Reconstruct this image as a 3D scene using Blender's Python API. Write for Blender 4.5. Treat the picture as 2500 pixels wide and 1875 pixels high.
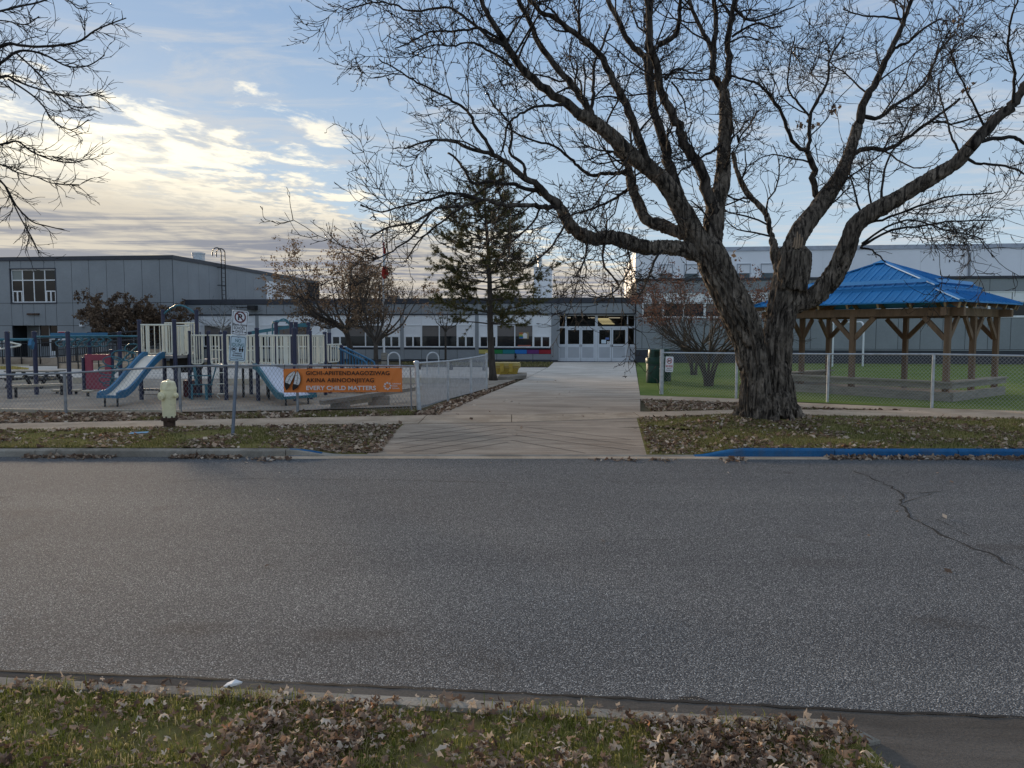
import bpy, math, random
import numpy as np
from mathutils import Vector, Matrix, noise as mnoise

for _o in list(bpy.data.objects):
    bpy.data.objects.remove(_o, do_unlink=True)
SC = bpy.context.scene
COL = SC.collection
RA = math.radians
PI = math.pi

# ------------------------------------------------------------------ camera
FOC, CXP, CYP, HORIZON, CAM_H = 1860.0, 1250.0, 937.5, 810.0, 1.85
PITCH = math.atan((CYP - HORIZON) / FOC)
cam_data = bpy.data.cameras.new('camera')
cam = bpy.data.objects.new('camera', cam_data)
COL.objects.link(cam)
cam.location = (0, 0, CAM_H)
cam.rotation_euler = (PI / 2 - PITCH, 0, 0)
cam_data.sensor_width = 36.0
cam_data.lens = FOC / 2500.0 * 36.0
cam_data.clip_start = 0.1
cam_data.clip_end = 3000
SC.camera = cam

# ------------------------------------------------------------------ light
SUN_AZ, SUN_EL = RA(31), RA(9)          # sun stands 31 degrees left of straight ahead, low, behind the cloud bank
SUN_DIR = Vector((-math.sin(SUN_AZ) * math.cos(SUN_EL), math.cos(SUN_AZ) * math.cos(SUN_EL), math.sin(SUN_EL)))
sun_data = bpy.data.lights.new('sun', 'SUN')
sun = bpy.data.objects.new('sun', sun_data)
COL.objects.link(sun)
sun_data.energy = 3.0
sun_data.angle = RA(9)
sun_data.color = (1.0, 0.77, 0.52)
sun.rotation_euler = SUN_DIR.to_track_quat('Z', 'Y').to_euler()

SC.view_settings.view_transform = 'Standard'
SC.view_settings.look = 'None'
SC.view_settings.gamma = 1
SC.view_settings.use_curve_mapping = False
SC.view_settings.exposure = 0.95
SC.render.engine = 'CYCLES'
try:
    SC.cycles.use_denoising = True
    SC.cycles.denoiser = 'OPENIMAGEDENOISE'
    SC.cycles.max_bounces = 6
    SC.cycles.transparent_max_bounces = 12
except Exception:
    pass

world = bpy.data.worlds.new('World')
SC.world = world
world.use_nodes = True
SKY_STRENGTH = 0.1


class NT:
    """thin wrapper that chains shader nodes"""
    def __init__(self, tree):
        self.t = tree
        tree.nodes.clear()

    def n(self, kind, **kw):
        nd = self.t.nodes.new(kind)
        for k, v in kw.items():
            setattr(nd, k, v)
        return nd

    def link(self, a, b):
        self.t.links.new(a, b)

    def put(self, sock, val):
        if isinstance(val, bpy.types.NodeSocket):
            self.link(val, sock)
        elif val is not None:
            sock.default_value = val

    def m(self, op, a, b=None, c=None, clamp=False):
        nd = self.n('ShaderNodeMath', operation=op)
        nd.use_clamp = clamp
        self.put(nd.inputs[0], a)
        self.put(nd.inputs[1], b)
        self.put(nd.inputs[2], c)
        return nd.outputs[0]

    def step(self, x, lo, hi, smooth=True):
        if lo > hi:
            return self.m('SUBTRACT', 1.0, self.step(x, hi, lo, smooth))
        nd = self.n('ShaderNodeMapRange', interpolation_type='SMOOTHSTEP' if smooth else 'LINEAR')
        self.put(nd.inputs[0], x)
        nd.inputs[1].default_value = lo
        nd.inputs[2].default_value = hi
        return nd.outputs[0]

    def mix(self, fac, a, b, blend='MIX'):
        nd = self.n('ShaderNodeMix', data_type='RGBA', blend_type=blend)
        self.put(nd.inputs[0], fac)
        for sock, v in ((nd.inputs[6], a), (nd.inputs[7], b)):
            if isinstance(v, (tuple, list)):
                v = (*v[:3], 1.0)
            self.put(sock, v)
        return nd.outputs[2]

    def noise(self, vec, scale, detail=4, rough=0.55, dist=0.0):
        nd = self.n('ShaderNodeTexNoise')
        if vec is not None:
            self.link(vec, nd.inputs['Vector'])
        nd.inputs['Scale'].default_value = scale
        nd.inputs['Detail'].default_value = detail
        nd.inputs['Roughness'].default_value = rough
        nd.inputs['Distortion'].default_value = dist
        return nd.outputs['Fac']

    def vor(self, vec, scale, feature='F1', out='Distance'):
        nd = self.n('ShaderNodeTexVoronoi', feature=feature)
        if vec is not None:
            self.link(vec, nd.inputs['Vector'])
        nd.inputs['Scale'].default_value = scale
        return nd.outputs[out]

    def mapping(self, vec, scale=(1, 1, 1), rot=(0, 0, 0), loc=(0, 0, 0)):
        nd = self.n('ShaderNodeMapping')
        self.link(vec, nd.inputs[0])
        nd.inputs['Scale'].default_value = scale
        nd.inputs['Rotation'].default_value = rot
        nd.inputs['Location'].default_value = loc
        return nd.outputs[0]

    def xyz(self, x, y, z=0.0):
        nd = self.n('ShaderNodeCombineXYZ')
        for i, v in enumerate((x, y, z)):
            self.put(nd.inputs[i], v)
        return nd.outputs[0]

    def ramp(self, fac, stops):
        nd = self.n('ShaderNodeValToRGB')
        el = nd.color_ramp.elements
        while len(el) < len(stops):
            el.new(0.5)
        for e, (p, c) in zip(el, stops):
            e.position = p
            e.color = (*c, 1.0)
        self.link(fac, nd.inputs[0])
        return nd.outputs[0]


def build_world():
    k = NT(world.node_tree)
    out = k.n('ShaderNodeOutputWorld')
    bg = k.n('ShaderNodeBackground')
    k.link(bg.outputs[0], out.inputs[0])
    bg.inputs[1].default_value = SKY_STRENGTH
    sky = k.n('ShaderNodeTexSky', sky_type='NISHITA')
    sky.sun_disc = False
    sky.sun_elevation = SUN_EL
    sky.sun_rotation = -SUN_AZ
    sky.altitude = 200
    sky.air_density = 1.0
    sky.dust_density = 0.6
    sky.ozone_density = 2.2
    tc = k.n('ShaderNodeTexCoord')
    sp = k.n('ShaderNodeSeparateXYZ')
    k.link(tc.outputs['Generated'], sp.inputs[0])
    x, y, z = sp.outputs
    zz = k.m('MAXIMUM', z, 0.022)
    px = k.m('DIVIDE', x, zz)
    py = k.m('DIVIDE', y, zz)
    plan = k.xyz(px, py)
    # a sheet of cloud whose straight edge runs across the sky from left to centre
    e = k.m('SUBTRACT', k.m('SUBTRACT', py, k.m('MULTIPLY', px, 1.75)), 6.7)
    n0 = k.noise(k.mapping(plan, scale=(0.5, 0.5, 1), loc=(2.3, 7.1, 0)), 0.62, 4, 0.5, 0.2)
    n1 = k.noise(k.mapping(plan, scale=(1.0, 0.75, 1), rot=(0, 0, RA(-20))), 2.6, 12, 0.60, 0.5)
    n2 = k.noise(k.mapping(plan, scale=(1.0, 0.7, 1), rot=(0, 0, RA(-20)), loc=(4, 1, 0)), 8.0, 8, 0.6, 0.4)
    nb = k.noise(k.mapping(plan, scale=(0.26, 1.0, 1), rot=(0, 0, RA(-20)), loc=(3.1, 0.4, 0)), 0.80, 6, 0.60, 0.9)
    nf = k.noise(k.mapping(plan, scale=(0.8, 1.5, 1), rot=(0, 0, RA(-22)), loc=(9, 2, 0)), 1.6, 9, 0.64, 0.6)
    lump = k.m('ADD', k.m('MULTIPLY', k.m('SUBTRACT', n1, 0.5), 4.4), k.m('MULTIPLY', k.m('SUBTRACT', n0, 0.5), 3.2))
    lump = k.m('ADD', lump, k.m('MULTIPLY', k.m('SUBTRACT', n2, 0.5), 1.3))
    cover = k.m('ADD', k.m('MULTIPLY', e, 0.34), lump)
    bank = k.step(cover, 0.0, 0.85)
    # thin veil of cirrus elsewhere, thicker towards the sun
    sd = k.n('ShaderNodeVectorMath', operation='DOT_PRODUCT')
    k.link(tc.outputs['Generated'], sd.inputs[0])
    sd.inputs[1].default_value = SUN_DIR
    near = k.m('MAXIMUM', sd.outputs['Value'], 0.0)
    glow = k.m('POWER', near, 40.0)
    wide = k.m('POWER', near, 36.0)
    veil_n = k.m('ADD', k.m('MULTIPLY', n0, 0.5), k.m('MULTIPLY', nf, 0.5))
    veil = k.m('MULTIPLY', k.step(k.m('ADD', veil_n, k.m('MULTIPLY', k.step(z, 0.3, 0.8), 0.05)), 0.49, 0.61), 0.62)  # veil carried on thicker overhead, above the view, to whiten the ground light
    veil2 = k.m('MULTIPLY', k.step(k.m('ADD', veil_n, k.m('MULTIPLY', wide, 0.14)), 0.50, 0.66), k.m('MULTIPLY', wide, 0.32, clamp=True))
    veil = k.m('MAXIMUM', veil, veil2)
    # sunlit rim of the sheet, grey rolls farther in
    deep = k.step(k.m('ADD', e, k.m('ADD', k.m('MULTIPLY', k.m('SUBTRACT', nb, 0.5), 5.0), k.m('MULTIPLY', k.m('SUBTRACT', n1, 0.5), 3.0))), 0.9, 6.0)
    lit = k.mix(k.step(k.m('ADD', k.m('MULTIPLY', n1, 0.6), k.m('MULTIPLY', n2, 0.4)), 0.42, 0.57), (2.4, 2.6, 2.75), (5.6, 5.25, 4.4))
    shade = k.mix(k.step(k.m('ADD', k.m('MULTIPLY', nb, 0.75), k.m('MULTIPLY', n1, 0.25)), 0.42, 0.58), (1.35, 1.45, 1.75), (3.5, 3.2, 2.7))
    bankcol = k.mix(deep, lit, shade)
    low = k.step(z, 0.09, 0.0)
    bankcol = k.mix(k.m('MULTIPLY', low, 0.30), bankcol, (3.7, 3.2, 2.9))
    bankcol = k.mix(k.m('MULTIPLY', glow, k.m('SUBTRACT', 0.40, k.m('MULTIPLY', deep, 0.34)), clamp=True), bankcol, (9.5, 8.6, 6.6))
    # clear sky: nishita under a pale milky film, its upper colour made less blue to neutralise the ground light
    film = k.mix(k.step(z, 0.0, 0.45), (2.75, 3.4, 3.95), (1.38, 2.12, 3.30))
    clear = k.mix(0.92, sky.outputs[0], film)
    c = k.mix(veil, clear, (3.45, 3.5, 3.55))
    c = k.mix(bank, c, bankcol)
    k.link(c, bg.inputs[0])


build_world()

# ------------------------------------------------------------------ measuring helpers
_FW = Vector((0, math.cos(PITCH), -math.sin(PITCH)))
_UP = Vector((0, math.sin(PITCH), math.cos(PITCH)))


def ray(x, y):
    return Vector((1, 0, 0)) * ((x - CXP) / FOC) + _UP * ((CYP - y) / FOC) + _FW


def G(x, y, z=0.0):
    """point on the level z seen at photo pixel x, y"""
    d = ray(x, y)
    t = (z - CAM_H) / d.z
    return Vector((0, 0, CAM_H)) + d * t


def A(x, y, Y):
    """point at distance Y ahead seen at photo pixel x, y"""
    d = ray(x, y)
    return Vector((0, 0, CAM_H)) + d * (Y / d.y)


# ------------------------------------------------------------------ mesh helpers
def link(o):
    COL.objects.link(o)
    return o


def tag(o, label=None, cat=None, group=None, kind=None):
    if label:
        o['label'] = label
    if cat:
        o['category'] = cat
    if group:
        o['group'] = group
    if kind:
        o['kind'] = kind
    return o


def thing(name, label, cat, loc=(0, 0, 0), rotz=0.0, group=None):
    o = bpy.data.objects.new(name, None)
    o.empty_display_size = 0.2
    o.location = loc
    o.rotation_euler = (0, 0, rotz)
    link(o)
    return tag(o, label, cat, group)


def world_mat(o):
    m = Matrix.Identity(4)
    while o is not None:
        m = (Matrix.Translation(o.location) @ o.rotation_euler.to_matrix().to_4x4()) @ m
        o = o.parent
    return m


def mesh_np(name, verts, faces, mats, smooth=False, parent=None, world=True, loc=None):
    """verts (N,3) array; faces list of arrays (M,k)"""
    verts = np.asarray(verts, dtype=np.float64)
    if parent is not None and world:
        inv = np.array(world_mat(parent).inverted())
        verts = verts @ inv[:3, :3].T + inv[:3, 3]
    if loc is not None:
        verts = verts - np.array(loc)
    me = bpy.data.meshes.new(name)
    me.vertices.add(len(verts))
    me.vertices.foreach_set('co', verts.astype(np.float32).ravel())
    tot = [np.asarray(f, dtype=np.int32) for f in faces if len(f)]
    nl = sum(f.size for f in tot)
    npoly = sum(len(f) for f in tot)
    me.loops.add(nl)
    me.polygons.add(npoly)
    me.loops.foreach_set('vertex_index', np.concatenate([f.ravel() for f in tot]))
    starts, s = [], 0
    for f in tot:
        starts.append(s + np.arange(len(f)) * f.shape[1])
        s += f.size
    me.polygons.foreach_set('loop_start', np.concatenate(starts).astype(np.int32))
    me.update(calc_edges=True)
    me.validate()
    if smooth:
        me.polygons.foreach_set('use_smooth', np.ones(len(me.polygons), dtype=bool))
    for mm in (mats if isinstance(mats, (list, tuple)) else [mats]):
        if mm is not None:
            me.materials.append(mm)
    o = bpy.data.objects.new(name, me)
    if parent is not None:
        o.parent = parent
    if loc is not None:
        o.location = loc
    return link(o)


class MB:
    """collects shapes and links them as one mesh object"""
    def __init__(self):
        self.v, self.f = [], []

    def add(self, vs, fs):
        b = len(self.v)
        self.v.extend(tuple(v) for v in vs)
        self.f.extend([b + i for i in f] for f in fs)
        return self

    def hexa(self, c):
        """8 corners: bottom ring 0-3, top ring 4-7"""
        return self.add(c, [(0, 3, 2, 1), (4, 5, 6, 7), (0, 1, 5, 4), (1, 2, 6, 5), (2, 3, 7, 6), (3, 0, 4, 7)])

    def box(self, x0, x1, y0, y1, z0, z1):
        return self.hexa([(x0, y0, z0), (x1, y0, z0), (x1, y1, z0), (x0, y1, z0),
                          (x0, y0, z1), (x1, y0, z1), (x1, y1, z1), (x0, y1, z1)])

    def bbox(self, x0, x1, y0, y1, z0, z1, b=0.02):
        """box with chamfered vertical and top edges"""
        def ring(z, i):
            return [(x0 + i + b, y0 + i, z), (x1 - i - b, y0 + i, z), (x1 - i, y0 + i + b, z), (x1 - i, y1 - i - b, z),
                    (x1 - i - b, y1 - i, z), (x0 + i + b, y1 - i, z), (x0 + i, y1 - i - b, z), (x0 + i, y0 + i + b, z)]
        rings = [ring(z0, 0), ring(z1 - b, 0), ring(z1, b * 0.9)]
        return self.loft(rings, True)

    def loft(self, rings, caps=True):
        n = len(rings[0])
        vs = [p for r in rings for p in r]
        fs = []
        for i in range(len(rings) - 1):
            for j in range(n):
                k = (j + 1) % n
                fs.append((i * n + j, i * n + k, (i + 1) * n + k, (i + 1) * n + j))
        if caps:
            fs.append(tuple(reversed(range(n))))
            fs.append(tuple((len(rings) - 1) * n + j for j in range(n)))
        return self.add(vs, fs)

    def bar(self, p0, p1, w, h=None, up=(0, 0, 1)):
        """rectangular bar from p0 to p1: w across, h along up"""
        p0, p1 = Vector(p0), Vector(p1)
        h = w if h is None else h
        d = (p1 - p0).normalized()
        u = Vector(up)
        if abs(d.dot(u)) > 0.97:
            u = Vector((0, 1, 0)) if abs(d.y) < 0.9 else Vector((1, 0, 0))
        s = d.cross(u).normalized() * (w / 2)
        t = s.cross(d).normalized() * (h / 2)
        return self.loft([[p + s - t, p - s - t, p - s + t, p + s + t] for p in (p0, p1)])

    def tube(self, pts, r, n=8, caps=True):
        pts = [Vector(p) for p in pts]
        rs = r if isinstance(r, (list, tuple)) else [r] * len(pts)
        rings, prev = [], None
        for i, p in enumerate(pts):
            a = pts[max(0, i - 1)]
            b = pts[min(len(pts) - 1, i + 1)]
            d = (b - a)
            d = d.normalized() if d.length > 1e-9 else Vector((0, 0, 1))
            if prev is None:
                s = d.cross(Vector((0, 0, 1)))
                if s.length < 0.05:
                    s = d.cross(Vector((0, 1, 0)))
                s.normalize()
            else:
                s = prev - d * prev.dot(d)
                s.normalize()
            prev = s
            t = d.cross(s)
            rings.append([p + (s * math.cos(2 * PI * j / n) + t * math.sin(2 * PI * j / n)) * rs[i] for j in range(n)])
        return self.loft(rings, caps)

    def lathe(self, prof, c=(0, 0, 0), n=24):
        rings = [[(c[0] + r * math.cos(2 * PI * j / n), c[1] + r * math.sin(2 * PI * j / n), c[2] + z) for j in range(n)] for r, z in prof]
        return self.loft(rings, True)

    def prism(self, poly, z0, z1):
        n = len(poly)
        a = sum(poly[i][0] * poly[(i + 1) % n][1] - poly[(i + 1) % n][0] * poly[i][1] for i in range(n))
        if a < 0:
            poly = list(reversed(poly))
        return self.loft([[(p[0], p[1], z0) for p in poly], [(p[0], p[1], z1) for p in poly]])

    def sheet(self, poly, z):
        n = len(poly)
        a = sum(poly[i][0] * poly[(i + 1) % n][1] - poly[(i + 1) % n][0] * poly[i][1] for i in range(n))
        if a < 0:
            poly = list(reversed(poly))
        return self.add([(p[0], p[1], z) for p in poly], [tuple(range(n))])

    def build(self, name, mat, parent=None, smooth=False, world=True, base=None):
        me = bpy.data.meshes.new(name)
        vs = self.v
        if parent is not None and world:
            inv = world_mat(parent).inverted()
            vs = [inv @ Vector(v) for v in vs]
        if base is not None:
            b = Vector(base)
            vs = [Vector(v) - b for v in vs]
        me.from_pydata([tuple(v) for v in vs], [], self.f)
        if smooth:
            for p in me.polygons:
                p.use_smooth = True
            if smooth != 'all':
                try:
                    me.set_sharp_from_angle(angle=RA(40))
                except Exception:
                    pass
        me.materials.append(mat)
        o = bpy.data.objects.new(name, me)
        if parent is not None:
            o.parent = parent
        if base is not None:
            o.location = base
        return link(o)


def children(o):
    return [c for c in o.children]


def copy_tree(o, parent=None):
    kids = list(o.children)
    c = o.copy()
    COL.objects.link(c)
    if parent is not None:
        c.parent = parent
    for ch in kids:
        copy_tree(ch, c)
    return c


# ------------------------------------------------------------------ materials
def mat(name, col, rough=0.75, var=0.12, scale=3.0, bump=0.0, bscale=40.0, metal=0.0, spec=0.4, stretch=(1, 1, 1), fine=0.0, dirt=None, dscale=1.2, damt=0.5):
    m = bpy.data.materials.new(name)
    m.use_nodes = True
    k = NT(m.node_tree)
    out = k.n('ShaderNodeOutputMaterial')
    b = k.n('ShaderNodeBsdfPrincipled')
    k.link(b.outputs[0], out.inputs[0])
    tc = k.n('ShaderNodeTexCoord')
    v = k.mapping(tc.outputs['Object'], scale=stretch)
    n = k.noise(v, scale, 6, 0.6)
    lo = tuple(c * (1 - var) for c in col)
    hi = tuple(min(1, c * (1 + var)) for c in col)
    c = k.mix(k.step(n, 0.3, 0.7), lo, hi)
    if fine:
        nf = k.noise(v, scale * 14, 3, 0.6)
        c = k.mix(k.step(nf, 0.3, 0.7), c, k.mix(1.0, c, (1 - fine, 1 - fine, 1 - fine), 'MULTIPLY'))
    if dirt:
        nd = k.noise(tc.outputs['Object'], dscale, 8, 0.65, 0.4)
        c = k.mix(k.m('MULTIPLY', k.step(nd, 0.5, 0.68), damt), c, dirt)
    k.link(c, b.inputs['Base Color'])
    b.inputs['Roughness'].default_value = rough
    b.inputs['Metallic'].default_value = metal
    b.inputs['Specular IOR Level'].default_value = spec
    if bump:
        bn = k.noise(v, bscale, 5, 0.6)
        bp = k.n('ShaderNodeBump')
        bp.inputs['Strength'].default_value = bump
        bp.inputs['Distance'].default_value = 0.02
        k.link(bn, bp.inputs['Height'])
        k.link(bp.outputs[0], b.inputs['Normal'])
    return m


def mat_island(name, stops, rough=0.85, spec=0.2, trans=0.0):
    """colour picked per loose piece of the mesh"""
    m = bpy.data.materials.new(name)
    m.use_nodes = True
    k = NT(m.node_tree)
    out = k.n('ShaderNodeOutputMaterial')
    b = k.n('ShaderNodeBsdfPrincipled')
    g = k.n('ShaderNodeNewGeometry')
    c = k.ramp(g.outputs['Random Per Island'], stops)
    k.link(c, b.inputs['Base Color'])
    b.inputs['Roughness'].default_value = rough
    b.inputs['Specular IOR Level'].default_value = spec
    if trans:
        tr = k.n('ShaderNodeBsdfTranslucent')
        k.link(c, tr.inputs[0])
        ms = k.n('ShaderNodeMixShader')
        ms.inputs[0].default_value = trans
        k.link(b.outputs[0], ms.inputs[1])
        k.link(tr.outputs[0], ms.inputs[2])
        k.link(ms.outputs[0], out.inputs[0])
    else:
        k.link(b.outputs[0], out.inputs[0])
    return m


def mat_asphalt():
    m = bpy.data.materials.new('asphalt')
    m.use_nodes = True
    k = NT(m.node_tree)
    out = k.n('ShaderNodeOutputMaterial')
    b = k.n('ShaderNodeBsdfPrincipled')
    k.link(b.outputs[0], out.inputs[0])
    tc = k.n('ShaderNodeTexCoord')
    v = tc.outputs['Object']
    st = k.n('ShaderNodeTexVoronoi', feature='F1')
    k.link(v, st.inputs['Vector'])
    st.inputs['Scale'].default_value = 105
    st.inputs['Randomness'].default_value = 1.0
    sep = k.n('ShaderNodeSeparateColor')
    k.link(st.outputs['Color'], sep.inputs[0])
    stone = k.ramp(sep.outputs[0], [(0.0, (0.11, 0.107, 0.103)), (0.42, (0.20, 0.194, 0.186)), (0.74, (0.29, 0.281, 0.268)), (0.91, (0.44, 0.424, 0.40)), (1.0, (0.62, 0.60, 0.56))])
    d = k.step(st.outputs['Distance'], 0.30, 0.62)
    c = k.mix(d, stone, (0.07, 0.07, 0.071))
    st2 = k.n('ShaderNodeTexVoronoi', feature='F1')
    k.link(v, st2.inputs['Vector'])
    st2.inputs['Scale'].default_value = 62
    sep2 = k.n('ShaderNodeSeparateColor')
    k.link(st2.outputs['Color'], sep2.inputs[0])
    pale = k.m('MULTIPLY', k.step(sep2.outputs[1], 0.80, 0.95), k.step(st2.outputs['Distance'], 0.42, 0.20))
    c = k.mix(k.m('MULTIPLY', pale, 0.22), c, (0.46, 0.44, 0.41))
    big = k.noise(k.mapping(v, scale=(0.25, 0.7, 1)), 0.9, 6, 0.6)
    c = k.mix(1.0, c, k.ramp(big, [(0.25, (0.88, 0.88, 0.89)), (0.5, (1.02, 1.02, 1.02)), (0.75, (1.16, 1.15, 1.13))]), 'MULTIPLY')
    sx = k.n('ShaderNodeSeparateXYZ')
    k.link(v, sx.inputs[0])
    lane = k.noise(k.xyz(k.m('MULTIPLY', sx.outputs[0], 0.04), k.m('MULTIPLY', sx.outputs[1], 0.9), 3.0), 1.3, 3, 0.5)
    c = k.mix(1.0, c, k.ramp(lane, [(0.3, (0.93, 0.93, 0.93)), (0.7, (1.08, 1.08, 1.07))]), 'MULTIPLY')
    stain = k.step(k.noise(k.mapping(v, loc=(4.2, 1.4, 0)), 0.8, 5, 0.55, 0.3), 0.62, 0.74)
    c = k.mix(1.0, c, (0.93, 0.96, 1.0), 'MULTIPLY')
    # two old oil drips on the near lane, tar along the middle joint
    wob = k.m('MULTIPLY', k.m('SUBTRACT', k.noise(v, 5.0, 5, 0.6), 0.5), 1.5)
    for ox, oy, rx, ry, am in ((-2.15, 4.95, 0.30, 0.16, 0.30), (-1.05, 4.85, 0.42, 0.15, 0.36), (2.6, 6.4, 0.4, 0.18, 0.2), (-5.5, 8.2, 0.8, 0.25, 0.2)):
        dx = k.m('DIVIDE', k.m('SUBTRACT', sx.outputs[0], ox), rx)
        dy = k.m('DIVIDE', k.m('SUBTRACT', sx.outputs[1], oy), ry)
        dd = k.m('ADD', k.m('SQRT', k.m('ADD', k.m('MULTIPLY', dx, dx), k.m('MULTIPLY', dy, dy))), wob)
        c = k.mix(k.m('MULTIPLY', k.step(dd, 1.25, 0.2), am), c, (0.055, 0.044, 0.038))
    c = k.mix(k.m('MULTIPLY', stain, 0.5), c, (0.06, 0.052, 0.047))
    k.link(c, b.inputs['Base Color'])
    b.inputs['Roughness'].default_value = 0.9
    b.inputs['Specular IOR Level'].default_value = 0.08
    bp = k.n('ShaderNodeBump')
    bp.inputs['Strength'].default_value = 0.8
    bp.inputs['Distance'].default_value = 0.006
    h = k.m('ADD', k.m('SUBTRACT', 1.0, st.outputs['Distance']), k.m('MULTIPLY', k.noise(v, 240, 2), 0.4))
    k.link(h, bp.inputs['Height'])
    k.link(bp.outputs[0], b.inputs['Normal'])
    return m


def mat_concrete(name, a, b_, stain, rough=0.85, streak=(1, 1, 1), amt=0.6, soil=None):
    m = bpy.data.materials.new(name)
    m.use_nodes = True
    k = NT(m.node_tree)
    out = k.n('ShaderNodeOutputMaterial')
    b = k.n('ShaderNodeBsdfPrincipled')
    k.link(b.outputs[0], out.inputs[0])
    tc = k.n('ShaderNodeTexCoord')
    v = tc.outputs['Object']
    n = k.noise(k.mapping(v, scale=streak), 1.1, 8, 0.66, 0.3)
    c = k.mix(k.step(n, 0.34, 0.66), a, b_)
    n2 = k.noise(k.mapping(v, scale=(streak[0] * 1.7, streak[1] * 1.7, 1), loc=(5, 7, 1)), 0.8, 9, 0.7, 0.5)
    c = k.mix(k.m('MULTIPLY', k.step(n2, 0.47, 0.66), amt), c, stain)
    if soil:
        sx = k.n('ShaderNodeSeparateXYZ')
        k.link(v, sx.inputs[0])
        far = k.m('ADD', sx.outputs[1], k.m('MULTIPLY', k.m('SUBTRACT', n2, 0.5), 22.0))
        c = k.mix(k.m('MULTIPLY', k.step(far, 34.0, 17.0), 0.85), c, k.mix(k.step(n, 0.3, 0.7), soil, tuple(x * 1.45 for x in soil)))
        nst = k.noise(k.mapping(v, scale=(0.35, 3.2, 1), loc=(1, 3, 2)), 1.6, 8, 0.65, 0.3)
        c = k.mix(1.0, c, k.ramp(nst, [(0.3, (0.70, 0.68, 0.66)), (0.5, (1, 1, 1)), (0.72, (1.25, 1.24, 1.22))]), 'MULTIPLY')
    nf = k.noise(v, 60, 4, 0.7)
    c = k.mix(1.0, c, k.ramp(nf, [(0.3, (0.78, 0.78, 0.78)), (0.7, (1.15, 1.15, 1.15))]), 'MULTIPLY')
    k.link(c, b.inputs['Base Color'])
    b.inputs['Roughness'].default_value = rough
    b.inputs['Specular IOR Level'].default_value = 0.0
    bp = k.n('ShaderNodeBump')
    bp.inputs['Strength'].default_value = 0.35
    bp.inputs['Distance'].default_value = 0.01
    k.link(k.m('ADD', nf, k.m('MULTIPLY', n2, 2.0)), bp.inputs['Height'])
    k.link(bp.outputs[0], b.inputs['Normal'])
    return m


def mat_ground(name, stops, scale=2.0, fine=30.0, bump=0.6, mscale=(1, 1, 1)):
    m = bpy.data.materials.new(name)
    m.use_nodes = True
    k = NT(m.node_tree)
    out = k.n('ShaderNodeOutputMaterial')
    b = k.n('ShaderNodeBsdfPrincipled')
    k.link(b.outputs[0], out.inputs[0])
    tc = k.n('ShaderNodeTexCoord')
    v = k.mapping(tc.outputs['Object'], scale=mscale)
    n = k.noise(v, scale, 8, 0.68, 0.3)
    f = k.noise(v, fine, 6, 0.7)
    c = k.ramp(k.m('ADD', k.m('MULTIPLY', n, 0.62), k.m('MULTIPLY', f, 0.38)), stops)
    k.link(c, b.inputs['Base Color'])
    b.inputs['Roughness'].default_value = 0.95
    b.inputs['Specular IOR Level'].default_value = 0.0
    bp = k.n('ShaderNodeBump')
    bp.inputs['Strength'].default_value = bump
    bp.inputs['Distance'].default_value = 0.03
    k.link(f, bp.inputs['Height'])
    k.link(bp.outputs[0], b.inputs['Normal'])
    return m


def mat_bark(name, dark, light, scale=9.0, stretch=(1, 1, 0.22), bump=1.0):
    m = bpy.data.materials.new(name)
    m.use_nodes = True
    k = NT(m.node_tree)
    out = k.n('ShaderNodeOutputMaterial')
    b = k.n('ShaderNodeBsdfPrincipled')
    k.link(b.outputs[0], out.inputs[0])
    tc = k.n('ShaderNodeTexCoord')
    v = k.mapping(tc.outputs['Object'], scale=stretch)
    n = k.noise(v, scale, 8, 0.68, 0.6)
    n2 = k.noise(tc.outputs['Object'], 2.2, 6, 0.65)
    c = k.mix(k.step(n, 0.36, 0.66), dark, light)
    c = k.mix(k.m('MULTIPLY', k.m('MULTIPLY', k.step(n2, 0.48, 0.66), k.step(n, 0.42, 0.6)), 0.7), c, tuple(x * 1.75 for x in light))
    k.link(c, b.inputs['Base Color'])
    b.inputs['Roughness'].default_value = 0.95
    b.inputs['Specular IOR Level'].default_value = 0.15
    bp = k.n('ShaderNodeBump')
    bp.inputs['Strength'].default_value = bump
    bp.inputs['Distance'].default_value = 0.03
    k.link(n, bp.inputs['Height'])
    k.link(bp.outputs[0], b.inputs['Normal'])
    return m


def mat_glass(name, tint=(0.012, 0.014, 0.017), clear=0.0):
    m = bpy.data.materials.new(name)
    m.use_nodes = True
    k = NT(m.node_tree)
    out = k.n('ShaderNodeOutputMaterial')
    b = k.n('ShaderNodeBsdfPrincipled')
    b.inputs['Base Color'].default_value = (*tint, 1)
    b.inputs['Roughness'].default_value = 0.06
    b.inputs['Specular IOR Level'].default_value = 0.35
    tc = k.n('ShaderNodeTexCoord')
    bp = k.n('ShaderNodeBump')
    bp.inputs['Strength'].default_value = 0.04
    bp.inputs['Distance'].default_value = 0.05
    k.link(k.noise(tc.outputs['Object'], 1.6, 2), bp.inputs['Height'])
    k.link(bp.outputs[0], b.inputs['Normal'])
    if clear:
        tr = k.n('ShaderNodeBsdfTransparent')
        tr.inputs[0].default_value = (0.8, 0.82, 0.82, 1)
        ms = k.n('ShaderNodeMixShader')
        ms.inputs[0].default_value = clear
        k.link(b.outputs[0], ms.inputs[1])
        k.link(tr.outputs[0], ms.inputs[2])
        k.link(ms.outputs[0], out.inputs[0])
    else:
        k.link(b.outputs[0], out.inputs[0])
    return m


def mat_emit(name, col, s):
    m = bpy.data.materials.new(name)
    m.use_nodes = True
    k = NT(m.node_tree)
    out = k.n('ShaderNodeOutputMaterial')
    e = k.n('ShaderNodeEmission')
    e.inputs[0].default_value = (*col, 1)
    e.inputs[1].default_value = s
    k.link(e.outputs[0], out.inputs[0])
    return m


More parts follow.
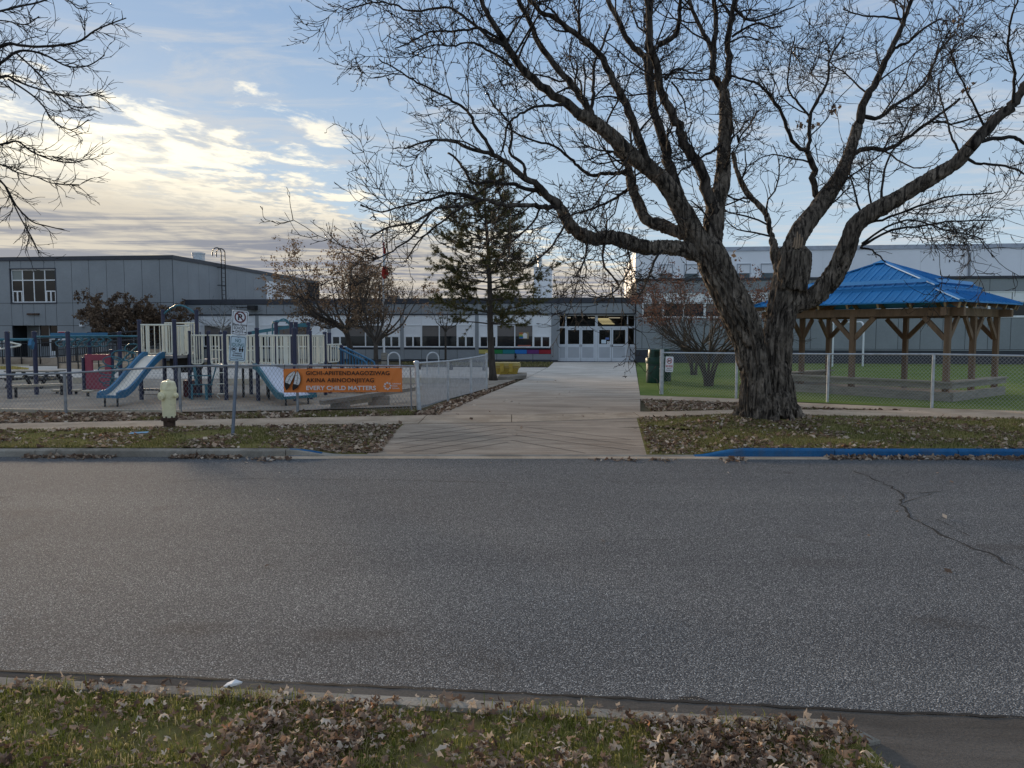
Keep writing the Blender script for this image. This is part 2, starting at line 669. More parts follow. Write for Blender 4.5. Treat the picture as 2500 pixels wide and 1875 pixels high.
M = {}
M['asphalt'] = mat_asphalt()
M['gutter'] = mat_concrete('gutter_asphalt', (0.10, 0.09, 0.08), (0.14, 0.125, 0.11), (0.07, 0.062, 0.054), streak=(0.4, 1.5, 1))
M['crack'] = mat('crack_filling', (0.018, 0.017, 0.016), 0.95, 0.2)
M['walk'] = mat_concrete('walk_concrete', (0.58, 0.53, 0.465), (0.72, 0.665, 0.59), (0.43, 0.365, 0.30), streak=(0.45, 1.3, 1), soil=(0.30, 0.23, 0.17))
M['sidewalk'] = mat_concrete('sidewalk_concrete', (0.42, 0.33, 0.245), (0.56, 0.445, 0.335), (0.30, 0.225, 0.16), streak=(1, 1, 1), amt=0.45)
M['kerb'] = mat_concrete('kerb_concrete', (0.25, 0.225, 0.19), (0.36, 0.33, 0.285), (0.15, 0.13, 0.105), streak=(1, 1, 1))
M['kerb_blue'] = mat_concrete('kerb_blue_paint', (0.025, 0.105, 0.24), (0.04, 0.15, 0.32), (0.09, 0.12, 0.16), streak=(2, 2, 2), amt=0.5)
M['verge'] = mat_ground('verge_turf', [(0.28, (0.09, 0.07, 0.042)), (0.42, (0.155, 0.122, 0.062)), (0.52, (0.185, 0.17, 0.062)), (0.62, (0.24, 0.215, 0.092)), (0.78, (0.31, 0.25, 0.15))], 1.4, 26)
M['soil'] = mat_ground('soil', [(0.3, (0.075, 0.058, 0.042)), (0.5, (0.13, 0.10, 0.072)), (0.7, (0.19, 0.15, 0.11))], 1.2, 30)
M['ground'] = mat_ground('lawn_ground', [(0.3, (0.07, 0.058, 0.04)), (0.5, (0.12, 0.10, 0.065)), (0.7, (0.15, 0.13, 0.085))], 0.5, 14)
M['sand'] = mat_ground('playground_sand', [(0.3, (0.22, 0.18, 0.145)), (0.5, (0.38, 0.325, 0.265)), (0.7, (0.54, 0.47, 0.39))], 1.0, 22, 0.9)
M['turf'] = mat_ground('artificial_turf', [(0.26, (0.075, 0.11, 0.042)), (0.42, (0.125, 0.175, 0.056)), (0.55, (0.17, 0.22, 0.072)), (0.75, (0.255, 0.28, 0.115))], 0.55, 9, 0.6)
M['clad'] = mat('grey_cladding', (0.265, 0.288, 0.308), 0.55, 0.07, 0.6, spec=0.35, fine=0.06, dirt=(0.25, 0.27, 0.29), dscale=0.7, damt=0.35)
M['clad_side'] = M['clad']
M['clad_dark'] = mat('dark_fascia', (0.040, 0.045, 0.060), 0.5, 0.1)
M['joint'] = mat('panel_joint', (0.022, 0.025, 0.03), 0.9, 0.05)
M['white_panel'] = mat('white_infill', (0.82, 0.84, 0.86), 0.5, 0.05, 0.8, fine=0.04)
M['white_wall'] = mat('white_gym_metal', (0.86, 0.885, 0.91), 0.5, 0.05, 0.3)
M['frame'] = mat('white_window_frame', (0.78, 0.80, 0.82), 0.45, 0.04)
M['doorframe'] = mat('grey_door_frame', (0.60, 0.64, 0.69), 0.5, 0.05, 2.0)
M['doorpanel'] = mat('grey_door_panel', (0.42, 0.45, 0.49), 0.6, 0.06, 1.0)
M['glass'] = mat_glass('dark_glass')
M['clear'] = mat_glass('clear_glass', (0.01, 0.012, 0.014), 0.82)
M['blind'] = mat('taupe_blind', (0.17, 0.155, 0.145), 0.8, 0.05)
M['interior'] = mat('dark_interior', (0.05, 0.047, 0.043), 0.9, 0.2)
M['tube_light'] = mat_emit('lit_ceiling_light', (1.0, 0.80, 0.42), 0.6)
M['galv'] = mat('galvanised_steel', (0.52, 0.55, 0.58), 0.42, 0.15, 8, metal=0.55, spec=0.5)
M['galv_dull'] = mat('weathered_galvanised', (0.30, 0.315, 0.335), 0.55, 0.18, 9, metal=0.4)
M['wire'] = mat('fence_wire', (0.33, 0.35, 0.37), 0.5, 0.1, metal=0.4)
M['hyd'] = mat('pale_yellow_paint', (0.80, 0.75, 0.50), 0.5, 0.06, 5, dirt=(0.35, 0.28, 0.14), dscale=6, damt=0.45)
M['rust'] = mat('rusty_iron', (0.07, 0.042, 0.03), 0.9, 0.4, 12, bump=0.4, bscale=60)
M['navy'] = mat('navy_powder_coat', (0.024, 0.030, 0.072), 0.4, 0.12, 3, spec=0.5)
M['cream'] = mat('cream_powder_coat', (0.74, 0.74, 0.64), 0.45, 0.06, 3, spec=0.45)
M['teal'] = mat('teal_powder_coat', (0.03, 0.15, 0.20), 0.4, 0.12, 3, spec=0.5)
M['blue_plastic'] = mat('blue_plastic', (0.028, 0.15, 0.285), 0.38, 0.10, 2, spec=0.5)
M['slide_bed'] = mat('polished_slide_steel', (0.80, 0.73, 0.62), 0.4, 0.08, 2, spec=0.3)
M['slide_bed_blue'] = mat('pale_plastic_bed', (0.66, 0.70, 0.80), 0.4, 0.06, 2)
M['pink'] = mat('pink_plastic', (0.30, 0.055, 0.09), 0.5, 0.1, 3)
M['darkred'] = mat('dark_red_plastic', (0.12, 0.02, 0.03), 0.5, 0.15, 3)
M['black'] = mat('black_steel', (0.016, 0.017, 0.02), 0.45, 0.2, 5)
M['rubber'] = mat('black_plastic', (0.02, 0.02, 0.022), 0.6, 0.2, 5)
M['deck'] = mat('grey_coated_deck', (0.30, 0.29, 0.28), 0.7, 0.1, 4)
M['timber'] = mat('weathered_timber', (0.30, 0.275, 0.235), 0.85, 0.25, 3, stretch=(1, 1, 8), fine=0.15)
M['timber_pale'] = mat('pale_timber', (0.50, 0.44, 0.34), 0.8, 0.15, 3, fine=0.1)
M['cedar'] = mat('stained_cedar', (0.215, 0.138, 0.085), 0.75, 0.22, 5, stretch=(1, 1, 0.15), fine=0.15, bump=0.2)
M['cedar_pale'] = mat('pale_rafter_end', (0.42, 0.30, 0.17), 0.75, 0.15, 6)
M['roof_blue'] = mat('blue_roof_metal', (0.032, 0.225, 0.51), 0.6, 0.08, 1.5, metal=0.0, spec=0.3)
M['green_plastic'] = mat('dark_green_plastic', (0.010, 0.05, 0.034), 0.45, 0.12, 3)
M['yellow_plastic'] = mat('faded_yellow_plastic', (0.56, 0.39, 0.07), 0.6, 0.12, 4, dirt=(0.2, 0.14, 0.05), dscale=4)
M['yellow_wood'] = mat('yellow_paint', (0.42, 0.32, 0.09), 0.7, 0.2, 5)
M['orange'] = mat('orange_vinyl', (0.80, 0.235, 0.05), 0.5, 0.05, 2, bump=0.25, bscale=2.2)
M['ink'] = mat('black_print', (0.018, 0.012, 0.010), 0.6, 0.05)
M['white_ink'] = mat('white_print', (0.72, 0.72, 0.72), 0.6, 0.03)
M['signwhite'] = mat('sign_white', (0.78, 0.80, 0.84), 0.45, 0.05, 3, spec=0.5)
M['signblue'] = mat('sign_pale_blue', (0.58, 0.70, 0.79), 0.45, 0.05, 3)
M['red'] = mat('red_print', (0.40, 0.03, 0.03), 0.6, 0.08)
M['maroon'] = mat('dark_red_print', (0.14, 0.02, 0.03), 0.6, 0.08)
M['greenprint'] = mat('teal_print', (0.06, 0.17, 0.19), 0.6, 0.08)
M['flag_red'] = mat('red_flag_cloth', (0.42, 0.04, 0.03), 0.8, 0.12, 8)
M['roofing'] = mat('roof_membrane', (0.12, 0.12, 0.13), 0.9, 0.1)

# ================================================================== THE GROUND
def lerp(a, b, t):
    return a + (b - a) * t


def P2(lst, z=0.0):
    return [G(x, y, z) for x, y in lst]


def structure(o):
    return tag(o, kind='structure')


def poly_y(poly, x):
    """y of a pixel polyline at x"""
    for (x0, y0), (x1, y1) in zip(poly, poly[1:]):
        if x0 <= x <= x1:
            return y0 + (y1 - y0) * (x - x0) / (x1 - x0)
    return poly[0][1] if x < poly[0][0] else poly[-1][1]


ROAD_Z = -0.12
# road: one wide sheet a kerb's height below the verges
road = structure(MB().sheet([(-400, -30), (400, -30), (400, 12.9), (-400, 12.9)], ROAD_Z).build('road', M['asphalt']))

# near verge and kerb
nk = [G(0, 1655), G(640, 1687), G(1250, 1718), G(1790, 1748), G(2052, 1760)]
dl = (nk[1] - nk[0]).normalized()
nk = [nk[0] - dl * 60] + nk
nin = [p + Vector((0.008, -0.085, 0)) for p in nk]
nose_o, nose_i = G(2150, 1808, -0.1), G(2085, 1822, -0.1)
verge_edge = nin + [Vector((nose_i.x, nose_i.y, 0)), Vector((1.62, 2.66, 0)), Vector((1.75, 1.6, 0)), Vector((1.8, -25, 0)), Vector((-60, -25, 0))]
near_verge = structure(MB().prism([(p.x, p.y) for p in verge_edge], -0.3, -0.015).build('near_verge', M['verge']))
kerb_near = thing('near_kerb', None, None)
structure(kerb_near)
for i in range(len(nk) - 1):
    a, b, c, d = nk[i], nk[i + 1], nin[i + 1], nin[i]
    segs = 20 if i == 0 else 1
    for s in range(segs):
        t0, t1 = s / segs, (s + 1) / segs - (0.004 / segs if i == 0 else 0.006)
        q = [lerp(a, b, t0), lerp(a, b, t1), lerp(d, c, t1), lerp(d, c, t0)]
        MB().prism([(p.x, p.y) for p in q], -0.3, 0.0 + 0.004 * ((i + s) % 3)).build('kerb_stone', M['kerb'], kerb_near)
a, b, c, d = nk[-1], nose_o, nose_i, nin[-1]
MB().hexa([(a.x, a.y, -.3), (b.x, b.y, -.3), (c.x, c.y, -.3), (d.x, d.y, -.3), (a.x, a.y, 0.002), (b.x, b.y, -.10), (c.x, c.y, -.10), (d.x, d.y, 0.002)]).build('kerb_stone', M['kerb'], kerb_near)

# gutter strip beside the near kerb, seam between gutter and asphalt
seam = [(0, 1637), (160, 1644), (420, 1653), (640, 1664), (900, 1676), (1250, 1692), (1500, 1704), (1760, 1718), (1900, 1725), (2200, 1741), (2500, 1752)]
sp = P2(seam, ROAD_Z + 0.004)
sp = [Vector((-60, sp[0].y + 60 * 0.05, 0))] + sp + [Vector((60, sp[-1].y - 60 * 0.075, 0))]
gv = MB()
for p, q in zip(sp, sp[1:]):
    gv.add([(p.x, p.y, ROAD_Z + .004), (q.x, q.y, ROAD_Z + .004), (q.x, q.y - 1.45 if q.x > 1.2 else q.y - 0.55, ROAD_Z + .004), (p.x, p.y - 1.45 if p.x > 1.2 else p.y - 0.55, ROAD_Z + .004)], [(0, 3, 2, 1)])
structure(gv.build('gutter', M['gutter']))


def ribbon(mb, pts, w, z, rng, jit=0.35, sub=8, wander=0.25):
    """a thin irregular strip on the road following pts"""
    fine = []
    for p, q in zip(pts, pts[1:]):
        L = (q - p).length
        k = max(1, int(L * sub))
        n = Vector((-(q - p).y, (q - p).x, 0)).normalized()
        for s in range(k):
            fine.append(lerp(p, q, s / k) + n * rng.uniform(-1, 1) * w * wander * 4)
    fine.append(pts[-1])
    L, R = [], []
    for i, p in enumerate(fine):
        a, b = fine[max(0, i - 1)], fine[min(len(fine) - 1, i + 1)]
        n = Vector((-(b - a).y, (b - a).x, 0)).normalized()
        ww = w * rng.uniform(1 - jit, 1 + jit) * (0.5 if i in (0, len(fine) - 1) else 1)
        L.append(p + n * ww / 2)
        R.append(p - n * ww / 2)
    vs = [(p.x, p.y, z) for p in L + R]
    k = len(L)
    mb.add(vs, [(i, k + i, k + i + 1, i + 1) for i in range(k - 1)])


rng = random.Random(4)
ck = MB()
ribbon(ck, [Vector((p.x, p.y, 0)) for p in sp[1:-1]], 0.020, ROAD_Z + 0.008, rng, 0.5, 16, 0.10)
ribbon(ck, P2([(1660, 1703), (1700, 1711), (1735, 1717)], ROAD_Z), 0.03, ROAD_Z + 0.0085, rng, 0.5, 16)
tagc = ck.build('seam', M['crack'], road)
ck = MB()
for line, w in (([(2080, 1150), (2130, 1168), (2175, 1188), (2205, 1212), (2198, 1232), (2225, 1262), (2270, 1290), (2330, 1320), (2410, 1350), (2500, 1395)], 0.022),
                ([(2190, 1198), (2215, 1205), (2265, 1204), (2300, 1199)], 0.014),
                ([(2205, 1228), (2250, 1214), (2275, 1205)], 0.014),
                ([(2225, 1262), (2290, 1268), (2370, 1310)], 0.010),
                ([(380, 1183), (520, 1168), (700, 1170), (950, 1172), (1250, 1179)], 0.010),
                ([(1340, 1178), (1500, 1176), (1650, 1180)], 0.008),
                ([(0, 1218), (42, 1209)], 0.020), ([(560, 1320), (700, 1327), (880, 1330)], 0.006), ([(1500, 1320), (1760, 1316), (2000, 1310)], 0.005)):
    ribbon(ck, P2(line, ROAD_Z), w, ROAD_Z + 0.004, rng, 0.7, 9, 0.35)
ck.build('crack', M['crack'], road)

# far side -----------------------------------------------------------
LX = -60.0
RX = 60.0
f0, f1 = G(0, 1115, ROAD_Z), G(2500, 1118, ROAD_Z)


def face(X):
    return f0.y + (f1.y - f0.y) * (X - f0.x) / (f1.x - f0.x)


def XL(px, z=ROAD_Z):
    return G(px, 1112, z).x


sw_front = [(-1200, 1068), (0, 1052), (565, 1042), (1006, 1035), (1300, 1030), (1589, 1019.5), (1804, 1009), (1956, 1015), (2500, 1023), (3600, 1036)]
sw_back = [(-1200, 1050), (0, 1035), (565, 1024), (1062, 1014), (1300, 1013), (1589, 1006), (1804, 1001), (1956, 1001), (2256, 1003.5), (2500, 1006), (3600, 1016)]
KB = 0.16
kerb_far = structure(thing('far_kerb', None, None))
# grey kerb left of the crossing, blue painted kerb right of it, in stones about 2.4 m long
xs = [LX]
while xs[-1] < XL(360):
    xs.append(xs[-1] + 2.4)
xs = [x for x in xs if x < XL(360) - 0.4] + [XL(98), XL(490), XL(705)]
xs = sorted(set(xs))
rk = random.Random(2)
for a, b in zip(xs, xs[1:]):
    b2 = b - 0.012
    top = 0.0 + rk.uniform(-0.012, 0.006)
    rings = []
    for X in (a, b2):
        y = face(X)
        rings.append([(X, y, -0.3), (X, y + KB, -0.3), (X, y + KB, top), (X, y + 0.03, top), (X, y + 0.004, top - 0.025)])
    MB().loft(rings).build('kerb_stone', M['kerb'], kerb_far)


def drop_kerb(X0, X1, z0, z1, m, n=5):
    rings = []
    for i in range(n + 1):
        t = i / n
        X = lerp(X0, X1, t)
        s = t * t * (3 - 2 * t)
        z = lerp(z0, z1, s)
        y = face(X)
        rings.append([(X, y, -0.3), (X, y + KB, -0.3), (X, y + KB, z), (X, y + 0.03, z), (X, y + 0.004, z - 0.018)])
    return MB().loft(rings).build('kerb_stone', m, kerb_far)


drop_kerb(XL(705), XL(840), 0.0, -0.10, M['kerb'])
tag(MB().loft([[(X, face(X) - 0.003, -0.115), (X, face(X) + 0.034, z), (X, face(X) + 0.1, z + 0.003), (X, face(X) + 0.1, -0.115)] for X, z in ((XL(712), -0.001), (XL(742), -0.012), (XL(770), -0.035), (XL(790), -0.06))]).build('paint_patch', M['kerb_blue'], kerb_far))
drop_kerb(XL(840), XL(1690), -0.10, -0.10, M['kerb'], 6)
drop_kerb(XL(1690), XL(1800), -0.10, 0.0, M['kerb_blue'])
bx = [XL(1800), XL(2025), XL(2320)]
while bx[-1] < RX:
    bx.append(bx[-1] + 2.4)
for a, b in zip(bx, bx[1:]):
    top = rk.uniform(-0.006, 0.012)
    rings = []
    for X in (a, b - 0.012):
        y = face(X)
        rings.append([(X, y, -0.3), (X, y + KB, -0.3), (X, y + KB, top), (X, y + 0.03, top), (X, y + 0.004, top - 0.025)])
    MB().loft(rings).build('kerb_stone', M['kerb_blue'] if a < 9.5 else M['kerb'], kerb_far)
# low concrete lip in front of the crossing
MB().loft([[(X, face(X) - 0.16, ROAD_Z + 0.0), (X, face(X) - 0.004, ROAD_Z + 0.0), (X, face(X) - 0.004, ROAD_Z + 0.016), (X, face(X) - 0.15, ROAD_Z + 0.014)] for X in (XL(680), XL(1000), XL(1400), XL(2000))]).build('lip', M['sidewalk'], kerb_far)


def wx(poly, X):
    """Y of a pixel polyline (on z=0) at world X"""
    w = [G(x, y) for x, y in poly]
    for p, q in zip(w, w[1:]):
        if p.x <= X <= q.x:
            return p.y + (q.y - p.y) * (X - p.x) / (q.x - p.x)
    return w[0].y if X < w[0].x else w[-1].y


def between(mb, X0, X1, lo, hi, z, step=1.0):
    """sheet between two functions of X, as one row of quads"""
    n = max(1, int((X1 - X0) / step))
    for i in range(n):
        a, b = lerp(X0, X1, i / n), lerp(X0, X1, (i + 1) / n)
        mb.add([(a, lo(a), z), (b, lo(b), z), (b, hi(b), z), (a, hi(a), z)], [(0, 1, 2, 3)])
    return mb


FRONT = lambda X: wx(sw_front, X)
BACK = lambda X: wx(sw_back, X)
rl_t, rl_b = G(985, 1036), G(900, 1105, -0.1)     # left edge of the crossing
rr_t, rr_b = G(1556, 1022), G(1572, 1104, -0.1)   # right edge
# verges
lv = MB()
between(lv, LX, G(560, 1043).x, lambda X: face(X) + KB, FRONT, 0.0)
x1 = G(560, 1043).x
for i in range(8):
    t0, t1 = i / 8, (i + 1) / 8
    b0, b1 = lerp(x1, rl_b.x, t0), lerp(x1, rl_b.x, t1)
    a0, a1 = lerp(x1, rl_t.x, t0), lerp(x1, rl_t.x, t1)

    def zb(X):
        t = (X - XL(705)) / (XL(840) - XL(705))
        t = min(1, max(0, t))
        return -0.10 * t * t * (3 - 2 * t)
    lv.add([(b0, face(b0) + KB, zb(b0)), (b1, face(b1) + KB, zb(b1)), (a1, FRONT(a1), 0), (a0, FRONT(a0), 0)], [(0, 1, 2, 3)])
structure(lv.build('left_verge', M['verge']))
rv = MB()
x2 = G(1830, 1010).x
for i in range(8):
    t0, t1 = i / 8, (i + 1) / 8
    b0, b1 = lerp(rr_b.x, x2, t0), lerp(rr_b.x, x2, t1)
    a0, a1 = lerp(rr_t.x, x2, t0), lerp(rr_t.x, x2, t1)

    def zb(X):
        t = (X - XL(1690)) / (XL(1800) - XL(1690))
        t = min(1, max(0, t))
        return -0.10 * (1 - t * t * (3 - 2 * t))
    rv.add([(b0, face(b0) + KB, zb(b0)), (b1, face(b1) + KB, zb(b1)), (a1, FRONT(a1), 0), (a0, FRONT(a0), 0)], [(0, 1, 2, 3)])
between(rv, x2, RX, lambda X: face(X) + KB, FRONT, 0.0)
# low mound round the big tree's foot
TREE = G(1874, 1034)
for r0, r1, z0, z1 in ((1.9, 1.3, 0.004, 0.05), (1.3, 0.75, 0.05, 0.13), (0.75, 0.2, 0.13, 0.17)):
    n = 28
    ri = [(TREE.x + r0 * 1.25 * math.cos(2 * PI * i / n), TREE.y - 0.1 + r0 * 0.62 * math.sin(2 * PI * i / n), z0) for i in range(n)]
    ro = [(TREE.x + r1 * 1.25 * math.cos(2 * PI * i / n), TREE.y - 0.1 + r1 * 0.62 * math.sin(2 * PI * i / n), z1) for i in range(n)]
    rv.loft([ri, ro], False)
structure(rv.build('right_verge', M['verge']))

# land behind the pavement
structure(MB().add([(-500, 14.9, -0.03), (500, 14.9, -0.03), (500, 900, -0.03), (-500, 900, -0.03)], [(0, 1, 2, 3)]).build('ground', M['ground']))
structure(between(MB(), LX, RX, FRONT, lambda X: 17.5, -0.012).build('soil', M['soil']))

# crossing ramp from pavement down to the road
ramp = MB()
n = 10
for i in range(n):
    t0, t1 = i / n, (i + 1) / n
    b0, b1 = lerp(rl_b.x, rr_b.x, t0), lerp(rl_b.x, rr_b.x, t1)
    a0, a1 = lerp(rl_t.x, rr_t.x, t0), lerp(rl_t.x, rr_t.x, t1)
    ramp.add([(b0, face(b0) + KB, -0.1), (b1, face(b1) + KB, -0.1), (a1, FRONT(a1), 0), (a0, FRONT(a0), 0)], [(0, 1, 2, 3)])
ramp = structure(ramp.build('crossing', M['walk']))


def ramp_pt(x, y):
    p = G(x, y, -0.04)
    yb, yt = face(p.x) + KB, FRONT(p.x)
    t = min(1, max(0, (p.y - yb) / (yt - yb)))
    return Vector((p.x, p.y, -0.1 * (1 - t) + 0.004))


gr = MB()  # thin dark strips laid in a fan over the ramp
lines = [((975, 1068), (1228, 1041)), ((965, 1079), (1236, 1048)), ((975, 1089), (1238, 1056)), ((985, 1098), (1240, 1065)), ((1070, 1099), (1240, 1076)),
         ((1262, 1043), (1540, 1070)), ((1256, 1051), (1552, 1082)), ((1250, 1061), (1540, 1092)), ((1248, 1072), (1430, 1098)), ((1000, 1058), (1160, 1041))]
for a, b in lines:
    p, q = ramp_pt(*a), ramp_pt(*b)
    k = 10
    nrm = Vector((-(q - p).y, (q - p).x, 0)).normalized() * 0.008
    for s in range(k):
        u, w = lerp(p, q, s / k), lerp(p, q, (s + 1) / k)
        for o_ in (u, w):
            yb, yt = face(o_.x) + KB, FRONT(o_.x)
            t = min(1, max(0, (o_.y - yb) / (yt - yb)))
            o_.z = -0.1 * (1 - t) + 0.004
        gr.add([u - nrm, w - nrm, w + nrm, u + nrm], [(0, 1, 2, 3)])
gr.build('ramp_line', M['crack'], ramp)

# pavement in slabs
sidewalk = structure(thing('pavement', None, None))
jx = [LX] + [lerp(LX, G(-60, 1040).x, i / 22) for i in range(1, 23)] + [G(x, 1025).x for x in (215, 480, 760, 1032, 1250, 1574, 1800, 2060, 2330)]
while jx[-1] < RX:
    jx.append(jx[-1] + 2.2)
for i, (a, b) in enumerate(zip(jx, jx[1:])):
    n = 3
    top = 0.006 + rk.uniform(0, 0.008)
    rings = []
    for j in range(n + 1):
        X = lerp(a, b - 0.016, j / n)
        rings.append([(X, FRONT(X), -0.25), (X, BACK(X), -0.25), (X, BACK(X), top), (X, FRONT(X), top)])
    MB().loft(rings).build('paving_slab', M['sidewalk'], sidewalk)

# the walk to the doors, the yard behind the fence, the sand and the turf
structure(MB().sheet(P2([(1062, 1013.5), (1285, 924), (1338, 897), (1352, 884), (1550, 884), (1563, 968), (1563, 1005), (1590, 1006), (1300, 1012)]), 0.004).build('walk', M['walk']))
structure(MB().sheet([(LX, 33.0), *[(p.x, p.y) for p in P2([(0, 925), (1284, 923.5), (1336, 897), (0, 893)])], (LX, 41)], -0.004).build('yard', M['walk']))
structure(MB().sheet([(LX, 17.4), *[(p.x, p.y) for p in P2([(0, 1004), (440, 1004.5), (727, 1001), (1030, 990), (1190, 948), (1262, 925), (0, 925)])], (LX, 33.0)], -0.006).build('playground_sand', M['sand']))
structure(MB().sheet([*[(p.x, p.y) for p in P2([(1552, 885), (1563, 967), (1800, 974), (2020, 984), (2267, 996), (2500, 1004)])], (RX, 17.0), (RX, 45), (20, 47)], -0.004).build('artificial_turf', M['turf']))
structure(MB().sheet(P2([(1563, 965.5), (1800, 973.5), (1945, 983), (2267, 996.5), (2500, 1003.5), (3600, 1012), (3600, 1016), (2500, 1006.5), (2256, 1004), (1945, 994), (1800, 983), (1563, 974.5)]), 0.005).build('fence_footing', M['sidewalk']))
ed = MB()
pl = P2([(-1400, 1010), (0, 1005), (155, 1007), (440, 1008)])
for p, q in zip(pl, pl[1:]):
    ed.bar(p + Vector((0, 0, 0.02)), q + Vector((0, 0, 0.02)), 0.09, 0.10)
structure(ed.build('sand_edging', M['timber_pale']))

# ================================================================== THE SCHOOL
ALPHA = RA(6.6)
SO = G(1455, 884)
E1 = Vector((math.cos(ALPHA), -math.sin(ALPHA), 0))
E2 = Vector((math.sin(ALPHA), math.cos(ALPHA), 0))


def U(px, v=0.0):
    """position along the school front (plane v) of photo column px"""
    d = ray(px, 850)
    # SO + u E1 + v E2 = t d (xy)
    b = SO + E2 * v
    # solve b.x + u*c = t*d.x ; b.y - u*s = t*d.y
    c, s = math.cos(ALPHA), -math.sin(ALPHA)
    det = c * (-d.y) - s * (-d.x)
    return ((-b.x) * (-d.y) - (-b.y) * (-d.x)) / det


def Zs(px, py, v=0.0):
    """height above ground of photo point on plane v"""
    u = U(px, v)
    w = SO + E1 * u + E2 * v
    return A(px, py, w.y).z


def building(name, label):
    return thing(name, label, 'building', (SO.x, SO.y, 0), -ALPHA)


def part(mb, name, m, parent, smooth=False):
    return mb.build(name, m, parent, smooth, world=False)


def panels(parent, us, zs, v, m, gap=0.026, t=0.03, skip=None):
    """cladding boards on plane v between joints us x zs"""
    for a, b in zip(us, us[1:]):
        for z0, z1 in zip(zs, zs[1:]):
            if skip and skip((a + b) / 2, (z0 + z1) / 2):
                continue
            part(MB().box(a + gap / 2, b - gap / 2, v - t, v - 0.004, z0 + gap / 2, z1 - gap / 2), 'cladding_panel', m, parent)


def window(parent, u0, u1, z0, z1, v, cols, rows, fw=0.05, pane=M['glass'], name='window', frame=M['frame'], depth=0.05, vcol=None):
    """frame with mullions, each pane a sub-part. cols/rows: list of relative cuts; returns the frame"""
    cu = [u0 + (u1 - u0) * c for c in cols]
    cz = [z0 + (z1 - z0) * r for r in rows]
    mb = MB()
    for i, c in enumerate(cu):
        h = fw / 2
        a = c if i == 0 else c - h
        b = c if i == len(cu) - 1 else c + h
        if i == 0:
            b = c + fw
        if i == len(cu) - 1:
            a = c - fw
        mb.box(a, b, v - depth, v, z0, z1)
    for i, c in enumerate(cz):
        a, b = c - fw / 2, c + fw / 2
        if i == 0:
            a, b = c, c + fw
        if i == len(cz) - 1:
            a, b = c - fw, c
        for p, q in zip(cu, cu[1:]):
            p2 = p + (fw if p == cu[0] else fw / 2)
            q2 = q - (fw if q == cu[-1] else fw / 2)
            mb.box(p2, q2, v - depth + 0.003, v, a, b)
    f = part(mb, name, frame, parent)
    for p, q in zip(cu, cu[1:]):
        for a, b in zip(cz, cz[1:]):
            mm = pane((p + q) / 2, (a + b) / 2) if callable(pane) else pane
            if mm is None:
                continue
            part(MB().box(p + 0.01, q - 0.01, v - 0.022, v - 0.010, a + 0.01, b - 0.01), 'pane', mm, f)
    return f


# ---- classroom wing (single storey, centre)
cw = building('classroom_wing', 'long single-storey grey school wing with white window bays, coloured panels and the entrance doors')
uL, uR = U(451), U(1551)
H = 3.92
zf0, zf1 = Zs(1300, 766), Zs(1300, 740)     # fascia band
zw1 = Zs(1300, 768)                          # window top
zr1 = Zs(1300, 793.5)                        # first rail
zr2 = Zs(1300, 821)                          # second rail
zs0 = Zs(1300, 848.5)                        # sill
uE0, uE1 = U(1362), U(1550)
part(MB().box(uL, uE0 - 1.2, 0.06, 16, 0.0, H - 0.25).box(uE0 - 1.2, uE0, 0.06, 0.3, 0.0, H - 0.25), 'wall', M['joint'], cw)
part(MB().box(uL - 0.1, uR, -0.08, 16, zf1, H), 'roof_edge', M['clad_dark'], cw)
part(MB().box(uL, uR, 0.2, 15.9, H + 0.002, H + 0.02), 'roof', M['roofing'], cw)
fas = [uL] + [U(x) for x in (520, 567, 608, 653, 695, 738, 780, 824, 868, 912, 957, 985, 1029, 1073, 1116, 1165, 1210, 1256, 1302, 1346, 1360, 1455, 1550)]
part(MB().box(uE0 - 1.2, uR, 0.0, 1.0, zf0 - 0.0, zf1 - 0.01), 'entrance_lintel', M['joint'], cw)
panels(cw, fas, [zf0, zf1 - 0.01], 0.0, M['clad'])
part(MB().box(uL, uE0, -0.045, 0.03, zf0 - 0.07, zf0 - 0.005).box(uE0, uR, -0.02, 0.02, zf0 - 0.05, zf0 - 0.003), 'fascia_flashing', M['clad_dark'], cw)
piers = [(451, 457), (625, 633.5), (800.5, 809), (977.5, 986.5), (1160, 1169), (1345.6, 1362)]
for a, b in piers:
    part(MB().box(U(a), U(b), -0.03, 0.06, 0.12, zf0 - 0.07), 'pier', M['clad'], cw)
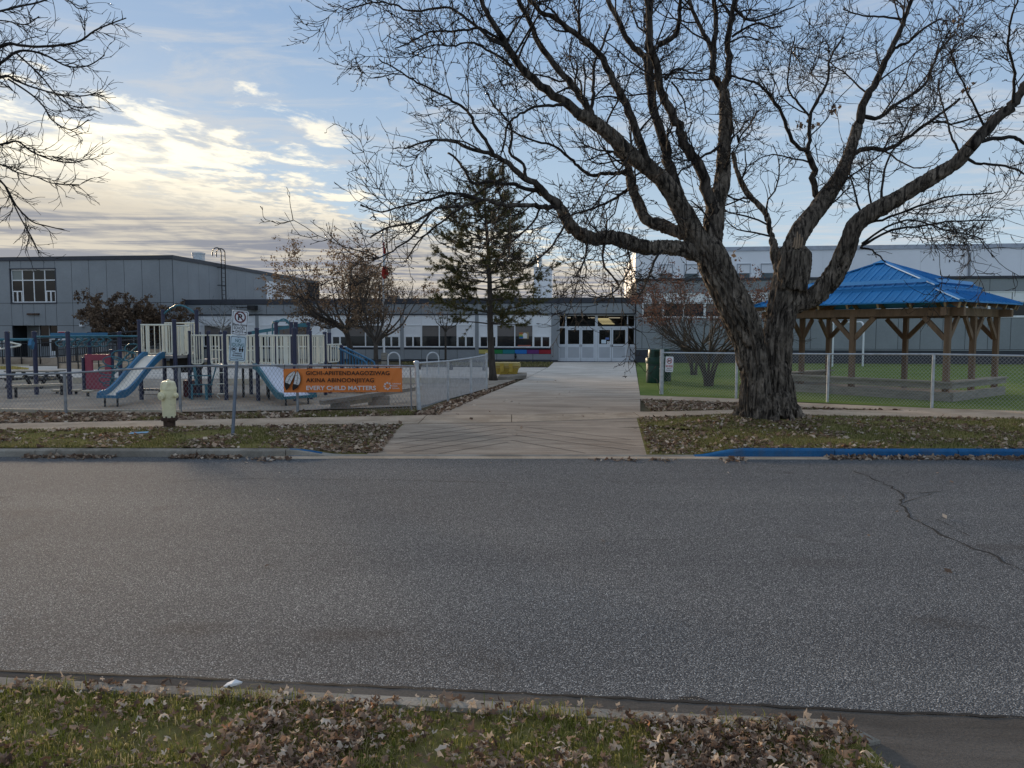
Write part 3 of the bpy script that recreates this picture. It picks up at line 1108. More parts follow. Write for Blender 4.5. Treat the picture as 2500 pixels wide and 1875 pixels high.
for bi, ((_, a), (b, _)) in enumerate(zip(piers, piers[1:])):
    u0, u1 = U(a), U(b)
    c = [u0 + (u1 - u0) * i / 4 for i in range(5)]
    # white infill boards on top
    for q in range(4):
        mid = q in (1, 2)
        part(MB().box(c[q] + 0.03, c[q + 1] - 0.03, 0.02, 0.055, zr1 + 0.02, zw1 - 0.02), 'infill_panel', M['white_panel'], cw)
        if mid:
            part(MB().box(c[q] + 0.03, c[q + 1] - 0.03, 0.035, 0.05, zr2, zr1 - 0.02), 'blind', M['blind'], cw)
        else:
            part(MB().box(c[q] + 0.03, c[q + 1] - 0.03, 0.02, 0.055, zr2 + 0.02, zr1 - 0.02), 'infill_panel', M['white_panel'], cw)
    mb = MB()
    for q in range(5):
        mb.box(c[q] - (0.035 if 0 < q < 4 else 0 if q == 0 else 0.07), c[q] + (0.035 if 0 < q < 4 else 0.07 if q == 0 else 0), -0.02, 0.058, zs0, zw1)
    for q in range(4):
        a_, b_ = c[q] + (0.07 if q == 0 else 0.035), c[q + 1] - (0.07 if q == 3 else 0.035)
        for z in ((zw1 - 0.04, zw1), (zr1 - 0.03, zr1 + 0.03), (zs0, zs0 + 0.07)) + (() if q in (1, 2) else ((zr2 - 0.05, zr2 + 0.04),)):
            mb.box(a_, b_, -0.012, 0.056, z[0], z[1])
        if q in (0, 3):
            m_ = (a_ + b_) / 2
            mb.box(m_ - 0.05, m_ + 0.05, -0.016, 0.056, zs0 + 0.07, zr2 - 0.05)
            mb.box(a_, a_ + 0.05, -0.013, 0.055, zs0 + 0.07, zr2 - 0.05)
            mb.box(b_ - 0.05, b_, -0.013, 0.055, zs0 + 0.07, zr2 - 0.05)
    wf = part(mb, 'window', M['frame'], cw)
    for q in range(4):
        if q in (0, 3):
            m_ = (c[q] + c[q + 1]) / 2
            for p, r in ((c[q] + 0.05, m_ - 0.04), (m_ + 0.04, c[q + 1] - 0.05)):
                part(MB().box(p, r, 0.0, 0.012, zs0 + 0.06, zr2 - 0.04), 'pane', M['glass'], wf)
        else:
            part(MB().box(c[q] + 0.03, c[q + 1] - 0.03, 0.014, 0.026, zs0 + 0.06, zr2 + 0.0), 'pane', M['glass'], wf)
    part(MB().box(u0, u1, -0.06, 0.03, zs0 - 0.075, zs0 - 0.004), 'sill', M['clad_dark'], cw)
    # boards below the sill
    zc1 = Zs(1300, 853.5)
    if bi < 4:
        panels(cw, c, [0.12, zc1], 0.0, M['clad'])
    else:
        zc0 = Zs(1300, 864)
        panels(cw, c, [0.12, zc0], 0.0, M['clad'])
        for nm, q, col in (('yellow', 0, (0.48, 0.42, 0.12)), ('orange', 0.5, None), ('green', 1, (0.012, 0.20, 0.05)), ('teal', 2, (0.01, 0.19, 0.22)), ('blue', 3, (0.015, 0.17, 0.52)), ('purple', 4, (0.14, 0.03, 0.17)), ('red', 5, (0.30, 0.012, 0.025))):
            if col is None:
                continue
            w_ = (u1 - u0) / 6
            o = part(MB().box(u0 + q * w_ + 0.008, u0 + (q + 1) * w_ - 0.008, -0.035, -0.004, zc0 + 0.008, zc1 - 0.008), 'coloured_panel', mat(nm + '_panel', col, 0.5, 0.04), cw)
            tag(o, nm + ' panel under the classroom window')
part(MB().box(uL, uE0, -0.05, 0.06, 0.0, 0.115), 'plinth', M['clad_dark'], cw)
part(MB().lathe([(0.05, 0.1), (0.07, 0.25), (0.05, 0.3), (0.05, 0.4), (0.02, 0.44)], (U(1259), -0.12, 0.1), 8), 'standpipe', M['black'], cw)

# window stickers and notice
uN = U(1275)
part(MB().box(U(1267), U(1290.5), 0.006, 0.011, Zs(1280, 827), Zs(1280, 811.5)), 'rainbow_poster', mat('poster_base', (0.35, 0.28, 0.16), 0.6), cw)
for i, col in enumerate(((0.45, 0.12, 0.05), (0.5, 0.35, 0.06), (0.06, 0.26, 0.1), (0.04, 0.14, 0.4))):
    z1 = lerp(Zs(1280, 812), Zs(1280, 826.5), i / 4)
    z0 = lerp(Zs(1280, 812), Zs(1280, 826.5), (i + 1) / 4)
    part(MB().box(U(1267.5), U(1277), 0.001, 0.005, z0, z1), 'poster_band', mat('poster_band_colour', col, 0.6, 0.03), cw)
hz0, hz1 = Zs(1281, 826), Zs(1281, 812)
part(MB().add([(U(1277.5), 0.0, hz0), (U(1286.5), 0.0, hz0), (U(1287), 0.0, hz0 + 0.26), (U(1281.5), 0.0, hz1), (U(1276), 0.0, hz0 + 0.26)], [(0, 1, 2, 3, 4)]), 'house_notice', M['white_ink'], cw)
part(MB().box(U(1264), U(1296), 0.001, 0.006, Zs(1280, 847), Zs(1280, 842.5)), 'red_strip_notice', mat('faded_red_strip', (0.35, 0.10, 0.07), 0.6), cw)

# ---- entrance: recessed aluminium screen with two pairs of doors
VE = 0.35
e = lambda px: U(px, VE)
ez = lambda py: Zs(1455, py, VE)
mb = MB()
zt, zh, zb = ez(768.5), ez(799), 0.03
for a, b in ((1363.5, 1366), (1379.5, 1383), (1452.5, 1459), (1530, 1532.5), (1547.5, 1550)):
    mb.box(e(a), e(b), VE - 0.06, VE + 0.06, zb, zt)
for a, b in ((1366, 1379.5), (1383, 1452.5), (1459, 1530), (1532.5, 1547.5)):
    mb.box(e(a), e(b), VE - 0.055, VE + 0.055, zt - 0.06, zt)
    mb.box(e(a), e(b), VE - 0.055, VE + 0.055, zh - 0.05, zh + 0.06)
for a, b in ((1366, 1379.5), (1532.5, 1547.5)):
    mb.box(e(a), e(b), VE - 0.05, VE + 0.05, ez(847.5), ez(840.5))
    mb.box(e(a), e(b), VE - 0.05, VE + 0.05, zb, ez(874))
scr = part(mb, 'entrance_screen', M['doorframe'], cw)
for a, b in ((1366, 1379.5), (1383, 1452.5), (1459, 1530), (1532.5, 1547.5)):
    part(MB().box(e(a), e(b), VE - 0.01, VE + 0.0, zh + 0.06, zt - 0.06), 'transom_pane', M['clear'], scr)
for a, b in ((1366, 1379.5), (1532.5, 1547.5)):
    part(MB().box(e(a), e(b), VE - 0.01, VE + 0.0, ez(840.5), zh - 0.05), 'side_pane', M['clear'], scr)
    part(MB().box(e(a), e(b), VE - 0.02, VE + 0.02, ez(874), ez(847.5)), 'kick_panel', M['doorpanel'], scr)
for i, (a, b) in enumerate(((1383.3, 1417.6), (1418.2, 1452.3), (1459.3, 1492.5), (1493.2, 1529.7))):
    st = 0.085
    u0, u1 = e(a), e(b)
    z0, z1 = zb, zh - 0.055
    d = MB().box(u0, u0 + st, VE - 0.04, VE + 0.015, z0, z1).box(u1 - st, u1, VE - 0.04, VE + 0.015, z0, z1)
    for p, q in ((z0, ez(873.5)), (ez(847.7), ez(840)), (ez(805.5), z1)):
        d.box(u0 + st, u1 - st, VE - 0.038, VE + 0.013, p, q)
    dr = part(d, 'door', M['doorframe'], cw)
    part(MB().box(u0 + st, u1 - st, VE - 0.02, VE - 0.01, ez(840), ez(805.5)), 'pane', M['clear'], dr)
    part(MB().box(u0 + st, u1 - st, VE - 0.025, VE - 0.0, ez(873.5), ez(847.7)), 'lower_panel', M['doorpanel'], dr)
    hx = u1 - 0.05 if i % 2 == 0 else u0 + 0.05
    part(MB().box(hx - 0.02, hx + 0.02, VE - 0.075, VE - 0.042, ez(846.5), ez(841)), 'handle', M['black'] if i == 3 else M['galv_dull'], dr)
    if i == 2:
        part(MB().box(e(1468), e(1479.5), VE - 0.03, VE - 0.024, ez(838.5), ez(829.5)), 'paper_notice', M['signblue'], dr)
        part(MB().box(e(1482), e(1489), VE - 0.03, VE - 0.024, ez(840), ez(833)), 'paper_notice', M['white_ink'], dr)
        part(MB().tube([((e(1485.5) + 0.05 * math.cos(t)), VE - 0.033, ez(836.5) + 0.05 * math.sin(t)) for t in np.linspace(0, 2 * PI, 13)], 0.008, 4), 'notice_ring', M['ink'], dr)
        part(MB().box(e(1478), e(1487), VE - 0.031, VE - 0.026, ez(829), ez(824)), 'paper_notice', mat('blue_notice', (0.12, 0.2, 0.45), 0.6), dr)
part(MB().box(uE0, uR, VE - 0.1, VE + 0.2, 0.0, 0.028), 'threshold', M['clad_dark'], cw)
part(MB().box(uE0 - 0.01, uE0 + 0.03, -0.03, VE + 0.06, 0.03, zf0).box(uR - 0.03, uR, -0.03, VE + 0.06, 0.03, zf0), 'reveal', M['clad'], cw)
# lobby seen through the glass
lob = MB()
LD = 44.0
lob.box(uE0 - 1.1, uE0 - 1.0, VE + 0.1, LD, 0.0, 3.1).box(uR + 0.9, uR + 1.0, VE + 0.1, LD, 0.0, 3.1)
lob.box(uE0 - 1.1, uR + 1, LD, LD + 0.1, 0, 3.1).box(uE0 - 1.1, uR + 1, 0.31, LD, 3.0, 3.1).box(uE0 - 1.1, uR + 1, VE + 0.2, LD, -0.05, 0.01)
part(lob, 'lobby', M['interior'], cw)
for px, Y, w in ((1471, 52.2, 0.95), (1474, 57.0, 0.95), (1477, 63, 0.95), (1479.5, 71, 0.95), (1482.5, 80, 0.95), (1485, 88, 0.95)):
    p = A(px, 800, Y) - SO
    u, v = p.dot(E1), p.dot(E2)
    part(MB().box(u - w / 2 * Y / 58, u + w / 2 * Y / 58, v - 0.5, v + 0.5, 2.72, 2.76), 'ceiling_light', M['tube_light'], cw)
M['tube_dim'] = mat_emit('dim_ceiling_tube', (1.0, 0.85, 0.62), 0.35)
for px0, px1, py in ((1385.5, 1393, 775.6), (1436, 1452, 775.8), (1486, 1514, 775.8)):
    p, q = A(px0, py, 54.5) - SO, A(px1, py, 54.5) - SO
    part(MB().box(p.dot(E1), q.dot(E1), p.dot(E2), p.dot(E2) + 0.15, p.z - 0.03, p.z + 0.03), 'ceiling_light', M['tube_dim'], cw)
for px0, px1, y0, y1, c in ((1478, 1487, 807, 826, (0.16, 0.155, 0.14)), (1502, 1522, 807, 817, (0.2, 0.19, 0.165)), (1508, 1516, 822, 840, (0.19, 0.18, 0.16))):
    p, q = A(px0, y1, 56) - SO, A(px1, y0, 56) - SO
    part(MB().box(p.dot(E1), q.dot(E1), p.dot(E2), p.dot(E2) + 0.1, p.z, q.z), 'notice_board', mat('lobby_board', c, 0.8), cw)

# chimney behind the ridge
VC = 12.0
u0, u1 = U(1303, VC), U(1347, VC)
zc = Zs(1325, 651, VC)
ch = part(MB().box(u0, u1, VC, VC + 1.6, H, zc), 'chimney', M['white_wall'], cw)
part(MB().box(u0 - 0.03, u1 + 0.03, VC - 0.03, VC + 1.63, zc - 0.10, zc + 0.01), 'cap', M['frame'], ch)
part(MB().lathe([(0.17, 0), (0.17, 0.85), (0.26, 0.86), (0.26, 0.95), (0.12, 1.0)], (U(1318, VC + 0.8), VC + 0.8, zc), 12), 'flue', M['galv'], ch)
part(MB().lathe([(0.07, 0), (0.07, 0.62), (0.09, 0.63), (0.09, 0.72)], (U(1493, 2), 2, H), 8), 'vent_pipe', M['galv_dull'], cw)
# wall lamp on the pier by the left bay, roof vent by the trees
part(MB().box(U(588), U(622), -0.5, -0.35, Zs(605, 752), Zs(605, 749.5)).box(U(614), U(632), -0.5, -0.03, Zs(605, 757), Zs(605, 746)), 'wall_lamp', M['rubber'], cw)
part(MB().box(U(946, 6), U(967, 6), 6, 7.2, H, Zs(955, 721, 6)), 'roof_vent', M['clad_dark'], cw)
part(MB().box(U(560, 8), U(700, 8), 8.0, 8.1, H, H + 0.02), 'roof_seam', M['roofing'], cw)

# ---- two-storey block on the left
lb = building('two_storey_block', 'two-storey dark grey panelled school block at the left with one large upper window')
VL = -1.3
# where its right corner stands
uc = U(427, VL)
HL = Zs(427, 623, VL)
lu = lambda px: U(px, VL)
lz = lambda py: Zs(300, py, VL)
u_far = lu(0) - 14
VB = 24.0
z2, z1_ = Zs(100, 740, VL), Zs(100, 795, VL)
wu0, wu1, wz0, wz1 = lu(34), lu(142.5), Zs(88, 738.5, VL), Zs(88, 657.5, VL)
du0, du1 = lu(34), lu(142.5)
dz1 = Zs(88, 794.5, VL)
bm = MB()
bm.box(u_far, du0, VL, VB, 0, HL - 0.1).box(du1, uc, VL, VB, 0, HL - 0.1).box(du0, du1, VL, VB, dz1, wz0).box(du0, du1, VL, VB, wz1, HL - 0.1)
bm.box(du0, du1, VL + 1.3, VB, 0, dz1).box(wu0, wu1, VL + 0.2, VB, wz0, wz1)
part(bm, 'wall', M['joint'], lb)
ztop = Zs(300, 634, VL)
part(MB().box(u_far - 0.1, uc + 0.1, VL - 0.1, VL + 0.12, ztop, HL).box(uc - 0.12, uc + 0.1, VL + 0.12, VB, ztop, HL), 'roof_edge', M['clad_dark'], lb)
part(MB().box(u_far, uc - 0.13, VL + 0.13, VB, HL - 0.09, HL - 0.06), 'roof', M['roofing'], lb)
top_cuts = [u_far] + [lu(-140 + 44 * i) for i in range(4)] + [lu(x) for x in (33, 60.5, 87.5, 115.5, 142.5, 182.5, 224.5, 267, 310, 353, 396)] + [uc]


def skipL(u, z):
    return wu0 < u < wu1 and (wz0 - 0.02 < z < wz1) or du0 < u < du1 and z < dz1


panels(lb, top_cuts, [z2 + 0.0, wz0, wz1, ztop] if False else [z2, ztop], VL, M['clad'], skip=lambda u, z: wu0 < u < wu1)
panels(lb, [wu0] + [lu(x) for x in (60.5, 87.5, 115.5)] + [wu1], [wz1 + 0.02, ztop], VL, M['clad'])
panels(lb, top_cuts, [z1_, z2], VL, M['clad'])
panels(lb, top_cuts, [0.0, z1_], VL, M['clad'], skip=lambda u, z: du0 < u < du1)
part(MB().box(wu0 - 0.06, wu1 + 0.06, VL - 0.06, VL + 0.02, wz0 - 0.09, wz0).box(wu0 - 0.06, wu0, VL - 0.05, VL + 0.02, wz0, wz1).box(wu1, wu1 + 0.06, VL - 0.05, VL + 0.02, wz0, wz1).box(wu0 - 0.06, wu1 + 0.06, VL - 0.06, VL + 0.02, wz1, wz1 + 0.07), 'window_surround', M['clad_dark'], lb)
r1, r2 = (Zs(88, 684, VL) - wz0) / (wz1 - wz0), (Zs(88, 710.5, VL) - wz0) / (wz1 - wz0)
palepane = mat_glass('pale_tinted_glass', (0.20, 0.24, 0.24))  # one upper pane has a paler base tint than the rest
wfr = window(lb, wu0, wu1, wz0, wz1, VL + 0.10, [0, 0.25, 0.5, 0.75, 1], [0, r1, 1], 0.065, pane=lambda u, z: palepane if (u < wu0 + (wu1 - wu0) * .25 and z > wz0 + r1 * (wz1 - wz0)) else M['glass'])
zm = wz0 + r2 * (wz1 - wz0)
for a, b in ((0, 0.25), (0.75, 1)):
    p, q = wu0 + (wu1 - wu0) * a + 0.06, wu0 + (wu1 - wu0) * b - 0.06
    m_ = (p + q) / 2
    part(MB().box(p, q, VL + 0.03, VL + 0.10, zm - 0.05, zm + 0.02).box(m_ - 0.05, m_ + 0.04, VL + 0.03, VL + 0.09, wz0 + 0.06, zm - 0.05).box(p, p + 0.05, VL + 0.03, VL + 0.09, wz0 + 0.06, zm - 0.05).box(q - 0.05, q, VL + 0.03, VL + 0.09, wz0 + 0.06, zm - 0.05), 'casement', M['frame'], wfr)
# door recess
part(MB().box(du0 + 0.001, du1 - 0.001, VL + 1.2, VL + 1.29, 0, dz1), 'recess_back', M['clad'], lb)
ef = MB()
dx = [lu(67.5), lu(92), lu(117.5), lu(142)]
dzt = Zs(120, 825, VL + 1.1)
for x in (dx[0], dx[1], dx[3] - 0.06):
    ef.box(x, x + 0.06, VL + 1.08, VL + 1.16, 0, dz1)
ef.box(dx[1] + 0.06, dx[3] - 0.06, VL + 1.08, VL + 1.16, dzt, dzt + 0.08)
dfrm = part(ef, 'door_screen', M['doorframe'], lb)
part(MB().box(dx[0] + .06, dx[1], VL + 1.14, VL + 1.17, 0.9, dz1), 'pane', M['glass'], dfrm)
part(MB().box(dx[1] + .06, dx[3] - .06, VL + 1.14, VL + 1.17, dzt + .08, dz1), 'pane', M['glass'], dfrm)
for a, b in ((dx[1] + 0.06, dx[2]), (dx[2] + 0.01, dx[3] - 0.06)):
    zz0, zz1 = Zs(120, 857, VL + 1.1), Zs(120, 830, VL + 1.1)
    d = part(MB().box(a, a + .09, VL + 1.07, VL + 1.15, 0.02, dzt).box(b - .09, b, VL + 1.07, VL + 1.15, 0.02, dzt).box(a + .09, b - .09, VL + 1.07, VL + 1.15, zz1, dzt).box(a + .09, b - .09, VL + 1.07, VL + 1.15, 0.02, zz0), 'door', M['white_panel'], lb)
    part(MB().box(a + .09, b - .09, VL + 1.10, VL + 1.12, zz0, zz1), 'pane', M['glass'], d)
part(MB().box(lu(73), lu(101), VL - 0.16, VL - 0.03, Zs(88, 769, VL), Zs(88, 765, VL)), 'wall_light', M['rust'], lb)
part(MB().box(lu(202), lu(209), VL - 0.25, VL - 0.03, Zs(205, 797, VL), Zs(205, 791, VL)), 'camera_housing', M['white_panel'], lb)
sg = part(MB().box(lu(144), lu(162), VL - 0.06, VL - 0.035, Zs(153, 830, VL), Zs(153, 808.5, VL)), 'wall_sign', M['signwhite'], lb)
part(MB().box(lu(145), lu(161), VL - 0.066, VL - 0.061, Zs(153, 814, VL), Zs(153, 809.5, VL)).box(lu(145), lu(161), VL - 0.066, VL - 0.061, Zs(153, 824, VL), Zs(153, 816, VL)), 'sign_band', mat('sign_red', (0.4, 0.06, 0.07), 0.6), sg)
# side wall boards, facing the yard roof
vs_ = [VL + 0.0] + [VL + 1.35 * i + 0.4 for i in range(1, 17)]
for a, b in zip(vs_, vs_[1:]):
    if b > VB:
        break
    part(MB().box(uc + 0.004, uc + 0.03, a + 0.009, b - 0.009, 0.1, ztop), 'cladding_panel', M['clad'], lb)
# side window high on the return wall
sw = MB()
va, vb = VL + 13.5, VL + 18.0
za, zb2 = 4.0, 5.9
n = 5
for i in range(n):
    v_ = lerp(va, vb, i / (n - 1))
    sw.box(uc + 0.02, uc + 0.09, v_ - 0.05, v_ + 0.05, za, zb2)
for z_ in (za, (za + zb2) / 2, zb2):
    sw.box(uc + 0.02, uc + 0.085, va, vb, z_ - 0.05, z_ + 0.05)
swf = part(sw, 'side_window', M['frame'], lb)
for i in range(n - 1):
    for z_ in (za, (za + zb2) / 2):
        part(MB().box(uc + 0.03, uc + 0.06, lerp(va, vb, i / (n - 1)), lerp(va, vb, (i + 1) / (n - 1)), z_, z_ + (zb2 - za) / 2), 'pane', M['white_panel'], swf)
# roof ladder with its two hooped rails
ld = MB()
vl0, vl1 = VL + 5.6, VL + 6.15
for v_ in (vl0, vl1):
    pts = [(uc + 0.35, v_, H), (uc + 0.35, v_, HL + 0.75)] + [(uc + 0.35 - 0.32 * (1 - math.cos(t)), v_, HL + 0.75 + 0.32 * math.sin(t)) for t in np.linspace(0.2, PI, 8)] + [(uc - 0.29, v_, HL + 0.5)]
    ld.tube(pts, 0.04, 6)
for i in range(11):
    z_ = H + 0.25 + 0.3 * i
    ld.tube([(uc + 0.35, vl0, z_), (uc + 0.35, vl1, z_)], 0.02, 5)
for z_ in (HL - 0.3, H + 1.2):
    for v_ in (vl0, vl1):
        ld.tube([(uc + 0.03, v_, z_), (uc + 0.35, v_, z_)], 0.025, 5)
part(ld, 'roof_ladder', M['black'], lb)
part(MB().lathe([(0.42, -0.1), (0.42, 0.55), (0.46, 0.56), (0.46, 0.66)], (uc - 1.0, VL + 5.0, HL), 14), 'roof_fan', M['galv'], lb)

# ---- wing on the right of the doors
VR = -0.35
rw = building('right_wing', 'grey panelled school wing behind the maple and shelter with a white strip of windows')
ru = lambda px: U(px, VR)
uw0, uw1 = ru(1552), ru(2500) + 16
HR = Zs(1600, 680, VR)
rz = lambda py, px=2200: Zs(px, py, VR)
zcap = Zs(1600, 686, VR)
zwt, zwb = Zs(1600, 717, VR), Zs(1600, 776, VR)
zb_ = Zs(1600, 853, VR)
part(MB().box(uw0, uw1, VR, 11.9, 0, HR - 0.2), 'wall', M['joint'], rw)
part(MB().box(uw0 - 0.05, uw1, VR - 0.1, 11.9, zcap, HR), 'roof_edge', M['clad_dark'], rw)
part(MB().box(uw0, uw1, VR - 0.028, VR - 0.004, 0.0, zb_ - 0.03), 'plinth', M['clad_dark'], rw)
part(MB().box(uw0, uw1, VR - 0.06, VR - 0.004, zb_ - 0.03, zb_ + 0.03), 'plinth_trim', M['clad'], rw)
cu = [uw0, ru(1567)]
while cu[-1] < uw1 - 1.3:
    cu.append(cu[-1] + 1.22)
panels(rw, [uw0, ru(1567)], [zb_ + 0.04, zwb, zwt, zcap], VR, M['clad'])
panels(rw, cu[1:], [zb_ + 0.04, zwb - 0.03], VR, M['clad'])
panels(rw, cu[1::2], [zwt + 0.03, zcap], VR, M['clad'])
part(MB().box(cu[1], cu[-1], VR - 0.05, VR + 0.0, zwt - 0.03, zwt + 0.025).box(cu[1], cu[-1], VR - 0.06, VR + 0.0, zwb - 0.025, zwb + 0.03), 'window_trim', M['frame'], rw)
zmid = lerp(zwb, zwt, 0.62)
rwn = random.Random(12)
i = 1
while i < len(cu) - 1:
    a, b = cu[i], cu[min(i + 1, len(cu) - 1)]
    part(MB().box(a + 0.02, b - 0.02, VR - 0.02, VR - 0.006, zmid + 0.02, zwt - 0.03), 'infill_panel', M['white_panel'], rw)
    px = 1250 + 0
    blind = (i % 7 in (5, 6))
    if blind:
        part(MB().box(a + 0.02, b - 0.02, VR - 0.02, VR - 0.006, zwb + 0.04, zmid - 0.02), 'infill_panel', M['white_panel'], rw)
    else:
        fr = part(MB().box(a, a + 0.07, VR - 0.05, VR, zwb + 0.03, zmid).box(b - 0.07, b, VR - 0.05, VR, zwb + 0.03, zmid).box(a + 0.07, b - 0.07, VR - 0.047, VR, zmid - 0.05, zmid).box(a + 0.07, b - 0.07, VR - 0.047, VR, zwb + 0.03, zwb + 0.09), 'window', M['frame'], rw)
        part(MB().box(a + 0.06, b - 0.06, VR - 0.02, VR - 0.008, zwb + 0.08, zmid - 0.04), 'pane', M['glass'], fr)
        if i % 3 == 1:
            part(MB().box(a + 0.08, b - 0.08, VR - 0.03, VR - 0.022, zwb + 0.35, zmid - 0.05), 'blind', M['blind'], fr)
    i += 1
part(MB().box(ru(1927), ru(1932.5), VR - 0.05, VR - 0.03, rz(844), rz(838)), 'wall_vent', M['rubber'], rw)

# ---- white hall above and behind the right wing
VG = 12.0
gm = building('white_hall', 'tall white metal-sided hall rising behind the right wing of the school')
gu = lambda px: U(px, VG)
ug0, ug1 = gu(1549), gu(2500) + 20
HG = Zs(1850, 602, VG)
part(MB().box(ug0, ug1, VG, VG + 26, 0, HG - 0.3), 'wall', M['white_wall'], gm)
part(MB().box(ug0 - 0.06, ug1, VG - 0.08, VG + 26, HG - 0.3, HG), 'roof_edge', mat('pale_grey_flashing', (0.42, 0.46, 0.52), 0.5), gm)
for i in range(1, 14):
    x = ug0 + (ug1 - ug0) * i / 14
    part(MB().box(x - 0.02, x + 0.02, VG - 0.012, VG - 0.001, HR - 0.5, HG - 0.32), 'wall_seam', M['frame'], gm)
for a, b in ((1606, 1640), (1667, 1703), (1731, 1766), (1795, 1828), (1853, 1886)):
    p, q = gu(a), gu(b)
    z0, z1, zd = Zs(1800, 676, VG), Zs(1800, 646, VG), Zs(1800, 667, VG)
    wnd = part(MB().box(p, q, VG - 0.10, VG - 0.003, z1, z1 + 0.07).box(p, p + 0.06, VG - 0.06, VG - 0.003, z0, z1).box(q - 0.06, q, VG - 0.06, VG - 0.003, z0, z1), 'clerestory', M['doorpanel'], gm)  # grey surround stands in for a thin shadow line round the panels
    part(MB().box(p + 0.06, q - 0.06, VG - 0.05, VG - 0.002, zd, z1), 'infill_panel', M['white_panel'], wnd)
    part(MB().box(p + 0.06, q - 0.06, VG - 0.045, VG - 0.002, z0 - 0.3, zd), 'dark_panel', mat('dull_green_panel', (0.10, 0.13, 0.14), 0.6), wnd)
# rain pipe on the hall and gas pipe / hooped ladder at its corner
u_ = gu(2357)
part(MB().box(u_ - 0.09, u_ + 0.09, VG - 0.2, VG - 0.09, Zs(2357, 617, VG), Zs(2357, 596, VG)), 'rain_head', M['frame'], gm)
part(MB().box(u_ - 0.05, u_ + 0.05, VG - 0.18, VG - 0.02, HR - 0.2, Zs(2357, 617, VG)), 'rain_pipe', M['clad'], gm)
lad = MB()
for du in (0.25, 0.62):
    uu = ug0 - du
    pts = [(uu, VG + 0.4, H), (uu, VG + 0.4, HG - 1.2)] + [(uu + 0.0, VG + 0.4 + 0.2 * (1 - math.cos(t)), HG - 1.2 + 0.2 * math.sin(t)) for t in np.linspace(0.3, PI, 6)]
    lad.tube(pts, 0.035, 6)
for i in range(13):
    z_ = H + 0.3 + 0.3 * i
    if z_ < HG - 1.3:
        lad.tube([(ug0 - 0.62, VG + 0.4, z_), (ug0 - 0.25, VG + 0.4, z_)], 0.016, 4)
part(lad, 'roof_ladder', M['galv_dull'], gm)
p = gu(2310)
part(MB().box(p - 0.03, p + 0.03, VG - 0.05, VG - 0.01, Zs(2310, 640, VG), Zs(2310, 634, VG)), 'wall_fitting', M['rubber'], gm)

# ================================================================== TREES
M['bark'] = mat_bark('maple_bark', (0.013, 0.011, 0.010), (0.105, 0.088, 0.074), 12, (1, 1, 0.16), 1.0)
M['trunk_bark'] = mat_bark('furrowed_maple_bark', (0.018, 0.015, 0.013), (0.190, 0.157, 0.126), 15, (1, 1, 0.14), 1.0)
M['bark_thin'] = mat('twig_bark', (0.022, 0.018, 0.016), 0.9, 0.3, 6)
M['bark_small'] = mat('young_bark', (0.060, 0.050, 0.042), 0.9, 0.3, 10, stretch=(1, 1, 0.3))
M['deadwood'] = mat('bare_broken_wood', (0.30, 0.22, 0.15), 0.85, 0.3, 9, stretch=(1, 1, 0.15), bump=0.5, fine=0.3)
M['leaf_brown'] = mat_island('dry_brown_leaves', [(0, (0.11, 0.075, 0.050)), (0.5, (0.20, 0.140, 0.092)), (1, (0.31, 0.22, 0.145))], trans=0.25)
M['leaf_dark'] = mat_island('dark_brown_leaves', [(0, (0.085, 0.058, 0.042)), (0.6, (0.16, 0.112, 0.078)), (1, (0.24, 0.165, 0.105))], trans=0.2)
M['leaf_red'] = mat_island('red_brown_twigs', [(0, (0.10, 0.055, 0.044)), (0.6, (0.16, 0.085, 0.062)), (1, (0.23, 0.125, 0.085))], trans=0.2)
M['needles'] = mat_island('pine_needles', [(0, (0.045, 0.055, 0.022)), (0.5, (0.085, 0.092, 0.034)), (0.8, (0.14, 0.125, 0.052)), (1, (0.20, 0.14, 0.065))], trans=0.15)


def batch_tubes(P, R, n=3, tip=True):
    """P (N,S,3) centre lines, R (N,S) radii -> verts, faces"""
    N, S, _ = P.shape
    T = np.gradient(P, axis=1)
    T /= np.linalg.norm(T, axis=2, keepdims=True) + 1e-9
    ref = np.where(np.abs(T[:, :1, 2:3]) > 0.8, np.array([[[1.0, 0, 0]]]), np.array([[[0, 0, 1.0]]]))
    A_ = np.cross(T, np.broadcast_to(ref, T.shape))
    A_ /= np.linalg.norm(A_, axis=2, keepdims=True) + 1e-9
    B_ = np.cross(T, A_)
    ang = np.arange(n) * 2 * PI / n
    V = P[:, :, None, :] + R[:, :, None, None] * (A_[:, :, None, :] * np.cos(ang)[None, None, :, None] + B_[:, :, None, :] * np.sin(ang)[None, None, :, None])
    V = V.reshape(-1, 3)
    base = (np.arange(N)[:, None, None] * S + np.arange(S - 1)[None, :, None]) * n
    j = np.arange(n)[None, None, :]
    k = (j + 1) % n
    F = np.stack([base + j, base + k, base + n + k, base + n + j], axis=-1).reshape(-1, 4)
    return V, F


def resample(pts, rad, S):
    pts, rad = np.asarray(pts, float), np.asarray(rad, float)
    d = np.concatenate([[0], np.cumsum(np.linalg.norm(np.diff(pts, axis=0), axis=1))])
    t = np.linspace(0, d[-1], S)
    return np.stack([np.interp(t, d, pts[:, i]) for i in range(3)], 1), np.interp(t, d, rad), d[-1]


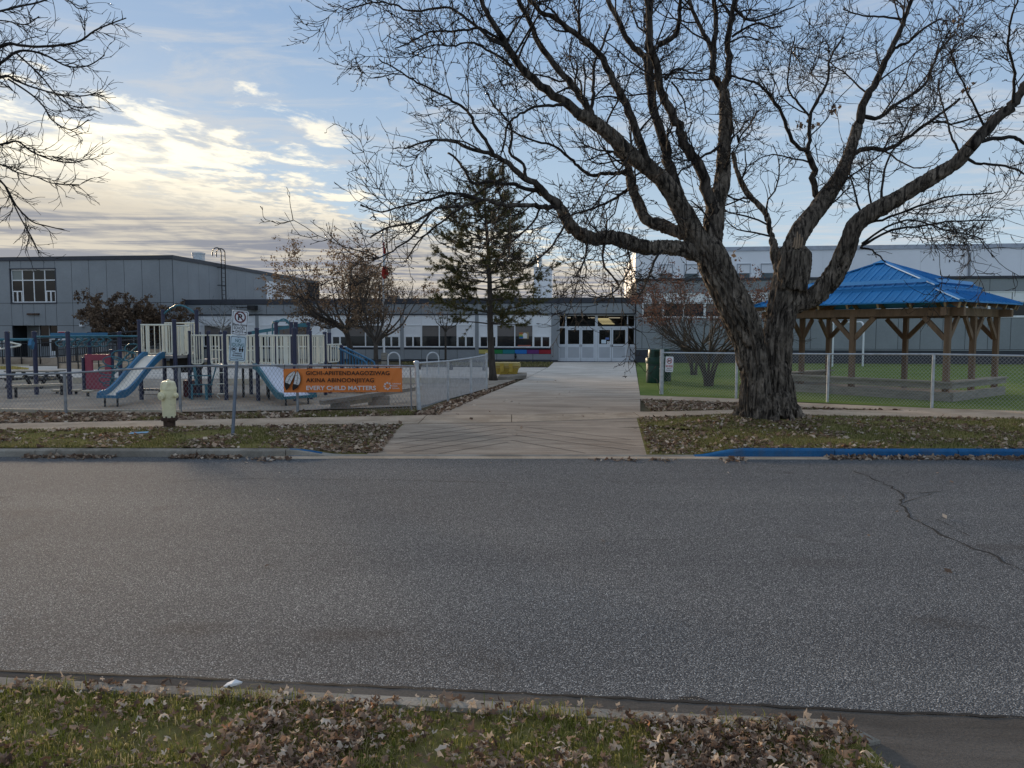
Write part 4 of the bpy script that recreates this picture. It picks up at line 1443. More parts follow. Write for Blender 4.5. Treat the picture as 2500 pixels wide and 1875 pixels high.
def smooth_path(pts, rad, per=5):
    """Catmull-Rom through the given points"""
    P = [np.asarray(p, float) for p in pts]
    out, ro = [], []
    for i in range(len(P) - 1):
        p0, p1, p2, p3 = P[max(0, i - 1)], P[i], P[i + 1], P[min(len(P) - 1, i + 2)]
        for s in range(per):
            t = s / per
            out.append(0.5 * ((2 * p1) + (-p0 + p2) * t + (2 * p0 - 5 * p1 + 4 * p2 - p3) * t * t + (-p0 + 3 * p1 - 3 * p2 + p3) * t ** 3))
            ro.append(rad[i] + (rad[i + 1] - rad[i]) * t)
    out.append(P[-1])
    ro.append(rad[-1])
    return np.array(out), np.array(ro)


def sprout(P, R, rng, per_m, len0, len1, ang=(25, 65), S=6, rr=0.6, rmin=0.003, t0=0.1, up=0.12, wob=0.35, lenfac=None, rtip=0.35, flat=None, curl=0.0, rcap=None):
    """children growing from parent lines P (N,S0,3)"""
    N, S0, _ = P.shape
    L = np.linalg.norm(np.diff(P, axis=1), axis=2).sum(1)
    cnt = rng.poisson(L * per_m * (1 - t0))
    idx = np.repeat(np.arange(N), cnt)
    M_ = len(idx)
    if M_ == 0:
        return np.zeros((0, S, 3)), np.zeros((0, S))
    t = t0 + (1 - t0) * rng.random(M_) ** 0.85
    f = t * (S0 - 1)
    i0 = np.minimum(f.astype(int), S0 - 2)
    w = (f - i0)[:, None]
    base = P[idx, i0] * (1 - w) + P[idx, i0 + 1] * w
    rb = R[idx, i0] * (1 - w[:, 0]) + R[idx, i0 + 1] * w[:, 0]
    T = P[idx, i0 + 1] - P[idx, i0]
    T /= np.linalg.norm(T, axis=1, keepdims=True) + 1e-9
    rnd = rng.normal(size=(M_, 3))
    if flat is not None:
        rnd[:, 2] *= flat
    perp = rnd - T * (rnd * T).sum(1, keepdims=True)
    perp /= np.linalg.norm(perp, axis=1, keepdims=True) + 1e-9
    a = np.radians(rng.uniform(ang[0], ang[1], M_))[:, None]
    D = T * np.cos(a) + perp * np.sin(a)
    ln = rng.uniform(len0, len1, M_)
    if lenfac is not None:
        ln *= lenfac(t)
    r0 = np.maximum(rb * rr * rng.uniform(0.7, 1.0, M_), rmin)
    if rcap:
        r0 = np.minimum(r0, rcap)
    pts = [base]
    cur = base.copy()
    d = D.copy()
    bend = rng.normal(size=(M_, 3)) * curl
    for s in range(S - 1):
        cur = cur + d * (ln / (S - 1))[:, None]
        pts.append(cur)
        d = d + rng.normal(size=(M_, 3)) * wob * 0.5 + bend + np.array([0, 0, up])
        d /= np.linalg.norm(d, axis=1, keepdims=True) + 1e-9
    Pn = np.stack(pts, 1)
    Rn = r0[:, None] * np.linspace(1, rtip, S)[None, :]
    Rn = np.maximum(Rn, rmin * 0.6)
    return Pn, Rn


def leaf_cards(pos, size, rng, droop=0.3, k=2):
    """small folded leaves, 2 faces each"""
    N = len(pos)
    a = rng.normal(size=(N, 3))
    a[:, 2] -= droop * 2
    a /= np.linalg.norm(a, axis=1, keepdims=True)
    b = rng.normal(size=(N, 3))
    b -= a * (a * b).sum(1, keepdims=True)
    b /= np.linalg.norm(b, axis=1, keepdims=True)
    c = np.cross(a, b)
    s = (size * rng.uniform(0.6, 1.25, N))[:, None]
    v = np.stack([pos, pos + (a * .5 + b * .38 + c * .12) * s, pos + a * s, pos + (a * .5 - b * .38 + c * .12) * s], 1).reshape(-1, 3)
    i = np.arange(N)[:, None] * 4
    f = np.concatenate([i + np.array([[0, 1, 2]]), i + np.array([[0, 2, 3]])])
    return v, f


def merge(lst):
    vs, fs, o = [], {}, 0
    for v, f in lst:
        vs.append(v)
        fs.setdefault(f.shape[1], []).append(f + o)
        o += len(v)
    return np.concatenate(vs), [np.concatenate(x) for x in fs.values()]


# ---- the big maple -------------------------------------------------
D0 = TREE.y
MAPLE = thing('maple_tree', 'big old bare maple with a forked furrowed trunk and broken stub on the kerb verge', 'tree', (TREE.x, TREE.y, 0))
trunk_lines = []


def px3(pts, dep):
    """[(x,y,width px)] with depth offsets interpolated from dep[0] to dep[1]"""
    P, R = [], []
    n = len(pts)
    seg = [0.0]
    for a, b in zip(pts, pts[1:]):
        seg.append(seg[-1] + math.hypot(b[0] - a[0], b[1] - a[1]))
    for (x, y, w), s in zip(pts, seg):
        t = s / seg[-1]
        Y = D0 + dep[0] + (dep[1] - dep[0]) * t ** 1.3
        P.append(np.array(A(x, y, Y)))
        R.append(w / 2 * Y / FOC)
    return P, R


def wts(pts, w0, w1):
    n = len(pts)
    return [(x, y, w0 + (w1 - w0) * (i / (n - 1)) ** 0.8) for i, (x, y) in enumerate(pts)]


BOLES = [
    (([(1843, 1062, 110), (1843, 1030, 96), (1843, 1000, 80), (1845, 950, 73), (1840, 900, 70), (1829, 851, 68), (1818, 800, 82), (1796, 746, 82), (1766, 690, 78), (1743, 640, 76), (1727, 600, 66)]), (-0.12, -0.2)),
    (([(1908, 1062, 104), (1907, 1030, 90), (1904, 1000, 78), (1901, 950, 73), (1894, 900, 71), (1896, 851, 70), (1904, 790, 70), (1914, 740, 72), (1926, 690, 74), (1936, 645, 74), (1942, 612, 68)]), (0.1, 0.25)),
]
SCAFF = [  # thick limbs that are fused with the boles
    ([(1727, 610, 60), (1700, 582, 50), (1658, 501, 42), (1624, 446, 38), (1581, 408, 36), (1532, 370, 33), (1474, 316, 29), (1416, 278, 26)], (-0.2, -0.9)),          # main left limb
    ([(1735, 630, 50), (1740, 580, 46), (1747, 501, 41), (1764, 442, 34), (1768, 361, 31), (1772, 289, 28), (1768, 221, 26)], (-0.1, 0.5)),                              # upright limb
    ([(1720, 628, 36), (1670, 608, 36), (1620, 604, 37), (1580, 606, 37), (1532, 592, 36), (1494, 580, 32), (1451, 583, 30), (1405, 563, 27), (1382, 536, 25), (1366, 505, 23)], (-0.2, -1.4)),   # low limb to the left
    ([(1918, 745, 44), (1950, 742, 46), (1983, 728, 44), (2031, 680, 44), (2061, 625, 44), (2075, 585, 42), (2087, 552, 40), (2120, 524, 38), (2163, 501, 37), (2240, 455, 34), (2325, 404, 32), (2367, 361, 30)], (0.2, -1.2)),  # long right limb
    ([(1938, 640, 52), (1942, 585, 46), (1985, 523, 42), (2023, 472, 36), (2057, 416, 31), (2078, 365, 25), (2093, 306, 22)], (0.3, 1.3)),                              # centre right limb
    ([(1917, 700, 40), (1906, 660, 24), (1896, 629, 20), (1883, 574, 15), (1870, 523, 14), (1849, 497, 13), (1819, 463, 12), (1798, 412, 10), (1790, 372, 8)], (0.15, 0.9)),
    ([(1700, 588, 30), (1658, 566, 30), (1611, 549, 27), (1578, 537, 25), (1562, 502, 23), (1548, 470, 21), (1538, 436, 19), (1530, 398, 16), (1501, 370, 13)], (-0.2, 0.8)),
]
LIMBS = [  # (pixel path, start width, end width, depth offsets)
    ([(1416, 278), (1382, 251), (1320, 208), (1262, 150), (1231, 100), (1200, 50), (1173, 0), (1150, -60)], 25, 9, (-0.9, -1.6)),
    ([(1768, 221), (1743, 183), (1740, 140), (1743, 106), (1747, 43), (1743, -20), (1735, -90)], 18, 9, (0.5, 0.9)),
    ([(1768, 221), (1777, 170), (1779, 106), (1785, 43), (1795, -10), (1810, -90)], 18, 10, (0.5, 0.2)),
    ([(1742, 140), (1735, 110), (1704, 51), (1679, 0), (1660, -60)], 13, 7, (0.6, 1.3)),
    ([(1748, 520), (1730, 478), (1709, 408), (1675, 357), (1653, 306), (1632, 263), (1615, 229), (1602, 149), (1590, 119), (1585, 43), (1577, -10), (1566, -90)], 30, 12, (-0.1, -1.0)),
    ([(1660, 505), (1645, 440), (1632, 404), (1615, 331), (1598, 272), (1585, 191), (1583, 120)], 30, 17, (-0.2, 0.6)),
    ([(1598, 272), (1578, 160), (1571, 135), (1544, 108), (1513, 58), (1486, 0), (1465, -60)], 19, 10, (0.5, 1.2)),
    ([(1443, 300), (1443, 278), (1405, 224), (1366, 174), (1320, 104), (1293, 46), (1266, -5), (1245, -60)], 21, 9, (-0.8, -0.2)),
    ([(1581, 400), (1551, 309), (1524, 239), (1493, 185), (1459, 135), (1397, 77), (1351, 42), (1320, 27), (1290, -10), (1270, -60)], 22, 8, (-0.6, -1.8)),
    ([(1440, 285), (1448, 240), (1451, 200), (1455, 154), (1470, 110), (1490, 60)], 10, 5, (-0.8, 0.4)),
    ([(1366, 505), (1335, 478), (1312, 455), (1274, 428), (1243, 405), (1204, 378), (1158, 363), (1100, 347), (1050, 343), (992, 363)], 22, 4, (-1.4, -2.4)),
    ([(1204, 378), (1185, 339), (1158, 309), (1139, 270), (1108, 247), (1050, 216), (1011, 197), (973, 170), (923, 147)], 10, 3, (-2.0, -2.6)),
    ([(1335, 476), (1297, 463), (1243, 451), (1197, 446), (1154, 444), (1135, 417), (1119, 393), (1095, 375)], 12, 5, (-1.4, -0.6)),
    ([(1364, 503), (1332, 505), (1293, 498), (1243, 505), (1216, 498), (1177, 490), (1127, 505), (1069, 509), (1011, 540), (954, 555), (907, 579)], 14, 4, (-1.4, -3.0)),
    ([(1177, 490), (1120, 470), (1060, 480), (1000, 500), (930, 515), (880, 500)], 8, 3, (-1.9, -1.2)),
    ([(1281, 436), (1274, 405), (1243, 374), (1247, 328), (1239, 293), (1208, 258), (1190, 225)], 9, 4, (-1.6, -0.8)),
    ([(1382, 253), (1350, 258), (1305, 262), (1270, 278), (1243, 303), (1235, 347), (1225, 375)], 8, 4, (-1.0, -1.6)),
    ([(1530, 415), (1513, 420), (1474, 424), (1443, 428), (1416, 413), (1397, 390), (1374, 374), (1347, 355), (1312, 343), (1274, 328), (1239, 310)], 11, 4, (0.5, 0.8)),
    ([(1548, 460), (1532, 463), (1497, 490), (1451, 509), (1397, 525), (1370, 548)], 9, 4, (0.6, 0.2)),
    ([(1231, 105), (1190, 76), (1166, 69), (1119, 71), (1050, 81), (1011, 100), (965, 120)], 8, 3, (-1.2, -2.0)),
    ([(1238, 125), (1227, 112), (1189, 85), (1158, 58), (1119, 31), (1085, 19), (1011, 25), (965, 12), (907, 6), (850, 25)], 10, 3, (-1.3, -0.4)),
    ([(1250, 160), (1216, 135), (1181, 116), (1150, 102), (1100, 112), (1058, 112), (1010, 130)], 7, 3, (-1.2, -2.4)),
    ([(1093, 306), (1093, 306)], 0, 0, (0, 0)),
    ([(2093, 306), (2108, 246), (2142, 200), (2163, 153), (2185, 102), (2206, 47), (2223, -5), (2240, -70)], 21, 7, (1.3, 1.9)),
    ([(2023, 478), (1993, 480), (1981, 442), (1989, 416), (1972, 374)], 17, 14, (0.9, 0.5)),
    ([(1972, 374), (1934, 340), (1913, 276), (1891, 246), (1857, 204), (1806, 191), (1775, 180)], 11, 4, (0.5, -0.4)),
    ([(1972, 374), (1976, 340), (1979, 276), (2006, 225), (2023, 191), (2030, 140), (2060, 90)], 11, 4, (0.5, 1.2)),
    ([(1979, 290), (1950, 255), (1925, 215), (1930, 150), (1940, 90)], 6, 3, (0.7, 0.2)),
    ([(2083, 372), (2125, 361), (2168, 365), (2214, 336), (2257, 306), (2299, 276), (2340, 240)], 13, 5, (1.0, 0.2)),
    ([(2257, 306), (2282, 300), (2338, 302), (2410, 276), (2450, 262)], 7, 3, (0.4, -0.6)),
    ([(2104, 284), (2146, 289), (2176, 263), (2223, 234), (2257, 204), (2282, 153), (2300, 119), (2330, 80)], 11, 4, (1.4, 2.2)),
    ([(2172, 137), (2190, 115), (2219, 102), (2261, 68), (2300, 45)], 9, 4, (1.7, 1.0)),
    ([(2206, 47), (2160, 45), (2110, 38), (2060, 25)], 6, 3, (1.8, 1.0)),
    ([(2367, 361), (2431, 297), (2474, 251), (2500, 212), (2570, 130), (2620, 30)], 30, 14, (-1.2, -2.0)),
    ([(2367, 353), (2410, 340), (2474, 336), (2500, 348), (2560, 352), (2640, 330)], 12, 5, (-1.2, -0.4)),
    ([(2355, 380), (2380, 397), (2410, 399), (2465, 408), (2500, 425), (2550, 440)], 8, 4, (-1.1, -2.4)),
    ([(2342, 370), (2321, 327), (2308, 280), (2295, 230), (2290, 190)], 6, 3, (-1.0, -0.2)),
    ([(2110, 545), (2155, 534), (2240, 501), (2325, 476), (2410, 472), (2450, 465)], 7, 3, (-0.2, -1.4)),
    ([(2104, 600), (2176, 565), (2257, 548), (2325, 540), (2423, 538)], 7, 3, (-0.1, 0.9)),
    ([(2104, 595), (2165, 553), (2230, 540), (2300, 560), (2400, 585)], 6, 3, (-0.1, -1.6)),
    ([(2100, 604), (2130, 612), (2165, 640)], 6, 3, (0, -0.6)),
    ([(2104, 531), (2091, 480), (2078, 425), (2075, 390)], 6, 3, (-0.2, 0.5)),
    ([(2151, 503), (2155, 450), (2172, 382), (2197, 340), (2230, 270)], 7, 3, (-0.4, 0.6)),
    ([(2130, 515), (2120, 460), (2128, 400)], 5, 3, (-0.3, -1.0)),
    ([(2401, 305), (2367, 229), (2338, 174), (2320, 120)], 6, 3, (-1.4, -2.2)),
    ([(2474, 251), (2478, 180), (2460, 120), (2470, 50), (2490, 0)], 8, 4, (-1.6, -2.6)),
    ([(1620, 604), (1600, 640), (1580, 690), (1560, 730)], 7, 3, (-0.5, -1.3)),
    ([(1480, 580), (1470, 640), (1500, 680), (1512, 700), (1480, 720), (1440, 725)], 6, 3, (-0.9, -1.6)),
    ([(1530, 595), (1540, 650), (1512, 698)], 5, 3, (-0.6, -1.4)),
    ([(1440, 575), (1425, 640), (1400, 680)], 6, 3, (-1.0, -2.0)),
    ([(1382, 540), (1350, 600), (1300, 640), (1270, 655)], 6, 3, (-1.4, -2.2)),
    ([(1320, 500), (1300, 545), (1240, 600), (1215, 640)], 6, 3, (-1.5, -0.6)),
    ([(1050, 520), (1010, 575), (960, 610), (915, 635)], 6, 3, (-2.4, -3.2)),
    ([(1127, 505), (1075, 545), (1020, 590), (985, 640)], 6, 3, (-2.2, -1.5)),
    ([(1740, 560), (1720, 520), (1690, 490)], 6, 3, (-0.1, -0.9)),
    ([(1768, 350), (1720, 380), (1690, 400)], 8, 4, (0.2, -0.4)),
    ([(1800, 330), (1806, 345), (1808, 335), (1830, 300), (1850, 270)], 6, 3, (0.2, -0.8)),
    ([(1582, 120), (1581, 43), (1590, -20), (1600, -90)], 16, 9, (0.6, 1.0)),
    ([(1605, 110), (1650, 85), (1662, 40), (1660, -20)], 14, 7, (-0.7, -1.4)),
    ([(1625, 195), (1650, 170), (1690, 175), (1715, 180)], 6, 3, (-0.7, -1.6)),
    ([(1640, 200), (1668, 235), (1675, 290)], 5, 3, (-0.7, 0.2)),
    ([(1535, 380), (1510, 420), (1480, 450), (1460, 500)], 5, 3, (-0.7, -1.6)),
    ([(1794, 20), (1830, 50), (1880, 40), (1940, 15)], 7, 3, (0.3, 1.2)),
    ([(1787, 90), (1840, 60), (1880, 68), (1910, 62)], 6, 3, (0.3, -0.6)),
    ([(1779, 105), (1820, 90), (1850, 100)], 5, 3, (0.3, 1.0)),
]
LIMBS = [l for l in LIMBS if l[1] > 0]


def build_maple():
    nrng = np.random.default_rng(7)
    # fused trunk
    tb = MB()
    for pts, dep in BOLES + SCAFF:
        P, R = px3(pts, dep)
        P, R = smooth_path(P, R, 4)
        tb.tube([Vector(p) for p in P], list(R), 14)
    # root flare
    rr = random.Random(3)
    for i in range(11):
        a = 2 * PI * i / 11 + rr.uniform(-0.2, 0.2)
        r = rr.uniform(0.62, 0.85)
        cx_, cy_ = TREE.x, TREE.y + 0.0
        tb.tube([(cx_ + math.cos(a) * 0.34, cy_ + math.sin(a) * 0.3, 0.62), (cx_ + math.cos(a) * 0.52, cy_ + math.sin(a) * 0.46, 0.24), (cx_ + math.cos(a) * r, cy_ + math.sin(a) * r * 0.9, -0.05)], [0.12, 0.13, 0.08], 10)
    # jagged stub on the right bole
    for pts in ([(1932, 710, 76), (1938, 660, 78), (1940, 622, 76), (1940, 612, 70)], [(1912, 660, 26), (1911, 625, 24), (1911, 606, 14)], [(1930, 640, 40), (1933, 602, 34), (1937, 575, 20), (1939, 556, 6)], [(1946, 640, 38), (1948, 600, 28), (1950, 572, 12)], [(1964, 650, 26), (1967, 625, 22), (1969, 604, 9)], [(1921, 640, 26), (1921, 610, 20), (1920, 590, 7)]):
        P, R = px3(pts, (0.10, 0.10))
        P, R = smooth_path(P, R, 3)
        tb.tube([Vector(p) for p in P], list(R), 10)
    o = tb.build('trunk', M['bark'])
    rm = o.modifiers.new('r', 'REMESH')
    rm.mode = 'VOXEL'
    rm.voxel_size = 0.021
    dg = bpy.context.evaluated_depsgraph_get()
    me = bpy.data.meshes.new_from_object(o.evaluated_get(dg))
    co = np.empty(len(me.vertices) * 3, dtype=np.float32)
    me.vertices.foreach_get('co', co)
    co = co.reshape(-1, 3).astype(float)
    faces = np.empty(len(me.loops), dtype=np.int32)
    me.loops.foreach_get('vertex_index', faces)
    ls = np.empty(len(me.polygons), dtype=np.int32)
    me.polygons.foreach_get('loop_total', ls)
    quads = faces.reshape(-1, 4) if (ls == 4).all() else None
    # laplacian smoothing on the quad mesh
    e = np.concatenate([quads[:, [0, 1]], quads[:, [1, 2]], quads[:, [2, 3]], quads[:, [3, 0]]])
    for _ in range(4):
        acc = np.zeros_like(co)
        cnt = np.zeros(len(co))
        np.add.at(acc, e[:, 0], co[e[:, 1]])
        np.add.at(cnt, e[:, 0], 1)
        np.add.at(acc, e[:, 1], co[e[:, 0]])
        np.add.at(cnt, e[:, 1], 1)
        co = co * 0.45 + 0.55 * acc / np.maximum(cnt, 1)[:, None]
    fn = np.cross(co[quads[:, 2]] - co[quads[:, 0]], co[quads[:, 3]] - co[quads[:, 1]])
    vn = np.zeros_like(co)
    for j in range(4):
        np.add.at(vn, quads[:, j], fn)
    vn /= np.linalg.norm(vn, axis=1, keepdims=True) + 1e-12
    # furrows run along the boles: noise stretched with height, plus the lean
    disp = np.empty(len(co))
    nz = mnoise.noise
    for i, (x, y, z) in enumerate(co):
        sl = x + 0.55 * max(0, z - 1.6) * (1 if x < TREE.x else -0.5)
        wv = 0.12 * nz((x * 3, y * 3, z * 2.2))
        a = abs(nz((sl * 8.0 + wv * 6, y * 8.0, z * 0.9)))
        b = abs(nz((sl * 17.0 + 7 + wv * 9, y * 17.0, z * 2.6)))
        c = nz((x * 30, y * 30, z * 14))
        g = nz((x * 2.3, y * 2.3, z * 1.1 + 9))
        amp = 1.0 if z < 2.2 else max(0.42, 1.0 - (z - 2.2) * 0.28)
        disp[i] = amp * (-0.060 * (1 - min(1, a * 3.0)) ** 1.6 - 0.034 * (1 - min(1, b * 3)) ** 2 + 0.014 * c + 0.055 * g) + 0.022
    co = co + vn * disp[:, None]
    bpy.data.objects.remove(o, do_unlink=True)
    mesh_np('trunk', co, [quads], M['trunk_bark'], True, MAPLE)
    # pale bare wood on the broken stub
    spl = MB()
    for i, (x, y, w, y2) in enumerate(((1930, 606, 4, 582), (1936, 610, 6, 568), (1942, 608, 5, 574), (1948, 606, 4, 582))):
        P, R = px3([(x, y, w), ((x + 3), (y + y2) / 2, w * 0.9), (x + 4, y2, 3)], (-0.02, -0.02))
        for p in P:
            p[1] -= 0.15
        spl.tube([Vector(p) for p in P], R, 6)
    spl.build('bare_wood', M['deadwood'], MAPLE, True)
    # limbs
    lines, rads = [], []
    for pts, dep in SCAFF:
        P, R = px3(pts, dep)
        P, R = smooth_path(P, R, 3)
        P, R, L = resample(P[len(P) // 4:], R[len(R) // 4:], 24)
        lines.append(P)
        rads.append(R)
    for i, (path, w0, w1, dep) in enumerate(LIMBS):
        jit = random.Random(i)
        path = [path[0]] + [(x + jit.uniform(-3, 3), y + jit.uniform(-3, 3)) for x, y in path[1:]]
        P, R = px3(wts(path, w0, w1), dep)
        P, R = smooth_path(P, R, 4)
        kink = nrng.normal(size=P.shape) * (np.array(R)[:, None] * 0.13 + 0.005)
        kink[0] = 0
        P = P + kink
        # knobbly
        R = np.array(R) * (1 + 0.10 * np.sin(np.arange(len(R)) * 2.1 + i) * nrng.uniform(0.3, 1.0, len(R)))
        n = 10 if w0 > 12 else 7
        mb = MB().tube([Vector(p) for p in P], list(R), n)
        mb.build('limb' if w0 > 12 else 'branch', M['bark'] if w0 > 12 else M['bark_thin'], MAPLE, 'all')
        P, R, L = resample(P, R, 24)
        lines.append(P)
        rads.append(R)
    P0, R0 = np.stack(lines), np.stack(rads)
    thick = R0.mean(1)
    # boughs, twigs, spurs
    w = np.where(thick > 0.10)[0]
    thin = np.where(thick <= 0.10)[0]
    a1, r1 = sprout(P0[thin], R0[thin], nrng, 2.6, 0.6, 1.9, (30, 70), 8, 0.55, 0.009, 0.10, 0.07, 0.42, curl=0.05, rcap=0.022)
    a2, r2 = sprout(P0[w], R0[w], nrng, 1.2, 0.6, 1.7, (40, 85), 8, 0.3, 0.009, 0.2, 0.10, 0.48, curl=0.05, rcap=0.022)
    B1, BR1 = np.concatenate([a1, a2]), np.concatenate([r1, r2])
    b1, br1 = sprout(B1, BR1, nrng, 7.4, 0.25, 0.85, (30, 65), 6, 0.6, 0.0078, 0.1, 0.10, 0.45, curl=0.05, rcap=0.011)
    b0, br0 = sprout(P0[thin], R0[thin], nrng, 5.4, 0.25, 0.85, (35, 75), 6, 0.4, 0.0078, 0.2, 0.10, 0.45, curl=0.05, rcap=0.011)
    B2, BR2 = np.concatenate([b1, b0]), np.concatenate([br1, br0])
    B3, BR3 = sprout(B2, BR2, nrng, 5.6, 0.09, 0.32, (30, 60), 4, 0.7, 0.0066, 0.15, 0.16, 0.5, rcap=0.0085)
    B4, BR4 = sprout(B3, BR3, nrng, 3.5, 0.035, 0.085, (35, 65), 3, 0.9, 0.0066, 0.3, 0.1, 0.4, rtip=1.3, rcap=0.008)
    v, f = batch_tubes(B1, BR1, 5)
    tag(mesh_np('bough', v, [f], M['bark_thin'], True, MAPLE), kind='stuff')
    v, f = merge([batch_tubes(B2, BR2, 3), batch_tubes(B3, BR3, 3), batch_tubes(B4, BR4, 3)])
    tag(mesh_np('twigs', v, f, M['bark_thin'], False, MAPLE), kind='stuff')
    # a few dead leaf bunches still hanging
    pos = []
    for x, y in ((2042, 265), (2035, 270), (1960, 300), (1957, 305), (1990, 302), (2326, 50), (2340, 48), (2362, 212), (1800, 632), (2030, 268), (1500, 215)):
        c = np.array(A(x, y, D0 + 0.5))
        pos.append(c + nrng.normal(size=(7, 3)) * 0.06)
    v, f = leaf_cards(np.concatenate(pos), 0.10, nrng, 0.5)
    tag(mesh_np('leaves', v, [f], M['leaf_dark'], False, MAPLE), kind='stuff')
    print('maple twigs', len(B1), len(B2), len(B3), len(B4))


build_maple()


# ---- the tree whose boughs reach in from the left ---------------------
def build_left_tree():
    nrng = np.random.default_rng(21)
    Yt = 13.0
    base = G(-330, 1060)
    t = thing('street_tree', 'bare tree standing out of view with boughs hanging in at the upper left edge', 'tree', (base.x, base.y, 0))
    bx, by = base.x, base.y
    tb = MB().tube([(bx, by, -0.1), (bx + .02, by, 0.6), (bx - .05, by, 1.8), (bx + .1, by, 3.2), (bx + .15, by, 5.5), (bx + .3, by, 8.0), (bx + .3, by, 10.5)], [0.5, 0.36, 0.31, 0.3, 0.25, 0.16, 0.05], 14)
    tb.build('trunk', M['bark'], t, 'all')
    paths = [
        ([(-300, 330), (-150, 200), (0, 114), (50, 111), (96, 114), (185, 104), (231, 75), (270, 58), (308, 44)], 20, 3, (0, -0.6)),
        ([(-310, 300), (-120, 230), (0, 155), (39, 127), (77, 125), (116, 137), (166, 162), (216, 160), (255, 135)], 16, 3, (0, 0.8)),
        ([(-300, 380), (-120, 260), (0, 189), (39, 197), (77, 212), (135, 228), (193, 235), (247, 225)], 17, 3, (0, -1.2)),
        ([(20, 193), (77, 231), (108, 262), (127, 293), (174, 317), (216, 292)], 8, 3, (-0.8, -1.4)),
        ([(40, 130), (96, 181), (135, 228), (174, 258), (224, 262)], 7, 3, (0.4, -0.2)),
        ([(-310, 430), (-130, 370), (0, 353), (42, 345), (77, 370), (127, 390), (174, 397), (216, 388)], 13, 3, (0, 0.6)),
        ([(-120, 372), (0, 401), (39, 420), (89, 432), (127, 447), (193, 451)], 9, 3, (0.3, -0.5)),
        ([(-100, 380), (0, 440), (39, 501), (77, 540), (116, 552), (158, 562)], 10, 3, (0.3, 1.0)),
        ([(10, 450), (50, 532), (77, 579), (95, 618)], 6, 3, (0.5, 0.2)),
        ([(-300, 180), (-100, 60), (30, 20), (96, 5), (160, -20)], 12, 4, (0, 1.0)),
        ([(-100, 60), (0, 50), (60, 60), (95, 40)], 7, 3, (0.3, -0.5)),
        ([(90, -30), (165, 0), (190, 20), (212, 17)], 7, 3, (0.6, 0.8)),
        ([(-310, 120), (-200, -80), (-80, -200)], 20, 8, (0, 0.5)),
        ([(-340, 300), (-480, 200), (-640, 60), (-760, 20)], 20, 5, (0, 0.5)),
        ([(-340, 400), (-500, 330), (-700, 320), (-820, 360)], 18, 5, (0, -1)),
        ([(-330, 200), (-380, 0), (-460, -200)], 16, 5, (0, 1)),
    ]
    lines, rads = [], []
    for i, (path, w0, w1, dep) in enumerate(paths):
        P, R = [], []
        n = len(path)
        for j, (x, y) in enumerate(path):
            Y = Yt + lerp(dep[0], dep[1], j / (n - 1))
            P.append(np.array(A(x, y, Y)))
            R.append(lerp(w0 * 0.62, w1 * 0.8, (j / (n - 1)) ** 0.6) / 2 * Y / FOC)
        P, R = smooth_path(P, R, 4)
        MB().tube([Vector(p) for p in P], list(R), 6).build('branch', M['bark_thin'], t, 'all')
        P, R, L = resample(P, R, 24)
        lines.append(P)
        rads.append(R)
    P0, R0 = np.stack(lines), np.stack(rads)
    B1, BR1 = sprout(P0, R0, nrng, 9.0, 0.25, 0.85, (20, 55), 7, 0.5, 0.0075, 0.2, -0.02, 0.35, curl=0.05, rcap=0.011, lenfac=lambda t: 1.1 - 0.8 * t)
    B2, BR2 = sprout(B1, BR1, nrng, 7.5, 0.12, 0.45, (20, 50), 5, 0.7, 0.0068, 0.1, 0.03, 0.35, curl=0.06, rcap=0.010)
    B3, BR3 = sprout(B2, BR2, nrng, 4.0, 0.08, 0.25, (25, 50), 4, 0.7, 0.0055, 0.2, 0.10, 0.4, rcap=0.008)
    v, f = merge([batch_tubes(B1, BR1, 4), batch_tubes(B2, BR2, 3), batch_tubes(B3, BR3, 3)])
    tag(mesh_np('twigs', v, f, M['bark_thin'], False, t), kind='stuff')


build_left_tree()


